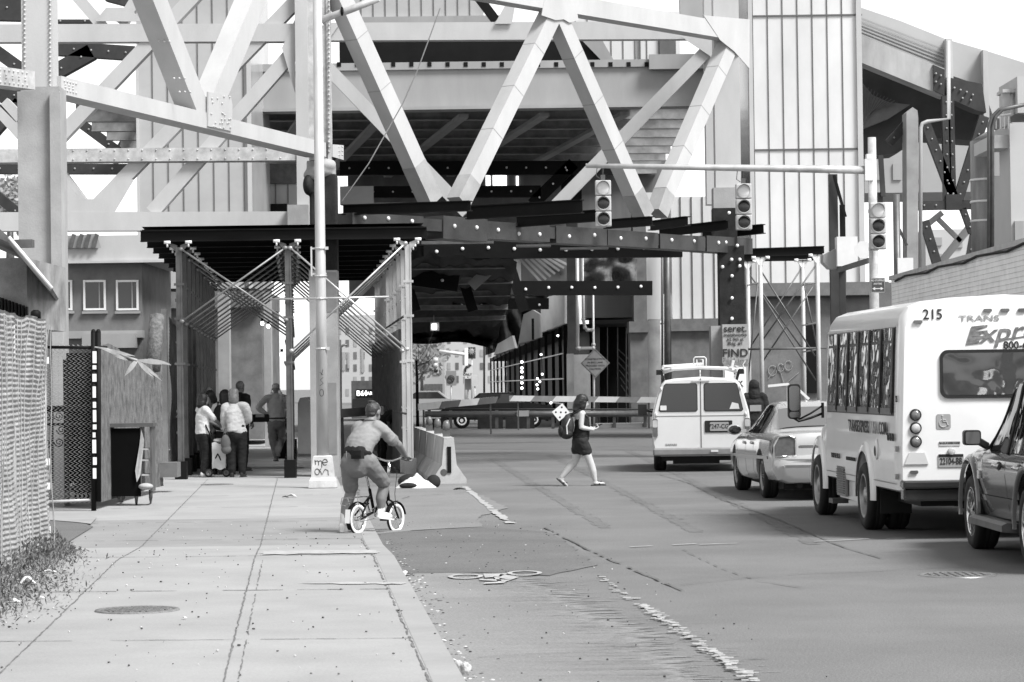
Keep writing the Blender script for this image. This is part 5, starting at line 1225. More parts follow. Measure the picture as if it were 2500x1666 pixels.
def lathe(mb, c, ax, prof, n=32, m=0):
    ax = Vector(ax).normalized(); x = ax.cross(UPZ).normalized() if abs(ax.z) < .9 else Vector((1, 0, 0)); y = ax.cross(x); o = len(mb.v); k = len(prof)
    for a, r in prof:
        for j in range(n): t = 2*math.pi*j/n; mb.v.append(Vector(c)+ax*a+x*(math.cos(t)*r)+y*(math.sin(t)*r))
    for i in range(k-1):
        for j in range(n): mb.f.append([o+i*n+j, o+i*n+(j+1) % n, o+(i+1)*n+(j+1) % n, o+(i+1)*n+j]); mb.m.append(m); mb.sm.append(True)
def wheel(t, c, r, w, side, style, dual=0.):             # side -1: left of the car
    c = Vector(c); ax = Vector((side, 0, 0)); mb = MB()
    def tyre(c): lathe(mb, c, ax, [(-w/2, r*.6), (-w/2, r*.9), (-w*.38, r*.985), (-w*.3, r), (-w*.1, r), (-w*.09, r*.985), (-w*.07, r), (w*.07, r), (w*.09, r*.985), (w*.1, r), (w*.3, r), (w*.38, r*.985), (w/2, r*.9), (w/2*1.02, r*.78), (w*.44, r*.62), (w*.3, r*.6)], 40)
    tyre(c)
    if dual: tyre(c-ax*dual)
    o = mb.build('wheel', m_tyre, t, True)
    mb = MB()
    lathe(mb, c, ax, [(w*.46, r*.66), (w*.48, r*.62), (w*.42, r*.59), (w*.2, r*.56)], 36)
    if style == 'alloy':
        lathe(mb, c, ax, [(w*.2, r*.56), (w*.14, r*.2), (w*.14, 0.001)], 24, 1)
        for i in range(6):
            a = i*math.pi/3+.3; d = Vector((0, math.cos(a), math.sin(a))); q = Vector((0, -math.sin(a), math.cos(a)))
            for sg in (-.4, .4): mb.beam(c+ax*(w*.40)+d*(r*.12)+q*(sg*r*.14), c+ax*(w*.38)+d*(r*.58)+q*(sg*r*.34), .035, .04, 0, ax)
        lathe(mb, c, ax, [(w*.38, r*.2), (w*.46, r*.17), (w*.48, r*.1), (w*.48, .001)], 20)
    elif style == 'steel':
        lathe(mb, c, ax, [(w*.2, r*.56), (w*.05, r*.5), (w*.0, r*.32), (w*.3, r*.28), (w*.42, r*.2), (w*.44, .001)], 30)
        for i in range(8):
            a = i*math.pi/4; mb.ell(c+ax*(w*.05)+Vector((0, math.cos(a), math.sin(a)))*(r*.43), (.02, .035, .035), None, 8, 5, 1)
        for i in range(10):
            a = i*math.pi/5; mb.ell(c+ax*(w*.32)+Vector((0, math.cos(a), math.sin(a)))*(r*.24), (.02, .014, .014), None, 6, 4)
    else:
        lathe(mb, c, ax, [(w*.2, r*.56), (w*.36, r*.4), (w*.42, r*.2), (w*.42, .001)], 30)
        for i in range(10):
            a = i*math.pi/5; d = Vector((0, math.cos(a), math.sin(a))); mb.beam(c+ax*(w*.43)+d*(r*.16), c+ax*(w*.33)+d*(r*.5), .03, .02, 1, ax)
    p = mb.build('rim', [m_chrome if style == 'alloy' else m_rim, m_trim], None); p.parent = o
    return o
def panel(name, t, pts, y, mat, th=.012, bev=0):          # flat panel on a rear face, pts (x, z)
    mb = MB(); mb.prism(pts, (0, y, 0), (1, 0, 0), (0, 0, 1), (0, -th, 0)); return mb.build(name, mat, t, True)
def rr(x0, z0, x1, z1, r, n=5, sk=0.):                    # rounded rectangle, optionally narrower at the top
    out = []
    for cx, cz, a0 in ((x1-r, z1-r, 0), (x0+r, z1-r, 90), (x0+r, z0+r, 180), (x1-r, z0+r, 270)):
        for i in range(n+1):
            a = R(a0+90*i/n); x = cx+r*math.cos(a); z = cz+r*math.sin(a); f = (z-z0)/(z1-z0); xm = (x0+x1)/2; out.append((x-(sk*f), z))
    return out
# ---------------------------------------------------------------- work van
t = thing('work_van', 'white work van seen from behind, with a ladder rack on its roof', 'van', (3.62, 51.3, 0), None, R(-3.4))
def vp(s, zt=1.80, zb=.30): return [(0, zb), (.80*s, zb), (.90*s, zb+.06), (.94*s, .55), (.95*s, .95), (.925*s, 1.16), (.80*s, 1.60), (.755*s, zt-.10), (.69*s, zt-.035), (.5*s, zt), (0, zt+.03)]
lo = Loft([(0, vp(.965, 1.76)), (.04, vp(.985, 1.785)), (.12, vp(1)), (3.2, vp(1)), (3.7, vp(1, 1.72)), (3.95, [(x*.97, min(z, 1.1)) for x, z in vp(1)]), (4.6, [(x*.92, min(z, .95)) for x, z in vp(1)]), (4.75, [(x*.85, min(z, .85)) for x, z in vp(1)])])
mb = MB(); lo.mesh(mb); b_ = mb.build('body', m_wpaint, t, True); cut(b_, [((-.9, .95, .33), .42, .3), ((.9, .95, .33), .42, .3), ((-.9, 3.8, .33), .42, .3), ((.9, 3.8, .33), .42, .3)]); weld_sharp(b_)
for x0_, x1_, s0, s1 in ((-.80, -.075, .11, 0.), (.075, .80, 0., -.11)):
    pts = [(x0_+.03, 1.17), (x1_-.03, 1.17), (x1_, 1.20), (x1_+s1*.95, 1.66), (x1_+s1-.03, 1.69), (x0_+s0+.03, 1.69), (x0_+s0*.95, 1.66), (x0_, 1.20)]
    w = panel('rear_window', t, pts, -.004, m_vglass)
    q = panel('window_seal', None, [((x-(x0_+x1_)/2)*1.04+(x0_+x1_)/2, (z-1.43)*1.05+1.43) for x, z in pts], -.001, m_trim, .006); q.parent = w
    q = panel('sticker', None, rr(x0_+.02, 1.19, x0_+.14, 1.28, .01) if x0_ < 0 else [(.55, 1.2), (.74, 1.2), (.72, 1.3), (.6, 1.33)], -.018, m_stripe_l, .003); q.parent = w
mb = MB(); mb.box((0, -.004, 1.05), (.012, .012, 1.5)); mb.build('door_seam', m_seam2, t, True)
mb = MB(); mb.box((0, -.003, 1.075), (1.76, .006, .012)); mb.build('swage_line', m_bump, t, True)
for sg in (-1, 1):
    panel('tail_lamp', t, rr(sg*.885-.05, .68, sg*.885+.05, 1.02, .02), .02, m_lamp_r, .05); q = panel('reverse_lamp', t, rr(sg*.885-.045, .86, sg*.885+.045, 1.0, .02), -.032, m_lamp_c, .004)
    mb = MB()
    for z in (.7, 1.1, 1.6): mb.cyl((sg*(.86-.1*(z > 1.5)), -.015, z-.04), (sg*(.86-.1*(z > 1.5)), -.015, z+.04), .015, 8)
    mb.build('hinge', m_wpaint, t, True)
mb = MB(); mb.box((0, -.06, .385), (1.86, .16, .15)); b_ = mb.build('bumper', m_bump, t, True); b_.modifiers.new('b', 'BEVEL').width = .03
mb = MB(); mb.box((.25, -.155, .40), (.14, .02, .04)); mb.build('hitch_cover', m_stripe_l, t, True)
panel('plate_recess', t, rr(.07, .75, .60, .98, .02), -.003, m_trim, .012)
w = panel('licence_plate', t, rr(.17, .78, .53, .95, .02), -.016, m_far2, .006)
q = text('7247-CGI', .12, ink, 'plate_number', None, facing((.35, -.025, .865)), .004, .85); q.parent = w
text('SAFARI', .055, m_bump, 'lettering', t, facing((-.58, -.004, .52)), .004, 1.3); text('GMC', .07, m_bump, 'lettering', t, facing((.72, -.004, .54)), .006, 1.5)
for x, y in ((-.80, .95), (.80, .95), (-.80, 3.8), (.80, 3.8)): wheel(t, (x, y, .335), .335, .24, -1 if x < 0 else 1, 'cap')
mb = MB(); mb.box((0, 1.6, .27), (1.5, 3, .12)); mb.box((-.1, .3, .22), (.9, .3, .14)); mb.build('underbody', m_under, t, True)
mb = MB(); mb.beam((-.95, 3.4, 1.12), (-1.1, 3.35, 1.15), .04, .04); mb.box((-1.16, 3.3, 1.17), (.18, .1, .22)); mb.build('wing_mirror', m_trim, t, True)
mb = MB(); mb.box((0, -.01, 1.745), (.34, .03, .02)); mb.build('brake_light', m_lamp_c, t, True)
t2 = thing('ladder_rack', 'white ladder rack with crossbars and a hooped light on the van roof', 'roof rack', (3.62, 51.3, 0), None, R(-3.4))
for y in (.35, 1.7):
    mb = MB(); mb.tube([(-.80, y, 1.90), (-.5, y, 1.985), (0, y, 2.01), (.5, y, 1.985), (.80, y, 1.90)], .03, 8); mb.build('crossbar', m_stripe_l, t2, True)
    for sg in (-1, 1):
        mb = MB(); mb.beam((sg*.70, y, 1.75), (sg*.76, y, 1.95), .06, .05); mb.box((sg*.80, y, 1.92), (.1, .12, .1)); mb.build('bracket', m_trim if y < 1 else m_stripe_l, t2, True)
for x in (-.72, -.55, .72):
    mb = MB(); mb.tube([(x, .1, 2.0), (x, 2.3, 2.03)], .025, 8); mb.build('rail', m_stripe_l, t2, True)
mb = MB(); mb.tube([(-.72, .3, 2.03), (.05, 1.5, 2.08)], .03, 8); mb.tube([(-.72, .3, 1.96), (-.1, .5, 2.04)], .03, 8); mb.build('ladder_rail', m_stripe_l, t2, True)
mb = MB(); mb.tube([(-.12, .5, 1.98), (-.12, .5, 2.18), (-.09, .5, 2.21), (.09, .5, 2.21), (.12, .5, 2.18), (.12, .5, 1.98)], .013, 6); mb.tube([(-.06, .5, 1.98), (-.06, .5, 2.16), (.06, .5, 2.16), (.06, .5, 1.98)], .012, 6); mb.tube([(0, .5, 1.95), (.0, .35, 1.84)], .012, 6); mb.build('hoop', m_stripe_l, t2, True)
mb = MB(); mb.beam((.62, .3, 2.0), (.65, .3, 2.14), .05, .05); mb.tube([(.85, .3, 1.95), (.83, .3, 2.05), (.88, .3, 2.13)], .013, 5); mb.build('stop_post', m_stripe_l, t2, True)
# ---------------------------------------------------------------- silver sedan
t = thing('silver_sedan', 'silver saloon car waiting ahead of the white minibus', 'car', (4.68, 38.3, 0), None, R(2.6))
def cp(w, zb, zs, zt): return [(0, zb), (w*.80, zb), (w*.93, zb+.05), (w*.985, zb+.18), (w, (zb+zs)/2+.06), (w*.985, zs-.08), (w*.93, zs-.01), (w*.80, zt), (w*.4, zt+.025), (0, zt+.03)]
lo = Loft([(0, cp(.80, .34, .56, .57)), (.05, cp(.88, .27, .60, .61)), (.13, cp(.93, .25, .62, .64)), (.17, cp(.94, .25, .86, .88)), (.22, cp(.945, .25, .92, .95)), (.42, cp(.955, .25, .935, .97)), (1.3, cp(.985, .22, .95, .985)), (2.8, cp(.99, .2, .93, .95)), (3.9, cp(.985, .2, .9, .96)), (4.9, cp(.95, .25, .78, .86)), (5.35, cp(.88, .3, .68, .72)), (5.46, cp(.78, .34, .6, .62))])
mb = MB(); lo.mesh(mb, 70); b_ = mb.build('body', m_silver, t, True); cut(b_, [((s_*.95, y, .33), .40, .28) for s_ in (-1, 1) for y in (1.24, 4.22)]); weld_sharp(b_, 38)
def gp(b, r, zt): zb = .93; return [(b, zb), (b*.985, zb+(zt-zb)*.05), (r+(b-r)*.28, zb+(zt-zb)*.62), (r, zb+(zt-zb)*.88), (r*.93, zt-.015), (r*.7, zt), (0, zt+.015)]
gl = Loft([(.98, gp(.82, .70, .965)), (1.12, gp(.85, .66, 1.05)), (1.72, gp(.88, .62, 1.35)), (2.0, gp(.885, .62, 1.40)), (2.5, gp(.89, .62, 1.415)), (2.95, gp(.89, .61, 1.39)), (3.25, gp(.885, .62, 1.29)), (3.95, gp(.86, .68, .96))])
mb = MB(); gl.mesh(mb, 60); b_ = mb.build('cabin', m_silver, t, True); weld_sharp(b_, 40)
mb = MB()
def gtop(u, v):
    y = 1.10+.55*v; r_ = .64+.06*(1-v); x = (-1+2*u)*r_; p = gl.prof(y); z = p[-1][1]-abs(-1+2*u)**3*.035
    return Vector((x, y-.012, z+.012))
mb.grid(gtop, 14, 8); mb.build('rear_window', glass('sedan_rear_glass', .12, .06), t, True)
for sd_ in (-1, 1):
    for c in (((1.98, .6), (2.72, .5), (2.62, 3.1), (2.12, 3.1)), ((2.78, .5), (3.62, .45), (3.05, 3.05), (2.70, 3.1))):
        mb = MB(); gl.quad(mb, c, sd_, .008); mb.build('side_window', m_cglass, t, True)
    mb = MB(); gl.quad(mb, ((1.62, .7), (1.92, .7), (2.03, 2.6), (1.86, 2.6)), sd_, .006, 4); mb.build('quarter_trim', m_chrome, t, True)
    mb = MB()
    for y0_, y1_ in ((1.9, 1.915), (2.74, 2.755), (3.7, 3.715)): lo.quad(mb, ((y0_, 2.2), (y1_, 2.2), (y1_, 6), (y0_, 6)), sd_, .004, 5)
    mb.build('door_seam', m_seam2, t, True)
    for y in (2.05, 2.9):
        mb = MB(); mb.ell(lo.pt(y, 4.75, sd_, .012), (.02, .10, .025), None, 10, 6); mb.build('door_handle', m_chrome, t, True)
    mb = MB(); lo.quad(mb, ((.55, 3.75), (4.7, 3.75), (4.7, 3.95), (.55, 3.95)), sd_, .01, 20); mb.build('side_moulding', m_chrome, t, True)
    mb = MB(); mb.prism([(sd_*.60, .66), (sd_*.90, .64), (sd_*.905, .80), (sd_*.84, .92), (sd_*.70, .93), (sd_*.62, .90)], (0, .16, 0), (1, 0, 0), UPZ, (0, -.035, 0)); lm = mb.build('tail_lamp', m_lamp_r, t, True)
    mb = MB(); lo.quad(mb, ((.17, 4.2), (.42, 4.2), (.34, 6.5), (.2, 6.5)), sd_, .012, 5); q = mb.build('lamp_side', m_lamp_r, None); q.parent = lm
    mb = MB(); mb.tube([(sd_*.61, .115, .655), (sd_*.905, .115, .635), (sd_*.915, .115, .80), (sd_*.85, .115, .925), (sd_*.70, .115, .94), (sd_*.61, .115, .91)], .012, 6, 0, True); q = mb.build('lamp_bezel', m_chrome, None); q.parent = lm
    mb = MB(); mb.ell((sd_*1.06, 3.45, .98), (.12, .07, .085), None, 14, 8); mb.beam((sd_*.88, 3.5, .95), (sd_*1.0, 3.46, .97), .05, .06); w = mb.build('wing_mirror', m_silver, t, True)
    mb = MB(); mb.ell((sd_*1.06, 3.388, .98), (.10, .01, .066), None, 14, 6); q = mb.build('mirror_glass', m_cglass, None); q.parent = w
panel('trunk_trim', t, rr(-.56, .76, .56, .80, .015), .165, m_chrome, .02)
w = panel('licence_plate', t, rr(-.16, .64, .16, .74, .02), .13, m_far2, .02)
mb = MB(); mb.grid(lambda u, v: Vector(((-1+2*u)*(.86-.02*v), -.012+.10*abs(-1+2*u)**6, .585+.022*v)), 24, 3); mb.build('bumper_strip', m_bump, t, True)
mb = MB()
for x, y in ((-.84, 1.24), (.84, 1.24), (-.84, 4.22), (.84, 4.22)): wheel(t, (x, y, .33), .33, .22, -1 if x < 0 else 1, 'cap')
mb.box((0, 2.5, .22), (1.5, 4.2, .12)); mb.cyl((-.55, .1, .22), (-.55, .6, .22), .04, 8); mb.cyl((.55, .1, .22), (.55, .6, .22), .04, 8); mb.build('underbody', m_under, t, True)
# ---------------------------------------------------------------- minibus
t = thing('minibus', 'white shuttle minibus numbered 215 seen from its rear left corner', 'bus', (5.38, 28.95, 0), None, R(2.4))
BH = 2.60
def bp(s=1., zt=BH, zb=.50): return [(0, zb), (1.14*s, zb), (1.205*s, zb+.03), (1.215*s, .62), (1.215*s, .95), (1.205*s, 1.30), (1.18*s, 2.0), (1.165*s, 2.30), (1.135*s, zt-.17), (1.06*s, zt-.07), (.92*s, zt-.015), (.6*s, zt+.02), (0, zt+.05)]
lo = Loft([(0, bp(.955, 2.50, .52)), (.02, bp(.975, 2.545, .51)), (.06, bp(.99, 2.58, .5)), (.14, bp(1)), (2.5, bp(1)), (4.86, bp(1)), (4.94, bp(.985, 2.56)), (5.05, bp(.93, 2.3))])
mb = MB(); lo.mesh(mb, 50); b_ = mb.build('body', m_bpaint, t, True); cut(b_, [((s_*1.2, 2.0, .42), .50, .36) for s_ in (-1, 1)]); weld_sharp(b_, 30)
cl = Loft([(5.0, [(0, .4), (.9, .4), (1.0, .45), (1.03, .7), (1.03, 1.1), (.95, 1.3), (.82, 2.0), (.6, 2.1), (0, 2.12)]), (6.0, [(0, .4), (.9, .4), (1.0, .45), (1.03, .7), (1.03, 1.1), (.95, 1.25), (.82, 1.9), (.6, 2.0), (0, 2.02)]), (6.5, [(0, .4), (.9, .4), (1.0, .45), (1.02, .7), (1.0, 1.1), (.9, 1.2), (.8, 1.22), (.6, 1.24), (0, 1.25)]), (7.3, [(0, .42), (.85, .42), (.93, .45), (.95, .7), (.9, .95), (.8, 1.02), (.7, 1.05), (.5, 1.06), (0, 1.08)])])
mb = MB(); cl.mesh(mb, 30); b_ = mb.build('cab', m_bpaint, t, True); cut(b_, [((s_*1.0, 5.5, .42), .50, .3) for s_ in (-1, 1)]); weld_sharp(b_, 35)
for y, zc in ((2.0, .42), (5.5, .42)):
    for s_ in (-1, 1):
        mb = MB(); xo = 1.275 if y < 3 else 1.26; n = 22
        def fl(u, v):
            a = R(-8+196*u); r_ = .49+.115*math.sin(v*math.pi/2); return Vector((s_*(xo-.05*(1-math.cos(v*math.pi/2))-.02), y+math.cos(a)*r_, max(.36, zc+math.sin(a)*r_)))
        mb.grid(fl, n, 6); mb.build('wheel_arch', m_bpaint, t, True)
wy = [.30+i*.74 for i in range(6)]
def hw(z): return 1.205-.04*(z-1.3)/1.0
for sd_ in (-1, 1):
    mb = MB(); lo.quad(mb, ((.24, 5.05), (4.78, 5.05), (4.78, 7.08), (.24, 7.08)), sd_, .005, 14); fr = mb.build('window_frame', m_trim, t, True)
    for i, y in enumerate(wy):
        mb = MB(); q = []
        def wp(u, v): y_ = y+.05+.64*u; return lo.pt(y_, 5.14+1.86*v, sd_, .012)
        mb.grid(lambda u, v: wp(u, v*.70), 5, 8); w = mb.build('side_window', m_bglass, t, True)
        mb = MB(); mb.grid(lambda u, v: wp(u, .76+v*.24), 5, 4); q = mb.build('vent_pane', m_bglass, None); q.parent = w
        mb = MB(); mb.tube([lo.pt(y+.0, 5.1+1.9*f/6, sd_, .02) for f in range(7)], .014, 6); q = mb.build('mullion', m_scaf, None); q.parent = w
        mb = MB(); mb.grid(lambda u, v: lo.pt(y+.03+.68*u, 5.07+.10*v, sd_, .016), 4, 2); q = mb.build('sill', m_scaf, None); q.parent = w
    mb = MB(); lo.quad(mb, ((.08, 2.72), (1.45, 2.72), (1.45, 2.82), (.08, 2.82)), sd_, .012, 6); lo.quad(mb, ((2.55, 2.72), (4.8, 2.72), (4.8, 2.82), (2.55, 2.82)), sd_, .012, 6); mb.build('skirt_strip', m_bump, t, True)
    mb = MB(); lo.quad(mb, ((.16, 7.15), (4.85, 7.15), (4.85, 7.3), (.16, 7.3)), sd_, .012, 12); mb.build('drip_rail', m_bpaint, t, True)
L_ = lambda y, z: facing((-hw(z)-.012 if z > 1.2 else -1.228, y, z), (0, -1, 0), (-.05, 0, 1))
text('TRANSEXPRESS', .20, ink, 'lettering', t, L_(2.38, 1.185), .006, 1.02); text('USA', .20, m_bump, 'lettering', t, L_(1.32, 1.185), .004, .95); text('.COM', .20, ink, 'lettering', t, L_(.82, 1.185), .006, 1.0)
text('800-660-6000', .12, ink, 'phone_number', t, L_(.33, 1.10), .004, .62)
text('PERRY ME. PIER 11', .085, ink, 'small_lettering', t, L_(4.05, .80), .003, 1.0); text('NOT IN SERVICE FOR GROUPS', .06, ink, 'small_lettering', t, L_(2.95, .79), .003, .8)
text('215', .10, ink, 'fleet_number', t, facing((-1.20, .10, 1.52), (0, -1, 0)), .003, .8)
mb = MB(); mb.ell((-1.222, 1.25, .95), (.02, .09, .12), None, 16, 8); mb.build('fuel_cap', m_bpaint, t, True); mb = MB(); mb.ell((-1.24, 1.24, .93), (.012, .04, .06), None, 12, 6); mb.build('fuel_cap_hole', m_trim, t, True)
mb = MB(); mb.box((-1.20, 3.75, .50), (.03, .62, .36)); mb.build('louvre_frame', m_bump, t, True)
mb = MB(); [mb.box((-1.222, 3.75, .36+i*.028), (.02, .54, .012)) for i in range(11)]; mb.build('louvre', m_scaf, t, True)
mb = MB(); mb.prism([(1.6, .62), (4.6, .62), (4.6, .50), (4.2, .30), (3.3, .30), (2.9, .42), (2.6, .42)], (-1.19, 0, 0), (0, 1, 0), UPZ, (.06, 0, 0)) if False else mb.box((-1.12, 3.4, .44), (.1, 1.4, .3)); mb.build('side_skirt', m_bpaint, t, True)
mb = MB(); mb.box((-1.1, 4.65, .22), (.2, .3, .06)); mb.build('step', m_scaf, t, True)
# rear face, x measured from the left corner
rx_ = lambda px: -1.17+(px-2197)/224.
rz_ = lambda py: 1.75-(py-924)/224.
yb = -.004
panel('rear_window_seal', t, rr(rx_(2293), rz_(975), 1.17-.45, rz_(857), .09, 8), yb, m_trim, .02)
w = panel('rear_window', t, rr(rx_(2300), rz_(967), 1.17-.48, rz_(865), .07, 8), yb-.018, glass('bus_rear_glass', .05, .04, .5), .006)
for i, y in enumerate((1014, 1046, 1079)):
    mb = MB(); c = Vector((rx_(2232), yb, rz_(y))); lathe(mb, c, (0, -1, 0), [(0, .066), (.025, .062), (.03, .054), (.028, .052)], 24); w = mb.build('tail_lamp', m_trim, t, True)
    mb = MB(); lathe(mb, c, (0, -1, 0), [(.02, .053), (.032, .04), (.04, .02), (.042, .001)], 24); q = mb.build('lens', m_lamp_c if i == 1 else M('lamp_red', .16, .2, .2, 20, coat=.5) if i == 0 else bpy.data.materials['lamp_red'], None); q.parent = w
for y, x0_, x1_ in ((788, 2230, 2252), (1153, 2216, 2236), (762, 2402, 2423), (762, 2444, 2466), (762, 2487, 2508)):
    panel('marker_lamp', t, rr(rx_(x0_), rz_(y+4), rx_(x1_), rz_(y-4), .015), yb, m_lamp_r, .02)
text('215', .155, ink, 'fleet_number', t, facing((rx_(2278), yb-.004, rz_(771))), .004, .95)
text('TRANS', .085, m_far2, 'logo_word', t, facing((rx_(2392), yb-.004, rz_(781))), .002, 1.7)
m_logo = M('logo_grey', .16, .4, .5, 14)
text('Express', .27, m_logo, 'logo_word', t, facing((rx_(2470), yb-.005, rz_(815)), (1, 0, .10)), .010, 1.25, .002, True, .35)
mb = MB()
for i in range(3): mb.prism([(rx_(2366+i*5), rz_(838-i*12)), (rx_(2412), rz_(828-i*13)), (rx_(2412), rz_(823-i*13)), (rx_(2372+i*5), rz_(826-i*12))], (0, yb, 0), (1, 0, 0), UPZ, (0, -.004, 0))
mb.prism([(rx_(2430), rz_(838)), (rx_(2520), rz_(826)), (rx_(2520), rz_(823)), (rx_(2432), rz_(834))], (0, yb, 0), (1, 0, 0), UPZ, (0, -.004, 0)); mb.build('logo_swoosh', m_logo, t, True)
text('800-660-6000', .115, ink, 'phone_number', t, facing((rx_(2450), yb-.004, rz_(848))), .006, 1.0, .002, False)
panel('access_symbol_plate', t, rr(rx_(2283), rz_(1049), rx_(2318), rz_(1013), .02), yb, m_far2, .003)
mb = MB(); ac = lambda x, z: Vector((rx_(2300)+x, yb-.006, rz_(1031)+z))
mb.ell(ac(-.01, .062), (.012, .003, .012), None, 10, 6); mb.tube([ac(-.01, .045), ac(-.005, .0), ac(.035, .0), ac(.045, -.04), ac(.06, -.04)], .006, 5); mb.tube([ac(*p) for p in arc(-.002, -.018, .042, 110, 330, 12)], .006, 5); mb.tube([ac(-.008, .02), ac(.03, .02)], .005, 5); mb.build('access_symbol', m_far, t, True)
panel('sticker', t, rr(rx_(2289), rz_(1091), rx_(2340), rz_(1079), .003), yb, m_far, .003)
text('PRO CDL BP DRIVERS WANTED', .026, ink, 'lettering', t, facing((rx_(2314.5), yb-.005, rz_(1083.5))), .0012, .62); text('CALL 718-000-8000', .017, m_bump, 'lettering', t, facing((rx_(2314.5), yb-.005, rz_(1088))), .0006, .9) if False else None
w = panel('licence_plate', t, rr(rx_(2286), rz_(1142), rx_(2348), rz_(1110), .012), yb, m_far2, .008)
q = text('22104-BB', .10, ink, 'plate_number', None, facing((rx_(2317), yb-.012, rz_(1128))), .003, .62); q.parent = w
q = panel('plate_band', None, rr(rx_(2287), rz_(1117), rx_(2347), rz_(1111), .005), yb-.009, m_trim, .003); q.parent = w
mb = MB(); lathe(mb, (rx_(2318), yb, rz_(1104)), (0, -1, 0), [(0, .04), (.03, .04), (.035, .03), (.036, .001)], 20); mb.build('plate_lamp', m_lamp_c, t, True)
mb = MB(); mb.prism([(rx_(2203), rz_(1134)), (rx_(2262), rz_(1134)), (rx_(2252), rz_(1106)), (rx_(2215), rz_(1106))], (0, yb, 0), (1, 0, 0), UPZ, (0, -.015, 0)); mb.build('step_pad', M('bus_paint_shade', .52, .4, .05), t, True)
mb = MB(); mb.box((0, -.12, .60), (2.40, .24, .085)); mb.box((0, -.10, .49), (2.38, .18, .14)); b_ = mb.build('bumper', M('dark_bumper', .05, .25, .2, 4, metal=.5, coat=.6), t, True); b_.modifiers.new('b', 'BEVEL').width = .02
mb = MB(); cl.quad(mb, ((5.05, 3.2), (5.9, 3.2), (5.8, 5.6), (5.1, 5.6)), -1, .008); mb.build('cab_window', m_cglass, t, True)
for z in (.62, .92): mb = MB(); mb.box((-1.22, .04, z+.06), (.03, .05, .06)); mb.build('marker_lamp', m_lamp_r, t, True)
for y, x, du in ((2.0, -1.14, .27), (2.0, 1.14, .27), (5.5, -1.13, 0), (5.5, 1.13, 0)): wheel(t, (x, y, .39), .39, .23, -1 if x < 0 else 1, 'steel', du)
mb = MB(); mb.box((-.97, 1.45, .34), (.36, .02, .26)); mb.build('mud_flap', m_under, t, True); mb = MB(); mb.box((0, 2.6, .42), (1.9, 5, .14)); mb.box((.5, .8, .32), (.9, 1.2, .25)); mb.tube([(-.3, .1, .36), (-.3, 1.5, .32)], .04, 8); mb.beam((-.8, 2, .4), (.8, 2, .4), .16, .16); mb.beam((-.5, .05, .35), (.2, .05, .35), .05, .05); mb.build('underbody', m_under, t, True)
mb = MB(); mb.prism(rr(-.085, -.23, .085, .23, .05), (-1.42, 6.15, 1.46), (1, .12, 0), UPZ, (0, .07, 0)); w = mb.build('wing_mirror', m_trim, t, True)
mb = MB(); mb.prism(rr(-.07, -.12, .07, .205, .04), (-1.42, 6.142, 1.46), (1, .12, 0), UPZ, (0, -.006, 0)); mb.prism(rr(-.07, -.21, .07, -.135, .03), (-1.42, 6.142, 1.46), (1, .12, 0), UPZ, (0, -.006, 0)); q = mb.build('mirror_glass', m_chrome, None); q.parent = w
mb = MB(); mb.tube([(-1.04, 6.2, 1.30), (-1.2, 6.2, 1.24), (-1.36, 6.2, 1.20), (-1.42, 6.2, 1.24)], .018, 6); mb.tube([(-1.04, 6.2, 1.40), (-1.2, 6.2, 1.30), (-1.36, 6.2, 1.22)], .014, 6); mb.box((-1.04, 6.2, 1.34), (.03, .06, .2)); mb.build('mirror_arm', m_trim, t, True)
# ---------------------------------------------------------------- dark SUV at the right edge
t = thing('dark_suv', 'dark grey SUV cut off by the right edge, close behind the minibus', 'SUV', (5.62, 23.3, 0), None, R(.3))
def sp_(w, zb, zs, zt): return [(0, zb), (w*.82, zb), (w*.93, zb+.05), (w*.965, zb+.2), (w*.985, (zb+zs)/2), (w, zs-.2), (w*.985, zs-.06), (w*.93, zs), (w*.8, zt), (0, zt+.03)]
lo = Loft([(0, sp_(.86, .42, .95, .97)), (.1, sp_(.93, .38, 1.03, 1.04)), (1.0, sp_(.955, .35, 1.05, 1.06)), (3.2, sp_(.955, .33, 1.04, 1.05)), (3.75, sp_(.95, .33, 1.02, 1.07)), (4.5, sp_(.93, .36, .93, 1.0)), (4.72, sp_(.85, .4, .8, .86)), (4.80, sp_(.75, .45, .7, .74))])
mb = MB(); lo.mesh(mb, 60); b_ = mb.build('body', m_grey, t, True); cut(b_, [((s_*.95, y, .40), .48, .3) for s_ in (-1, 1) for y in (.98, 3.86)]); weld_sharp(b_, 36)
def sg_(b, r, zt): zb = 1.0; return [(b, zb), (b*.985, zb+(zt-zb)*.06), (r+(b-r)*.25, zb+(zt-zb)*.65), (r, zb+(zt-zb)*.9), (r*.92, zt-.015), (r*.7, zt+.01), (0, zt+.03)]
gl = Loft([(.05, sg_(.86, .72, 1.6)), (.4, sg_(.90, .74, 1.74)), (1.4, sg_(.92, .75, 1.77)), (2.3, sg_(.92, .74, 1.74)), (2.62, sg_(.915, .72, 1.64)), (3.0, sg_(.91, .72, 1.40)), (3.58, sg_(.88, .74, 1.06))])
mb = MB(); gl.mesh(mb, 50); b_ = mb.build('cabin', m_grey, t, True); weld_sharp(b_, 36)
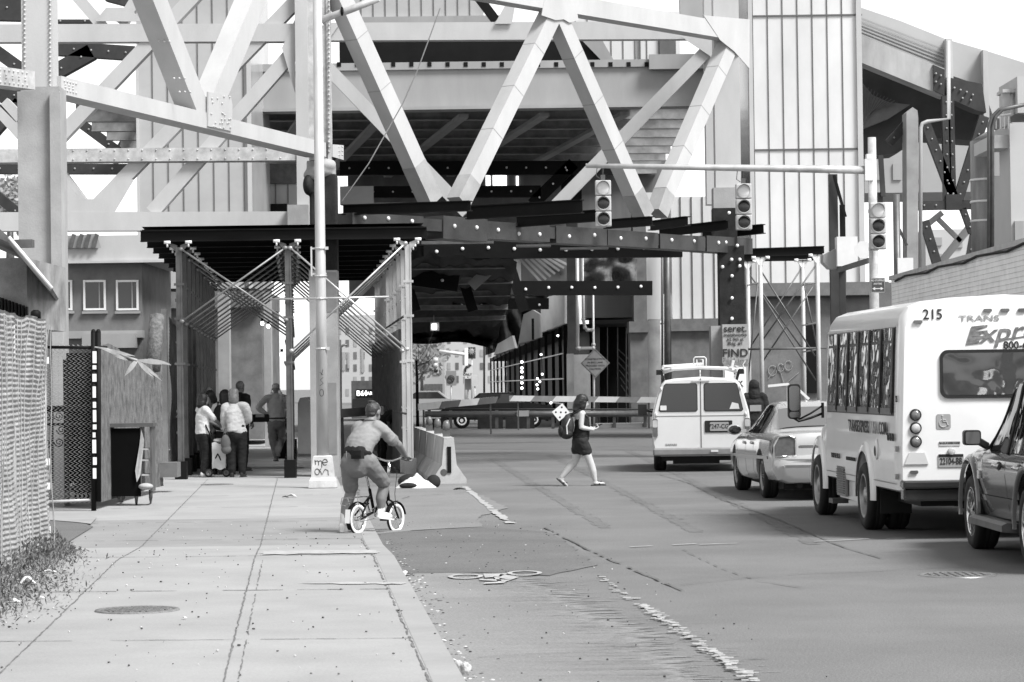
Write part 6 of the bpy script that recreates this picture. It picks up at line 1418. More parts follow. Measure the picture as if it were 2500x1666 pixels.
for sd_ in (-1, 1):
    for c in (((.25, .6), (.95, .55), (1.0, 3.1), (.42, 3.1)), ((1.05, .5), (1.92, .45), (1.95, 3.1), (1.08, 3.1)), ((2.0, .45), (3.12, .4), (2.48, 3.08), (2.04, 3.1))):
        mb = MB(); gl.quad(mb, c, sd_, .008); mb.build('side_window', m_cglass, t, True)
    mb = MB()
    for a, b_ in (((3.3, .45), (2.5, 3.35)), ((1.96, .2), (1.99, 3.2))): mb.tube([gl.pt(a[0]+(b_[0]-a[0])*i/8, a[1]+(b_[1]-a[1])*i/8, sd_, .012) for i in range(9)], .014, 6)
    mb.tube([gl.pt(y, 3.4, sd_, .012) for y in (.3, .8, 1.4, 2.0, 2.45)], .014, 6); mb.build('window_trim', m_trim, t, True)
    mb = MB()
    for y0_ in (1.02, 1.98, 3.16): lo.quad(mb, ((y0_, 1.8), (y0_+.014, 1.8), (y0_+.014, 7), (y0_, 7)), sd_, .004, 6)
    mb.build('door_seam', m_seam2, t, True)
    for y in (1.28, 2.28):
        mb = MB(); p = lo.pt(y, 5.35, sd_, .0); mb.ell(p, (.022, .10, .045), None, 12, 6); h_ = mb.build('handle_cup', m_trim, t, True)
        mb = MB(); mb.tube([p+Vector((sd_*.022, -.11, .0)), p+Vector((sd_*.05, -.05, .01)), p+Vector((sd_*.05, .05, .01)), p+Vector((sd_*.022, .11, 0))], .018, 8); q = mb.build('door_handle', m_chrome, None); q.parent = h_
    mb = MB(); mb.box((sd_*.965, 3.28, .78), (.02, .10, .08)); mb.build('badge', m_chrome, t, True)
    mb = MB(); lo.quad(mb, ((1.45, 3.0), (3.35, 3.0), (3.35, 3.35), (1.45, 3.35)), sd_, .012, 8); mb.build('side_moulding', m_grey, t, True)
    mb = MB(); mb.prism([(-.05, .28), (.17, .30), (.17, .36), (.12, .385), (-.05, .37)], (sd_*.90, 1.55, 0), (sd_, 0, 0), UPZ, (0, 1.75, 0)); mb.build('running_board', m_scaf, t, True)
    for yc in (.98, 3.86):
        mb = MB()
        def fl(u, v):
            a = R(-12+204*u); r_ = .475+.09*v; return Vector((sd_*(.95+.035*math.sin(v*math.pi)), yc+math.cos(a)*r_, max(.33, .40+math.sin(a)*r_)))
        mb.grid(fl, 24, 6); mb.build('wheel_arch', m_grey, t, True)
    mb = MB(); mb.prism(rr(-.085, -.075, .085, .075, .03), (sd_*1.06, 3.06, 1.15), (1, 0, 0), UPZ, (0, .10, 0)); mb.beam((sd_*.90, 3.12, 1.06), (sd_*1.0, 3.10, 1.12), .06, .07); w = mb.build('wing_mirror', m_trim, t, True); w.modifiers.new('b', 'BEVEL').width = .012
    mb = MB(); mb.prism(rr(-.07, -.06, .07, .06, .02), (sd_*1.06, 3.056, 1.15), (1, 0, 0), UPZ, (0, -.008, 0)); q = mb.build('mirror_glass', glass('mirror_face', .10, .05), None); q.parent = w
for x, y in ((-.83, .98), (.83, .98), (-.83, 3.86), (.83, 3.86)): wheel(t, (x, y, .38), .38, .25, -1 if x < 0 else 1, 'alloy')
mb = MB(); mb.box((0, 2.4, .36), (1.5, 4, .14)); mb.build('underbody', m_under, t, True)
# ================================================================ people (local axes: x right, y the way they face, z up)
m_skin = M('skin', .175, .55, .06, 6); m_skin_p = M('pale_skin', .46, .55, .05, 6); m_hair_k = M('black_hair', .015, .5, .3, 30, bump=.4); m_hair_d = M('dark_hair', .035, .55, .3, 30, bump=.4)
m_hair_b = M('blonde_hair', .13, .5, .3, 25, bump=.5); m_hair_g = M('grey_hair', .42, .6, .2, 30); 
m_tee = M('white_cotton', .60, .85, .08, 6, bump=.15); m_knit = M('pale_knit', .42, .9, .08, 9, bump=.3); m_polo = M('grey_cotton', .225, .85, .10, 6, bump=.2); m_khaki = M('khaki_cotton', .15, .85, .14, 6, bump=.2)
m_blackc = M('black_cloth', .006, .85, .3, 6, bump=.2); m_jean = M('grey_denim', .13, .85, .2, 8, bump=.2); m_shirt = M('striped_shirt', .36, .85, .12, 9, bump=.1); m_darkc = M('dark_cloth', .016, .85, .3, 5, bump=.2); m_shoe = M('white_leather', .66, .5, .1, 8); m_sole = M('dark_sole', .03, .7)
m_pack = M('pack_fabric', .028, .7, .5, 5, bump=.2); m_dirtyw = M('off_white_cloth', .5, .8, .15, 6)
def V(*a): return Vector(a)
def chain_mb(mb, pts, rs, n=12, sx=1.):
    P_ = []; Q = []; pts = [Vector(p) for p in pts]           # densify with a smooth curve so joints stay round
    for i in range(len(pts)-1):
        a = pts[max(0, i-1)]; b = pts[i]; c = pts[i+1]; d = pts[min(len(pts)-1, i+2)]
        for j in range(5):
            t = j/5; P_.append(.5*((2*b)+(-a+c)*t+(2*a-5*b+4*c-d)*t*t+(-a+3*b-3*c+d)*t**3)*1.0 if i and i < len(pts)-2 else b.lerp(c, t)); Q.append(rs[i]+(rs[i+1]-rs[i])*t)
    P_.append(pts[-1]); Q.append(rs[-1]); mb.tube(P_, Q, n, 0, False, True, sx)
    for p, r in ((pts[0], rs[0]), (pts[-1], rs[-1])): mb.ell(p, (r*sx*.98, r*.98, r*.98), None, 12, 8)
def hand(mb, w, d, palm_n, curl=.5, sc=1., thumb=1):
    w = Vector(w); d = Vector(d).normalized(); n = Vector(palm_n); n = (n-d*n.dot(d)).normalized(); s = d.cross(n).normalized()*thumb
    Rm = Matrix((s, d, n)).transposed(); mb.ell(w+d*.05*sc, (.042*sc, .055*sc, .018*sc), Rm, 12, 8)
    for i, (o, L) in enumerate(((.030, .072), (.010, .08), (-.011, .074), (-.030, .058))):
        a = w+d*(.088*sc)+s*o*sc; b = a+(d*math.cos(curl*.7)+n*math.sin(curl*.7))*(L*.42*sc); c = b+(d*math.cos(curl*1.9)+n*math.sin(curl*1.9))*(L*.33*sc); e = c+(d*math.cos(curl*2.8)+n*math.sin(curl*2.8))*(L*.28*sc)
        mb.tube([a, b, c, e], [.0095*sc, .009*sc, .008*sc, .0065*sc], 7)
    a = w+d*.022*sc+s*.034*sc; mb.tube([a, a+(s*.7+d*.6+n*.3)*.032*sc, a+(s*.7+d*1.5+n*.7)*.042*sc], [.012*sc, .0105*sc, .008*sc], 7)
def head(mb, c, look, sc=1., up=(0, 0, 1)):
    c = Vector(c); f = Vector(look).normalized(); u = Vector(up); u = (u-f*u.dot(f)).normalized(); s = f.cross(u)
    Q = Matrix((s, f, u)).transposed(); q = lambda x, y, z: c+Q @ Vector((x*sc, y*sc, z*sc))
    mb.ell(q(0, -.008, .02), (.076*sc, .095*sc, .098*sc), Q, 18, 12); mb.ell(q(0, .028, -.05), (.058*sc, .062*sc, .07*sc), Q, 14, 10)
    mb.ell(q(0, .092, -.018), (.013*sc, .022*sc, .024*sc), Q, 8, 6); mb.ell(q(0, .075, -.062), (.026*sc, .016*sc, .010*sc), Q, 10, 6); mb.ell(q(0, .076, -.095), (.024*sc, .018*sc, .018*sc), Q, 10, 6)
    for k in (-1, 1):
        mb.ell(q(k*.080, -.008, -.008), (.010*sc, .022*sc, .032*sc), Q, 8, 6); mb.ell(q(k*.030, .080, .018), (.016*sc, .008*sc, .006*sc), Q, 8, 5)
    return q, Q
def face(t, q, Q, sc=1.):
    mb = MB()
    for k in (-1, 1): mb.ell(q(k*.030, .086, .003), (.011*sc, .006*sc, .006*sc), Q, 8, 5)
    return mb
def shoe(t, ankle, d, mat, L=.27, name='shoe', sole=m_sole, pitch=0.):
    d = Vector(d); d.z = 0; d.normalize(); a = Vector(ankle); Q = Matrix((V(d.y, -d.x, 0), d, UPZ)).transposed() @ Matrix.Rotation(pitch, 3, 'X')
    mb = MB(); mb.ell(a+Q @ V(0, .07, -.035), (.045, L*.5, .042), Q, 14, 8); mb.ell(a+Q @ V(0, -.01, -.01), (.042, .062, .062), Q, 12, 8); mb.ell(a+Q @ V(0, .13, -.04), (.048, .075, .034), Q, 12, 8); mb.ell(a+Q @ V(0, .06, -.06), (.046, L*.5, .018), Q, 14, 6)
    o = merged(mb, name, mat, t, .010, 1)
    mb = MB(); mb.box(a+Q @ V(0, .06, -.072), (.088, L*.98, .016), 0, 0, Q); s_ = mb.build('sole', sole, None); s_.parent = o; return o
def cloth(t, name, mat, chains, ells=(), vox=.013, sm=3):
    mb = MB()
    for c in chains: chain_mb(mb, *c)
    for e in ells: mb.ell(*e)
    o = merged(mb, name, mat, t, vox, sm)
    if sm > 1:
        ns = [v.normal.copy() for v in o.data.vertices]
        for v, n_ in zip(o.data.vertices, ns):
            c = v.co; a = noise.noise(Vector((c.x*9+hash(name) % 7, c.y*9, c.z*15)))*.010+noise.noise(Vector((c.x*20, c.y*20, c.z*34)))*.005
            v.co = c+n_*a
    return o
def person(label, loc, yaw, group=None): return thing('person', label, 'person', loc, group, yaw)
# ---------------------------------------------------------------- cyclist and bicycle
YB_ = R(-30); base = G(873, 1305); base.z = .0
cyc = person('man in a grey T-shirt and khaki shorts astride a small folding bicycle', base, YB_)
hip = V(0, .02, .92); ch = V(.02, .20, 1.18); nk = V(.03, .285, 1.33); hd = V(.03, .335, 1.43)
mb = MB(); q, Q = head(mb, hd, (.1, 1, -.15), 1.05); chain_mb(mb, [nk-V(0, .03, .03), nk+V(0, .03, .05)], [.062, .058])
for pts, rs in (([V(.19, .25, 1.235), V(.30, .45, 1.04), V(.26, .66, .90)], [.056, .046, .032]), ([V(-.16, .26, 1.235), V(-.28, .46, 1.04), V(-.22, .66, .90)], [.056, .046, .032]),
    ([V(.12, .08, .86), V(.14, .36, .62), V(.12, .33, .40), V(.115, .34, .27)], [.10, .068, .066, .042]), ([V(-.11, .02, .86), V(-.16, .12, .53), V(-.21, .085, .32), V(-.235, .05, .12)], [.10, .068, .064, .042])): chain_mb(mb, pts, rs)
hand(mb, V(.26, .66, .895), (0, .8, -.15), (0, 0, -1), 1.1, 1., -1); hand(mb, V(-.22, .66, .895), (0, .8, -.15), (0, 0, -1), 1.1, 1., 1)
merged(mb, 'body', m_skin, cyc, .011, 2)
cloth(cyc, 'shirt', m_polo, [([hip+V(0, .0, -.02), hip+V(0, .04, .12), ch, nk-V(0, .035, .05)], [.132, .136, .138, .070], 18, 1.34), ([V(.13, .24, 1.25), V(.20, .27, 1.215), V(.268, .38, 1.09)], [.086, .076, .070]), ([V(-.11, .25, 1.25), V(-.17, .28, 1.215), V(-.245, .39, 1.09)], [.086, .076, .070])], vox=.014)
cloth(cyc, 'shorts', m_khaki, [([hip+V(0, -.01, -.13), hip+V(0, .0, .03)], [.135, .132], 18, 1.28), ([V(.095, .03, .85), V(.125, .20, .73), V(.142, .345, .60)], [.118, .104, .088]), ([V(-.095, .0, .84), V(-.135, .06, .68), V(-.165, .11, .55)], [.118, .102, .094])], vox=.014)
cloth(cyc, 'belt', m_blackc, [([hip+V(0, .0, .022), hip+V(0, .005, .045)], [.136, .137], 18, 1.34)], (), .012, 1)
for sg, a, b_ in ((1, V(.255, .362, 1.112), V(.272, .385, 1.083)), (-1, V(-.232, .372, 1.112), V(-.249, .395, 1.083))): mb = MB(); mb.tube([a, b_], .0755, 16, 0, False, False); mb.build('sleeve_hem', m_khaki, cyc, True)
mb = MB(); d_ = (V(.0, .05, .06)).normalized(); mb.tube([nk+V(math.cos(i*.393)*.075, -.015+math.sin(i*.393)*.066, .0-math.sin(i*.393)*.012) for i in range(16)], .011, 6, 0, True); mb.build('collar', m_khaki, cyc, True)
mb = MB(); mb.box(hip+V(.10, -.15, .02), (.14, .07, .10)); mb.box(hip+V(.10, -.19, .035), (.13, .01, .05)); mb.build('belt_pouch', m_blackc, cyc, True)
mb = MB(); mb.tube([hip+V(-.05, -.162, .06), hip+V(-.05, -.165, -.01), hip+V(-.045, -.16, -.04)], .008, 5); mb.build('belt_loop', m_khaki, cyc, True)
cloth(cyc, 'hair', m_hair_d, [], ((q(0, -.022, .030), (.084, .098, .098), Q, 16, 10), (q(0, -.055, -.03), (.072, .05, .05), Q, 12, 8)), .010, 2)
mb = MB(); mb.ell(q(-.01, -.04, .11), (.05, .05, .022), Q, 12, 6); mb.build('bald_patch', m_hair_d, cyc, True)
cloth(cyc, 'sock', m_tee, [([V(.115, .34, .26), V(.118, .335, .38)], [.045, .052])], (), .01, 1); cloth(cyc, 'sock', m_tee, [([V(-.235, .05, .11), V(-.225, .066, .23)], [.045, .052])], (), .01, 1)
shoe(cyc, V(.115, .34, .245), (.1, 1, 0), m_shoe, .29, sole=m_shoe, pitch=-.12); shoe(cyc, V(-.235, .05, .085), (-.15, 1, 0), m_shoe, .29)
# bicycle
bk = thing('folding_bicycle', 'small folding bicycle with white-walled tyres under the man in grey', 'bicycle', base, None, YB_)
wr = .178
def bwheel(y, z):
    c = V(0, y, z); mb = MB(); lathe(mb, c, (1, 0, 0), [(-.012, wr*.80), (-.022, wr*.9), (-.012, wr*.99), (0, wr), (.012, wr*.99), (.022, wr*.9), (.012, wr*.80)], 36); w = mb.build('wheel', m_tyre, bk, True)
    for sg in (-1, 1):
        mb = MB(); lathe(mb, c, (sg, 0, 0), [(.014, wr*.76), (.0235, wr*.82), (.0245, wr*.9), (.017, wr*.965)], 36); p = mb.build('whitewall', m_white, None); p.parent = w
    mb = MB(); lathe(mb, c, (1, 0, 0), [(-.01, wr*.80), (-.012, wr*.76), (.012, wr*.76), (.01, wr*.80)], 36)
    for i in range(20):
        a = i*math.pi/10; mb.tube([c+V((-1)**i*.025, 0, 0), c+V(0, math.cos(a)*wr*.78, math.sin(a)*wr*.78)], .0014, 3)
    lathe(mb, c, (1, 0, 0), [(-.05, .012), (-.03, .022), (.03, .022), (.05, .012)], 12); p = mb.build('rim', m_chrome, None); p.parent = w
bwheel(0, wr); bwheel(.83, wr-.03)
def fender(y, z, a0, a1, mat):
    mb = MB(); mb.grid(lambda u, v: V(-.028+.056*v, y+math.cos(R(a0+(a1-a0)*u))*(wr+.022+.008*math.sin(v*math.pi)), z+math.sin(R(a0+(a1-a0)*u))*(wr+.022+.008*math.sin(v*math.pi))), 20, 5); mb.build('mudguard', mat, bk, True)
fender(0, wr, 40, 215, m_black); fender(.83, wr-.03, 10, 165, m_black)
mb = MB(); mb.grid(lambda u, v: V(-.035+.07*v, -wr-.02-.02*u, .30-.16*u), 3, 3); mb.build('mud_flap', m_white, bk, True)
bb = V(0, .36, .245); ht = V(0, .655, .50); hb = V(0, .675, .38); st = V(0, .17, .76)
mb = MB(); mb.tube([bb, ht-V(0, .01, .06)], .021, 10); mb.tube([bb, V(0, .27, .52)], .018, 10); mb.tube([ht, hb], .022, 10); mb.tube([V(0, .29, .45), V(.05, .02, .22)], .011, 8); mb.tube([V(0, .29, .45), V(-.05, .02, .22)], .011, 8); mb.tube([bb, V(.05, 0, wr)], .012, 8); mb.tube([bb, V(-.05, 0, wr)], .012, 8)
for sg in (-1, 1): mb.tube([hb, hb+V(sg*.045, .03, -.03), V(sg*.045, .83, wr-.03)], .012, 8)
mb.build('frame', m_black, bk, True)
mb = MB(); mb.tube([V(0, .275, .50), st], .014, 10); mb.build('seat_post', m_chrome, bk, True)
cl_ = MB(); cl_.ell(st+V(0, -.03, .035), (.085, .09, .028)); cl_.ell(st+V(0, .09, .035), (.032, .11, .022)); merged(cl_, 'saddle', m_trim, bk, .009, 2)
mb = MB(); mb.tube([ht, V(0, .69, .74), V(0, .70, .84)], .014, 10); mb.tube([V(0, .69, .60), V(.03, .68, .80)], .008, 8); mb.build('stem', m_chrome, bk, True)
mb = MB(); mb.tube([V(-.25, .64, .885), V(-.17, .70, .875), V(-.05, .705, .84), V(.05, .705, .84), V(.17, .70, .875), V(.27, .64, .885)], .011, 8); mb.build('handlebar', m_chrome, bk, True)
for sg in (-1, 1):
    mb = MB(); mb.tube([V(sg*.19, .695, .878), V(sg*.27, .64, .885)], .016, 8); mb.tube([V(sg*.16, .72, .865), V(sg*.24, .72, .84)], .005, 5); mb.build('grip', m_trim, bk, True)
mb = MB(); [mb.tube([V(x, -.20, .435), V(x, .16, .435)], .005, 5) for x in (-.07, 0, .07)]; [mb.tube([V(-.075, y, .435), V(.075, y, .435)], .005, 5) for y in (-.2, -.08, .04, .16)]; [mb.tube([V(sg*.07, -.10, .435), V(sg*.05, 0, wr)], .005, 5) for sg in (-1, 1)]; mb.tube([V(-.08, -.20, .435), V(-.1, -.2, .36), V(-.02, -.2, .34)], .006, 5); mb.build('rear_rack', m_chrome, bk, True)
mb = MB(); lathe(mb, bb+V(.045, 0, 0), (1, 0, 0), [(0, .075), (.004, .072), (.004, .062), (0, .06)], 24); [mb.beam(bb+V(.047, 0, 0), bb+V(.047, math.cos(i*1.257)*.065, math.sin(i*1.257)*.065), .008, .004) for i in range(5)]
mb.tube([bb+V(.045, 0, .07), V(.045, 0, wr+.03)], .005, 5); mb.tube([bb+V(.045, 0, -.07), V(.045, 0, wr-.03)], .005, 5); mb.build('chainset', m_rim, bk, True)
mb = MB(); mb.beam(bb+V(.06, 0, 0), bb+V(.075, .03, -.10), .018, .012); mb.beam(bb+V(-.06, 0, 0), bb+V(-.075, -.03, .10), .018, .012); mb.build('crank', m_chrome, bk, True)
for p in (bb+V(.11, .05, -.095), bb+V(-.11, -.03, .10)): mb = MB(); mb.box(p, (.08, .07, .02)); mb.build('pedal', m_trim, bk, True)
mb = MB(); mb.tube([V(.02, .70, .83), V(.05, .80, .70), V(.04, .76, .45), V(.03, .80, .25)], .004, 5); mb.build('cable', m_trim, bk, True)
# ---------------------------------------------------------------- woman crossing the road
b = G(1419, 1187); t = person('woman in black top and shorts walking across the road looking at her phone', b, R(-82)); sc = .93
mb = MB(); q, Q = head(mb, V(0, .05, 1.42), (0, 1, -.35), .95); chain_mb(mb, [V(0, .0, 1.24), V(0, .035, 1.36)], [.05, .046])
chain_mb(mb, [V(.16, .0, 1.22), V(.19, -.02, .99), V(.14, .19, .95)], [.052, .042, .03]); chain_mb(mb, [V(-.16, .0, 1.22), V(-.19, .02, .99), V(-.10, .21, .97)], [.052, .042, .03])
hand(mb, V(.14, .19, .95), (-.2, .95, .25), (-.3, 0, 1), .7, .9, -1); hand(mb, V(-.10, .21, .97), (.3, .9, .2), (.3, 0, 1), .7, .9, 1)
chain_mb(mb, [V(.085, .0, .76), V(.085, .13, .44), V(.085, .19, .25), V(.08, .225, .085)], [.098, .066, .062, .038]); chain_mb(mb, [V(-.085, -.01, .76), V(-.085, -.07, .45), V(-.085, -.20, .29), V(-.085, -.32, .145)], [.098, .066, .062, .038])
chain_mb(mb, [V(0, 0, .8), V(0, .02, 1.0), V(0, .0, 1.2)], [.12, .105, .10], 14, 1.35); merged(mb, 'body', m_skin_p, t, .011, 2)
cloth(t, 'top', m_blackc, [([V(0, 0, .80), V(0, .025, .95), V(0, .03, 1.12), V(0, -.01, 1.24)], [.140, .130, .128, .075], 16, 1.32)], (), .013, 2)
cloth(t, 'shorts', m_darkc, [([V(0, -.01, .70), V(0, 0, .86)], [.140, .135], 16, 1.25), ([V(.085, .0, .76), V(.085, .075, .59)], [.118, .105]), ([V(-.085, -.01, .76), V(-.085, -.045, .60)], [.118, .105])])
cloth(t, 'hair', m_hair_k, [([q(0, -.045, .05), q(0, -.07, -.06), q(0, -.075, -.17)], [.085, .088, .065], 14, 1.05)], ((q(0, -.02, .035), (.088, .105, .098), Q, 16, 10), (q(.062, .02, -.05), (.03, .05, .11), Q, 10, 8), (q(-.062, .02, -.05), (.03, .05, .11), Q, 10, 8)), .011, 2)
for a, d, pt in ((V(.08, .225, .062), (0, 1, 0), 0.), (V(-.085, -.32, .12), (0, 1, 0), -.75)):
    Q2 = Matrix.Rotation(pt, 3, 'X'); mb = MB(); mb.ell(a+Q2 @ V(0, .06, -.02), (.042, .115, .026), Q2, 12, 7); mb.ell(a, (.036, .045, .045), Q2, 10, 7); f_ = merged(mb, 'foot', m_skin_p, t, .009, 1)
    mb = MB(); mb.box(a+Q2 @ V(0, .055, -.048), (.088, .25, .014), 0, 0, Q2); mb.tube([a+Q2 @ V(-.045, .06, -.03), a+Q2 @ V(-.01, .11, .015), a+Q2 @ V(.045, .06, -.03)], .011, 6); s_ = mb.build('sandal', m_sole, None); s_.parent = f_
tp = thing('phone', 'thin dark phone held up in the crossing woman\'s hand', 'phone', b, None, R(-82)); mb = MB(); mb.box(V(.02, .315, 1.015), (.07, .13, .009), 0, 0, Matrix.Rotation(.45, 3, 'X')); mb.build('case', m_trim, tp, True); mb = MB(); mb.box(V(.02, .313, 1.021), (.06, .115, .004), 0, 0, Matrix.Rotation(.45, 3, 'X')); mb.build('screen', m_pane, tp, True)
tb = thing('backpack', 'dark backpack with pale piping on the crossing woman\'s back', 'backpack', b, None, R(-82))
mb = MB(); mb.ell(V(0, -.22, 1.02), (.15, .11, .22)); mb.ell(V(0, -.24, .90), (.15, .12, .11)); merged(mb, 'bag', m_pack, tb, .012, 2)
mb = MB(); mb.ell(V(.0, -.33, .93), (.11, .05, .10)); mb.build('pocket', m_darkc, tb, True)
for x in (.08, -.08): mb = MB(); mb.tube([V(x, -.17, 1.20), V(x*1.3, -.02, 1.28), V(x*1.5, .11, 1.16), V(x*1.5, .09, .98), V(x*1.4, -.1, .86)], .018, 6, 0, False, True, 1.5); mb.build('strap', m_trim, tb, True)
for x in (.145, .10): mb = MB(); mb.tube([V(x, -.20, 1.14), V(x+.01, -.26, 1.02), V(x, -.25, .88)], .012, 5); mb.build('piping', m_tee, tb, True)
tc_ = thing('dotted_board', 'white square board with black dots sticking out of the backpack', 'board', b, None, R(-82))
mb = MB(); c = V(.05, -.34, 1.25); ax = V(0, -.62, .78).normalized(); ay = V(0, -.78, -.62).normalized(); mb.hexa(c, V(.008, 0, 0), ax*.10, ay*.115); mb.build('board', m_tee, tc_, True)
mb = MB(); [mb.ell(c+V(.009, 0, 0)+ax*i*.055+ay*j*.065, (.004, .017, .017), None, 10, 6) for i, j in ((-1, -1), (-1, 1), (1, -1), (1, 1), (0, 0))]; mb.build('dot', m_blackc, tc_, True)
# ---------------------------------------------------------------- generic standing builder
def stander(label, px, D, yaw, hgt, torso, legs, hair, skin=m_skin, z0=.02, look=(0, 1, 0), sleeves=1., arms=None, leg=None, group=None, lean=V(0, 0, 0), shoes=m_sole, hairfn=None, bulk=1., feet=True, upper='shirt'):
    p = P(px, 1000, D); t = person(label, (p.x, p.y, z0), yaw, group); k = hgt/1.72
    S = lambda x, y, z: V(x*k, y*k, z*k)+lean*max(0, (z-.92)/.6)
    A = arms or {1: [S(.19, 0, 1.40), S(.24, -.03, 1.13), S(.22, .10, .92)], -1: [S(-.19, 0, 1.40), S(-.24, -.03, 1.13), S(-.22, .10, .92)]}
    L = leg or {1: [S(.09, 0, .88), S(.10, .02, .48), S(.10, 0, .10)], -1: [S(-.09, 0, .88), S(-.10, .02, .48), S(-.10, 0, .10)]}
    mb = MB(); q, Q = head(mb, S(0, .04, 1.60), look, k); chain_mb(mb, [S(0, 0, 1.42), S(0, .025, 1.54)], [.056*k, .052*k])
    for s_ in (1, -1):
        chain_mb(mb, A[s_], [.05*k, .043*k, .032*k]); d = (A[s_][2]-A[s_][1]).normalized(); hand(mb, A[s_][2], d, V(-s_, .2, 0), .6, k, 1 if s_ < 0 else -1)
        chain_mb(mb, L[s_], [.08*k, .06*k, .04*k])
    chain_mb(mb, [S(0, 0, .9), S(0, 0, 1.15), S(0, 0, 1.40)], [.11*k, .11*k, .08*k], 14, 1.3); merged(mb, 'body', skin, t, .012, 2)
    ar = [([S(s_*.13, 0, 1.405), A[s_][0], A[s_][0].lerp(A[s_][1], min(1, sleeves*2))]+([A[s_][1].lerp(A[s_][2], sleeves*1.0-.12)] if sleeves > .9 else []), [.08*k, .072*k*bulk, .06*k*bulk]+([.046*k*bulk] if sleeves > .9 else [])) for s_ in (1, -1)]
    cloth(t, upper, torso, [([S(0, 0, .90), S(0, 0, 1.06), S(0, .01, 1.28), S(0, 0, 1.44)], [.142*k*bulk, .138*k*bulk, .142*k*bulk, .075*k], 18, 1.34)]+ar)
    cloth(t, 'trousers', legs, [([S(0, -.01, .82), S(0, 0, .96)], [.138*k*bulk, .132*k*bulk], 18, 1.28)]+[([L[s_][0]+V(0, 0, -.02), L[s_][1], L[s_][2]+V(0, 0, .02)], [.108*k*bulk, .082*k*bulk, .068*k*bulk]) for s_ in (1, -1)])
    if feet:
        for s_ in (1, -1): shoe(t, L[s_][2]-V(0, 0, .02*k), (s_*.15, 1, 0), shoes, .26*k)
    if hair:
        cloth(t, 'hair', hair, hairfn(q) if hairfn else [], ((q(0, -.022, .030), (.083*k, .098*k, .096*k), Q, 16, 10), (q(0, -.05, -.02), (.074*k, .055*k, .055*k), Q, 12, 8)), .011, 2)
    return t, q, Q, S
GRP = 'people standing under the sidewalk shed'
bob = lambda q: [([q(0, -.035, .05), q(0, -.055, -.10)], [.098, .094], 14, 1.06)]
mkS = lambda k: (lambda x, y, z: V(x*k, y*k, z*k))
S = mkS(1.60/1.72)
stander('dark haired woman in a white T-shirt reaching towards a stroller', 494, 51.3, R(-58), 1.60, m_tee, m_blackc, m_hair_k, sleeves=.42, group=GRP, hairfn=bob, shoes=m_shoe, look=(0, 1, -.15),
    arms={1: [S(.19, .0, 1.40), S(.24, .18, 1.17), S(.14, .42, 1.02)], -1: [S(-.19, 0, 1.40), S(-.22, .2, 1.17), S(-.08, .44, 1.04)]}, leg={1: [S(.09, 0, .88), S(.10, .03, .48), S(.10, -.03, .10)], -1: [S(-.09, 0, .88), S(-.10, .08, .48), S(-.10, .10, .10)]})
S = mkS(1.68/1.72)
stander('woman with a blonde bob, pale sweater and black trousers, seen from behind', 577, 51.0, R(-4), 1.68, m_knit, m_blackc, m_hair_b, sleeves=1., group=GRP, hairfn=bob, shoes=m_sole, bulk=1.12, lean=V(-.06, .05, 0), look=(-.2, 1, -.2),
    arms={1: [S(.19, 0, 1.38), S(.23, .08, 1.12), S(.12, .26, 1.05)], -1: [S(-.22, 0, 1.38), S(-.26, .03, 1.10), S(-.24, .12, .88)]})
stander('person in a white shirt wearing a black backpack, left of the blonde woman', 548, 52.6, R(-12), 1.66, m_tee, m_blackc, m_hair_k, sleeves=1., group=GRP, hairfn=bob)
p = P(548, 1000, 52.6); t = thing('backpack', 'black backpack worn by the person in a white shirt under the shed', 'backpack', (p.x, p.y, .02), None, R(-12))
mb = MB(); mb.ell(V(-.02, -.20, 1.14), (.16, .11, .25)); mb.ell(V(-.02, -.22, 1.0), (.16, .12, .13)); merged(mb, 'bag', m_blackc, t, .013, 2)
for x in (-.11, .09): mb = MB(); mb.tube([V(x, -.12, 1.30), V(x*1.1, -.02, 1.43), V(x*1.2, .13, 1.32), V(x*1.2, .12, 1.1)], .02, 6); mb.build('strap', m_blackc, t, True)
stander('woman in a patterned dark top facing the camera behind the group', 516, 52.8, R(130), 1.64, M('patterned_cloth', .10, .8, .9, 22), m_blackc, m_hair_k, sleeves=.5, group=GRP, hairfn=bob, look=(0, 1, -.35))
stander('tall balding man in a dark jacket behind the blonde woman', 584, 54.6, R(-35), 1.86, m_darkc, m_blackc, None, sleeves=1., group=GRP, bulk=1.1, upper='jacket')
stander('grey haired man half hidden behind the dark haired women', 507, 55.5, R(-100), 1.72, m_darkc, m_blackc, m_hair_g, group=GRP)
S = mkS(1.80/1.72)
t, q, Q, S2 = stander('man in a cap and jeans with a hand on his hip, one heel raised', 674, 61.5, R(8), 1.80, m_shirt, m_jean, None, sleeves=1., group=GRP, shoes=m_jean, bulk=1.05,
    arms={-1: [S(-.20, 0, 1.40), S(-.40, -.10, 1.18), S(-.19, -.05, 1.02)], 1: [S(.20, 0, 1.40), S(.25, .03, 1.14), S(.2, .16, .98)]}, leg={1: [S(.09, 0, .88), S(.13, .06, .50), S(.02, -.16, .20)], -1: [S(-.09, 0, .88), S(-.09, .02, .48), S(.0, .03, .10)]})
k = 1.8/1.72; mb = MB(); mb.ell(q(0, -.01, .055), (.088*k, .106*k, .072*k), Q, 16, 10); mb.ell(q(0, .10, .035), (.07*k, .07*k, .012), Q, 12, 6); mb.build('cap', m_shirt, t, True)
mb = MB(); mb.tube([S2(0, 0, .95)+V(math.cos(i*.3927)*.205, math.sin(i*.3927)*.155, 0) for i in range(16)], .02, 6, 0, True); mb.build('belt', m_trim, t, True)
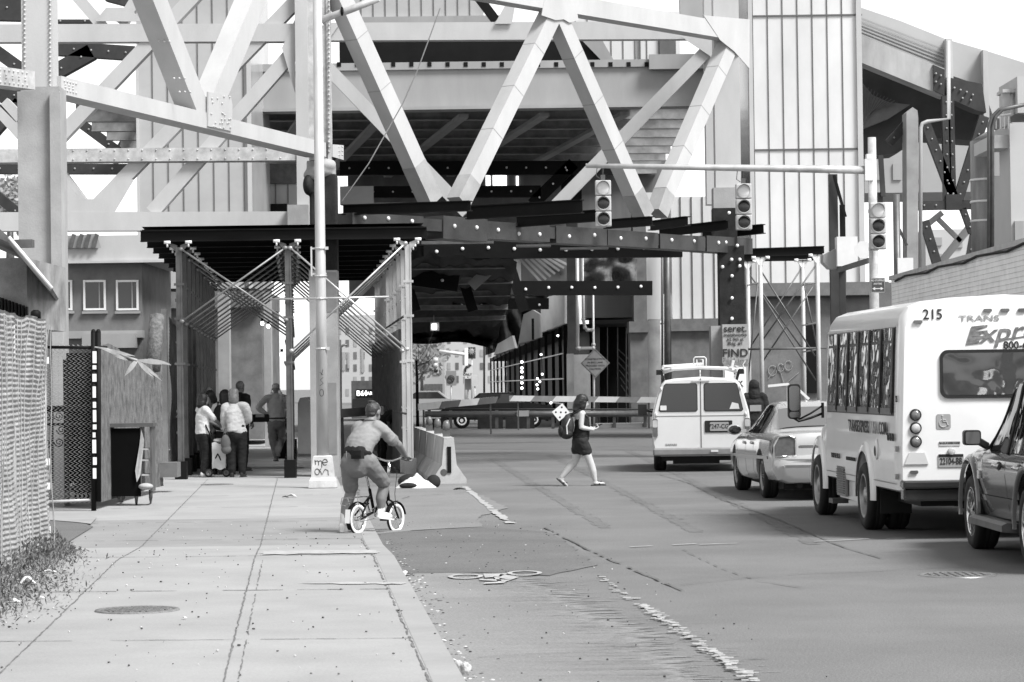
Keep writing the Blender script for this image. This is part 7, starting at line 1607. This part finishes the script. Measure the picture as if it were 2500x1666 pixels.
mb = MB(); [mb.ell(q(x, -.085, -.10), (.042, .02, .042), Q, 10, 7) for x in (-.1, .1)]; mb.tube([q(-.1, -.08, -.06), q(-.09, -.02, .0), q(0, .03, .09), q(.09, -.02, .0), q(.1, -.08, -.06)], .01, 5); tag_ = mb.build('headphones', m_shoe, t, True)
stander('hooded person in black with a grey back patch beside the white van', 1842, 56, R(2), 1.72, m_darkc, m_blackc, None, sleeves=1., bulk=1.2, upper='hoodie', z0=0, feet=True)
p = P(1842, 1000, 56); t = [o for o in bpy.data.objects if o.get('label', '').startswith('hooded person')][0]
cloth(t, 'hood', m_darkc, [([V(0, -.02, 1.42), V(0, .01, 1.52), V(0, .02, 1.62)], [.13, .12, .11], 16, 1.05)], ((V(0, .0, 1.64), (.115, .125, .125), None, 16, 10),), .013, 3)
mb = MB(); mb.box(V(0, -.185, 1.16), (.24, .012, .13)); mb.build('back_patch', m_girder, t, True)
S = mkS(1.0)
t, q, Q, S2 = stander('man in a pale cap and dark shirt bending over by the shed siding', 930, 57, R(-70), 1.66, m_darkc, m_blackc, None, sleeves=.5, lean=V(0, .34, -.28), look=(0, 1, -.5), group=GRP)
mb = MB(); mb.ell(q(0, -.01, .05), (.09, .108, .078), Q, 16, 10); mb.ell(q(0, .11, .02), (.07, .07, .012), Q, 12, 6); mb.build('cap', m_knit, t, True)
# ---------------------------------------------------------------- things the group has with it
b = G(528, 1166, .02); b.y = 51.2; t = thing('stroller', 'black folding stroller draped with pale cloth between the woman in white and the blonde woman', 'stroller', (P(532, 1000, 51.3).x, 51.3, .02))
b = Vector(t.location)
mb = MB()
for sg in (-1, 1): mb.tube([b+V(-.22, sg*.16, 1.0), b+V(-.05, sg*.18, .6), b+V(.16, sg*.18, .10)], .014, 6); mb.tube([b+V(.10, sg*.18, .62), b+V(-.02, sg*.18, .40), b+V(-.16, sg*.18, .10)], .014, 6)
mb.tube([b+V(-.22, -.16, 1.0), b+V(-.22, .16, 1.0)], .016, 6); mb.build('frame', m_black, t)
for x, y in ((.17, -.18), (.17, .18), (-.17, -.18), (-.17, .18)):
    mb = MB(); lathe(mb, b+V(x, y, .085), (0, 1, 0), [(-.02, .05), (-.02, .08), (.02, .08), (.02, .05)], 20); w = mb.build('wheel', m_tyre, t)
    mb = MB(); lathe(mb, b+V(x, y, .085)-Vector(t.location), (0, 1, 0), [(-.022, .05), (-.012, .001), (.012, .001), (.022, .05)], 16); q_ = mb.build('hub', m_scaf, None); q_.parent = w
mb = MB(); mb.ell(b+V(0, 0, .48), (.17, .17, .14)); mb.box(b+V(-.1, 0, .66), (.05, .32, .34)); merged(mb, 'seat', m_blackc, t, .014, 2, False)
mb = MB(); mb.grid(lambda u, v: b+V(-.10+.26*u, -.20-.02*math.sin(v*9), .66-.50*v+.02*math.sin(u*8)), 8, 10); mb.ell(b+V(.02, -.05, .70), (.14, .15, .05)); mb.build('blanket', m_dirtyw, t)
t = thing('shopping_bag', 'grey shoulder bag hanging from the blonde woman\'s left hand', 'bag', P(551, 1105, 50.9)); b = P(551, 1085, 50.9)
mb = MB(); mb.ell(b+V(0, 0, .02), (.095, .07, .17)); mb.ell(b+V(.01, 0, -.1), (.10, .07, .09)); merged(mb, 'bag', M('bag_canvas', .09, .8, .2, 6), t, .012, 2, False); mb = MB(); mb.tube([b+V(-.05, 0, .14), b+V(-.02, 0, .30), b+V(.03, 0, .30), b+V(.05, 0, .14)], .01, 6); mb.build('strap', m_scaf, t)
t = thing('instrument_case', 'black case carried level between the balding man and the man in a cap', 'case', P(638, 1022, 55)); mb = MB(); mb.bx(606, 1012, 655, 1031, 55, .25); b_ = mb.build('case', m_blackc, t); b_.modifiers.new('b', 'BEVEL').width = .02; mb = MB(); mb.bx(624, 1011, 645, 1019, 54.97, .03); mb.build('label_strip', m_girder, t)
t = thing('rubbish_bin', 'black rubbish bin behind the middle front post of the shed', 'bin', G(694, 1122)); b = Vector(t.location); mb = MB(); mb.tube([b+V(0, 0, .02), b+V(0, 0, .88)], [.20, .23], 16); mb.build('drum', m_black, t); mb = MB(); mb.tube([b+V(0, 0, .88), b+V(0, 0, .95), b+V(0, 0, .99)], [.245, .24, .1], 16); mb.build('lid', m_black, t)
mb = MB(); slab(mb, [(727, 985), (732, 972), (747, 970), (758, 980), (758, 1108), (727, 1108)], 55.5, 1.2); tag(mb.build('concrete_block', m_conc), 'pale worn concrete block with a rounded top beside the graffiti pole', 'block')
# ================================================================ small things on the ground
def gs(px, py):
    v = G(px, py, .06)
    for _ in range(4): v = G(px, py, walk_z(v.y))
    return v
random.seed(41)
b = G(1131, 1650); o = thing('rock', 'pale rough rock lying in the gutter by the kerb, bottom centre', 'rock', b)
bm = bmesh.new(); bmesh.ops.create_icosphere(bm, subdivisions=4, radius=1)
for v in bm.verts:
    d = v.co.copy(); f = 1+noise.noise(d*1.3+Vector((3, 1, 2)))*.35+noise.noise(d*3.1)*.13+noise.noise(d*8)*.05
    v.co = Vector((d.x*.042*f, d.y*.042*f, (d.z*.050+.043)*f)); v.co.z = max(0, v.co.z)
me = bpy.data.meshes.new('rock'); bm.to_mesh(me); bm.free(); me.materials.append(M('rock_stone', .40, .85, .3, 22, fine=.15, bump=.5)); q = bpy.data.objects.new('stone', me); COL.objects.link(q); q.parent = o
m_iron = M('cast_iron', .15, .6, .35, 14, fine=.3, bump=.3)
def cover(label, px, py, r, z, mat, ring=True, pat=10):
    c = gs(px, py) if z is None else G(px, py, z); c.z += .005; o = thing('manhole_cover', label, 'manhole cover', c, 'round iron covers'); z0 = Vector((0, 0, 0))
    mb = MB(); lathe(mb, z0, (0, 0, 1), [(.002, .001), (.002, r*.86), (0.0, r*.88)], 40); d_ = mb.build('lid', mat, o, True)
    mb = MB()
    for i in range(pat):
        for j in range(pat):
            x = (i-pat/2+.5)*r*1.6/pat; y = (j-pat/2+.5)*r*1.6/pat
            if x*x+y*y < (r*.8)**2: mb.box(V(x, y, .006), (r*.9/pat, r*.9/pat, .006), (i+j) % 2*.78)
    mb.build('tread', m_iron, o, True)
    mb = MB(); lathe(mb, z0, (0, 0, 1), [(-.004, r*1.04), (.006, r*1.02), (.007, r*.92), (.001, r*.89)], 40); mb.build('rim', m_rim if ring else m_iron, o, True)
cover('worn round iron cover set in the near left sidewalk', 335, 1491, .30, None, m_iron, False, 12)
cover('round iron cover with a bright rim in the road, lower right', 2338, 1405, .33, 0, m_asph_d, True, 8)
cover('thin dark cover in the sidewalk in front of the group of people', 530, 1184, .28, None, m_iron, False, 8)
# weeds and leaf litter along the near fence
random.seed(51); mb = MB(); mats_ = [M('weed_leaf', .12, .7, .4, 20), M('dry_litter', .22, .85, .5, 20), M('weed_dark', .06, .7, .4, 20)]
def leaf(c, L, w, m, flat=False):
    a = random.uniform(0, 6.28); e = random.uniform(-.1, .2) if flat else random.uniform(.3, 1.4); d = V(math.cos(a)*math.cos(e), math.sin(a)*math.cos(e), math.sin(e))*L; s_ = d.cross(V(random.gauss(0, 1), random.gauss(0, 1), 1)).normalized()*w
    mb.sheet([c, c+d*.5+s_, c+d, c+d*.5-s_], m)
for i in range(9000):
    y = random.uniform(13.5, 28.2); u = f0+.05+abs(random.gauss(0, .13+.22*max(0, 1-abs(y-21.5)/6)))
    if u > f0+.95: continue
    z = walk_z(y)+.004; near = max(0, 1-(u-f0)/.3)
    if random.random() < .35+.55*near: leaf(uv(u, y, z+random.uniform(0, .30)*near**1.5), random.uniform(.03, .075), random.uniform(.004, .010), random.choice((0, 0, 2)))
    else: leaf(uv(u, y, z), random.uniform(.012, .04), random.uniform(.004, .012), random.choice((1, 1, 2, 0)), True)
tag(mb.build('weeds', mats_, fix=False), 'weeds and dry leaf litter along the foot of the netted fence', 'weeds', None, 'stuff')
random.seed(61); mb = MB()
for i in range(520):
    y = random.uniform(14, 34); u = random.uniform(-2.5, 3.2); z = (walk_z(y) if u < .9 else 0)+.005; r = random.uniform(.003, .010)
    mb.ell(uv(u, y, z+r*.4), (r*random.uniform(.7, 1.6), r, r*.7), None, 5, 3, 0 if random.random() < .8 else 1)
for i in range(240):
    y = random.uniform(14, 30); u = .96+abs(random.gauss(0, .10)); r = random.uniform(.004, .014); mb.ell(uv(u, y, .003), (r*1.4, r, r*.6), None, 5, 3, 0 if random.random() < .7 else 1)
tag(mb.build('grit', [M('dark_grit', .05, .9, .4, 30), M('pale_grit', .5, .9, .3, 30)]), 'scattered grit and crumbs on the sidewalk and gutter', 'grit', None, 'stuff')
def paper(label, px, py, w, d, h, mat, ang=0., name='paper_scrap', onw=True):
    b = gs(px, py) if onw else G(px, py); o = MB()
    o.grid(lambda u, v: b+Matrix.Rotation(ang, 3, 'Z') @ V((u-.5)*w, (v-.5)*d, .012+h*(1-(2*u-1)**2)*(.6+.4*math.sin(v*7+u*5))+noise.noise(V(u*5+px, v*5, 1))*h*.3), 8, 8)
    tag(o.build(name, mat), label, 'litter')
paper('crumpled white paper in the weeds, tallest of the scraps by the fence', 68, 1428, .12, .10, .06, m_white, .4)
paper('flat white paper scrap at the edge of the weeds, farther up', 121, 1400, .12, .08, .02, m_white, .2)
paper('thin white wrapper nearest the camera beside the weeds', 33, 1472, .10, .07, .02, m_white, -.2)
paper('small pale scrap on the slab right of the weeds', 98, 1463, .07, .04, .012, m_white, .1)
paper('crushed cup lying on the sidewalk before the graffiti pole', 712, 1215, .16, .10, .05, m_dirtyw, .1)
paper('flattened dark scrap beside the crushed cup', 697, 1216, .10, .08, .02, m_darkc, .3)
paper('pale scrap on the driveway crossing, nearest the centre joint', 118, 1361, .08, .06, .02, m_white, .5)
paper('small dark rag on the tarmac beside the end of the jersey barrier', 1122, 1197, .20, .12, .03, m_darkc, .2, 'paper_scrap', False)
paper('white plastic strip lying in the gutter above the rock', 1082, 1569, .045, .03, .008, m_white, .1, 'paper_scrap', False)
paper('white splinter beside the gutter near the rock', 1108, 1616, .03, .02, .006, m_white, .0, 'paper_scrap', False)
paper('white scrap on the near sidewalk right of the iron cover', 450, 1513, .035, .03, .01, m_white, .0)
paper('curved pale plastic shard at the kerb foot by the bicycle symbol', 991, 1407, .10, .14, .04, m_tee, .6, 'paper_scrap', False)
# ================================================================ every loose plate, washer, mullion ... becomes a part of its own
def islands(me):
    n = len(me.vertices); par = list(range(n))
    def f(a):
        while par[a] != a: par[a] = par[par[a]]; a = par[a]
        return a
    for e in me.edges: a, b = f(e.vertices[0]), f(e.vertices[1]); par[a] = b
    g = {}
    for p in me.polygons: g.setdefault(f(p.vertices[0]), []).append(p.index)
    return list(g.values())
SPLIT = {'gusset_plate', 'washer', 'mullion', 'bolt_hole', 'overpaint', 'end_plate', 'rib', 'stair_rail', 'slat', 'sticker', 'tie', 'stringer', 'lateral_brace', 'hoop', 'corner_trim', 'shelf', 'clamp', 'roof_rib', 'louvre', 'string_course', 'panel', 'downpipe',
         'plinth', 'roof_hatch', 'window', 'soffit_board', 'side_panel', 'column_wrap', 'pier', 'headphones', 'hinge', 'door_seam', 'blade', 'cable_run', 'arch_rib', 'rung', 'railing', 'pilaster', 'ladder_rail', 'piping', 'dot', 'bracket', 'strut', 'scrollwork', 'logo_swoosh', 'branch', 'stop_post', 'hoarding', 'base', 'end_box', 'wall', 'deck', 'skirt_strip', 'shaft', 'plastic', 'casing_joint'}
for o in [q for q in list(bpy.data.objects) if q.type == 'MESH' and q.parent and q.name.split('.')[0] in SPLIT]:
    me = o.data; il = islands(me)
    if not 2 <= len(il) <= 60: continue
    keep = il[0]
    for k, polys in enumerate(il):
        b = bmesh.new(); b.from_mesh(me); s_ = set(polys); bmesh.ops.delete(b, geom=[f for f in b.faces if f.index not in s_], context='FACES')
        m2 = bpy.data.meshes.new(o.name.split('.')[0]); b.to_mesh(m2); b.free()
        for mt in me.materials: m2.materials.append(mt)
        if k == 0: first = m2; continue
        c = o.copy(); c.data = m2; COL.objects.link(c)
        c.parent = o.parent
    o.data = first
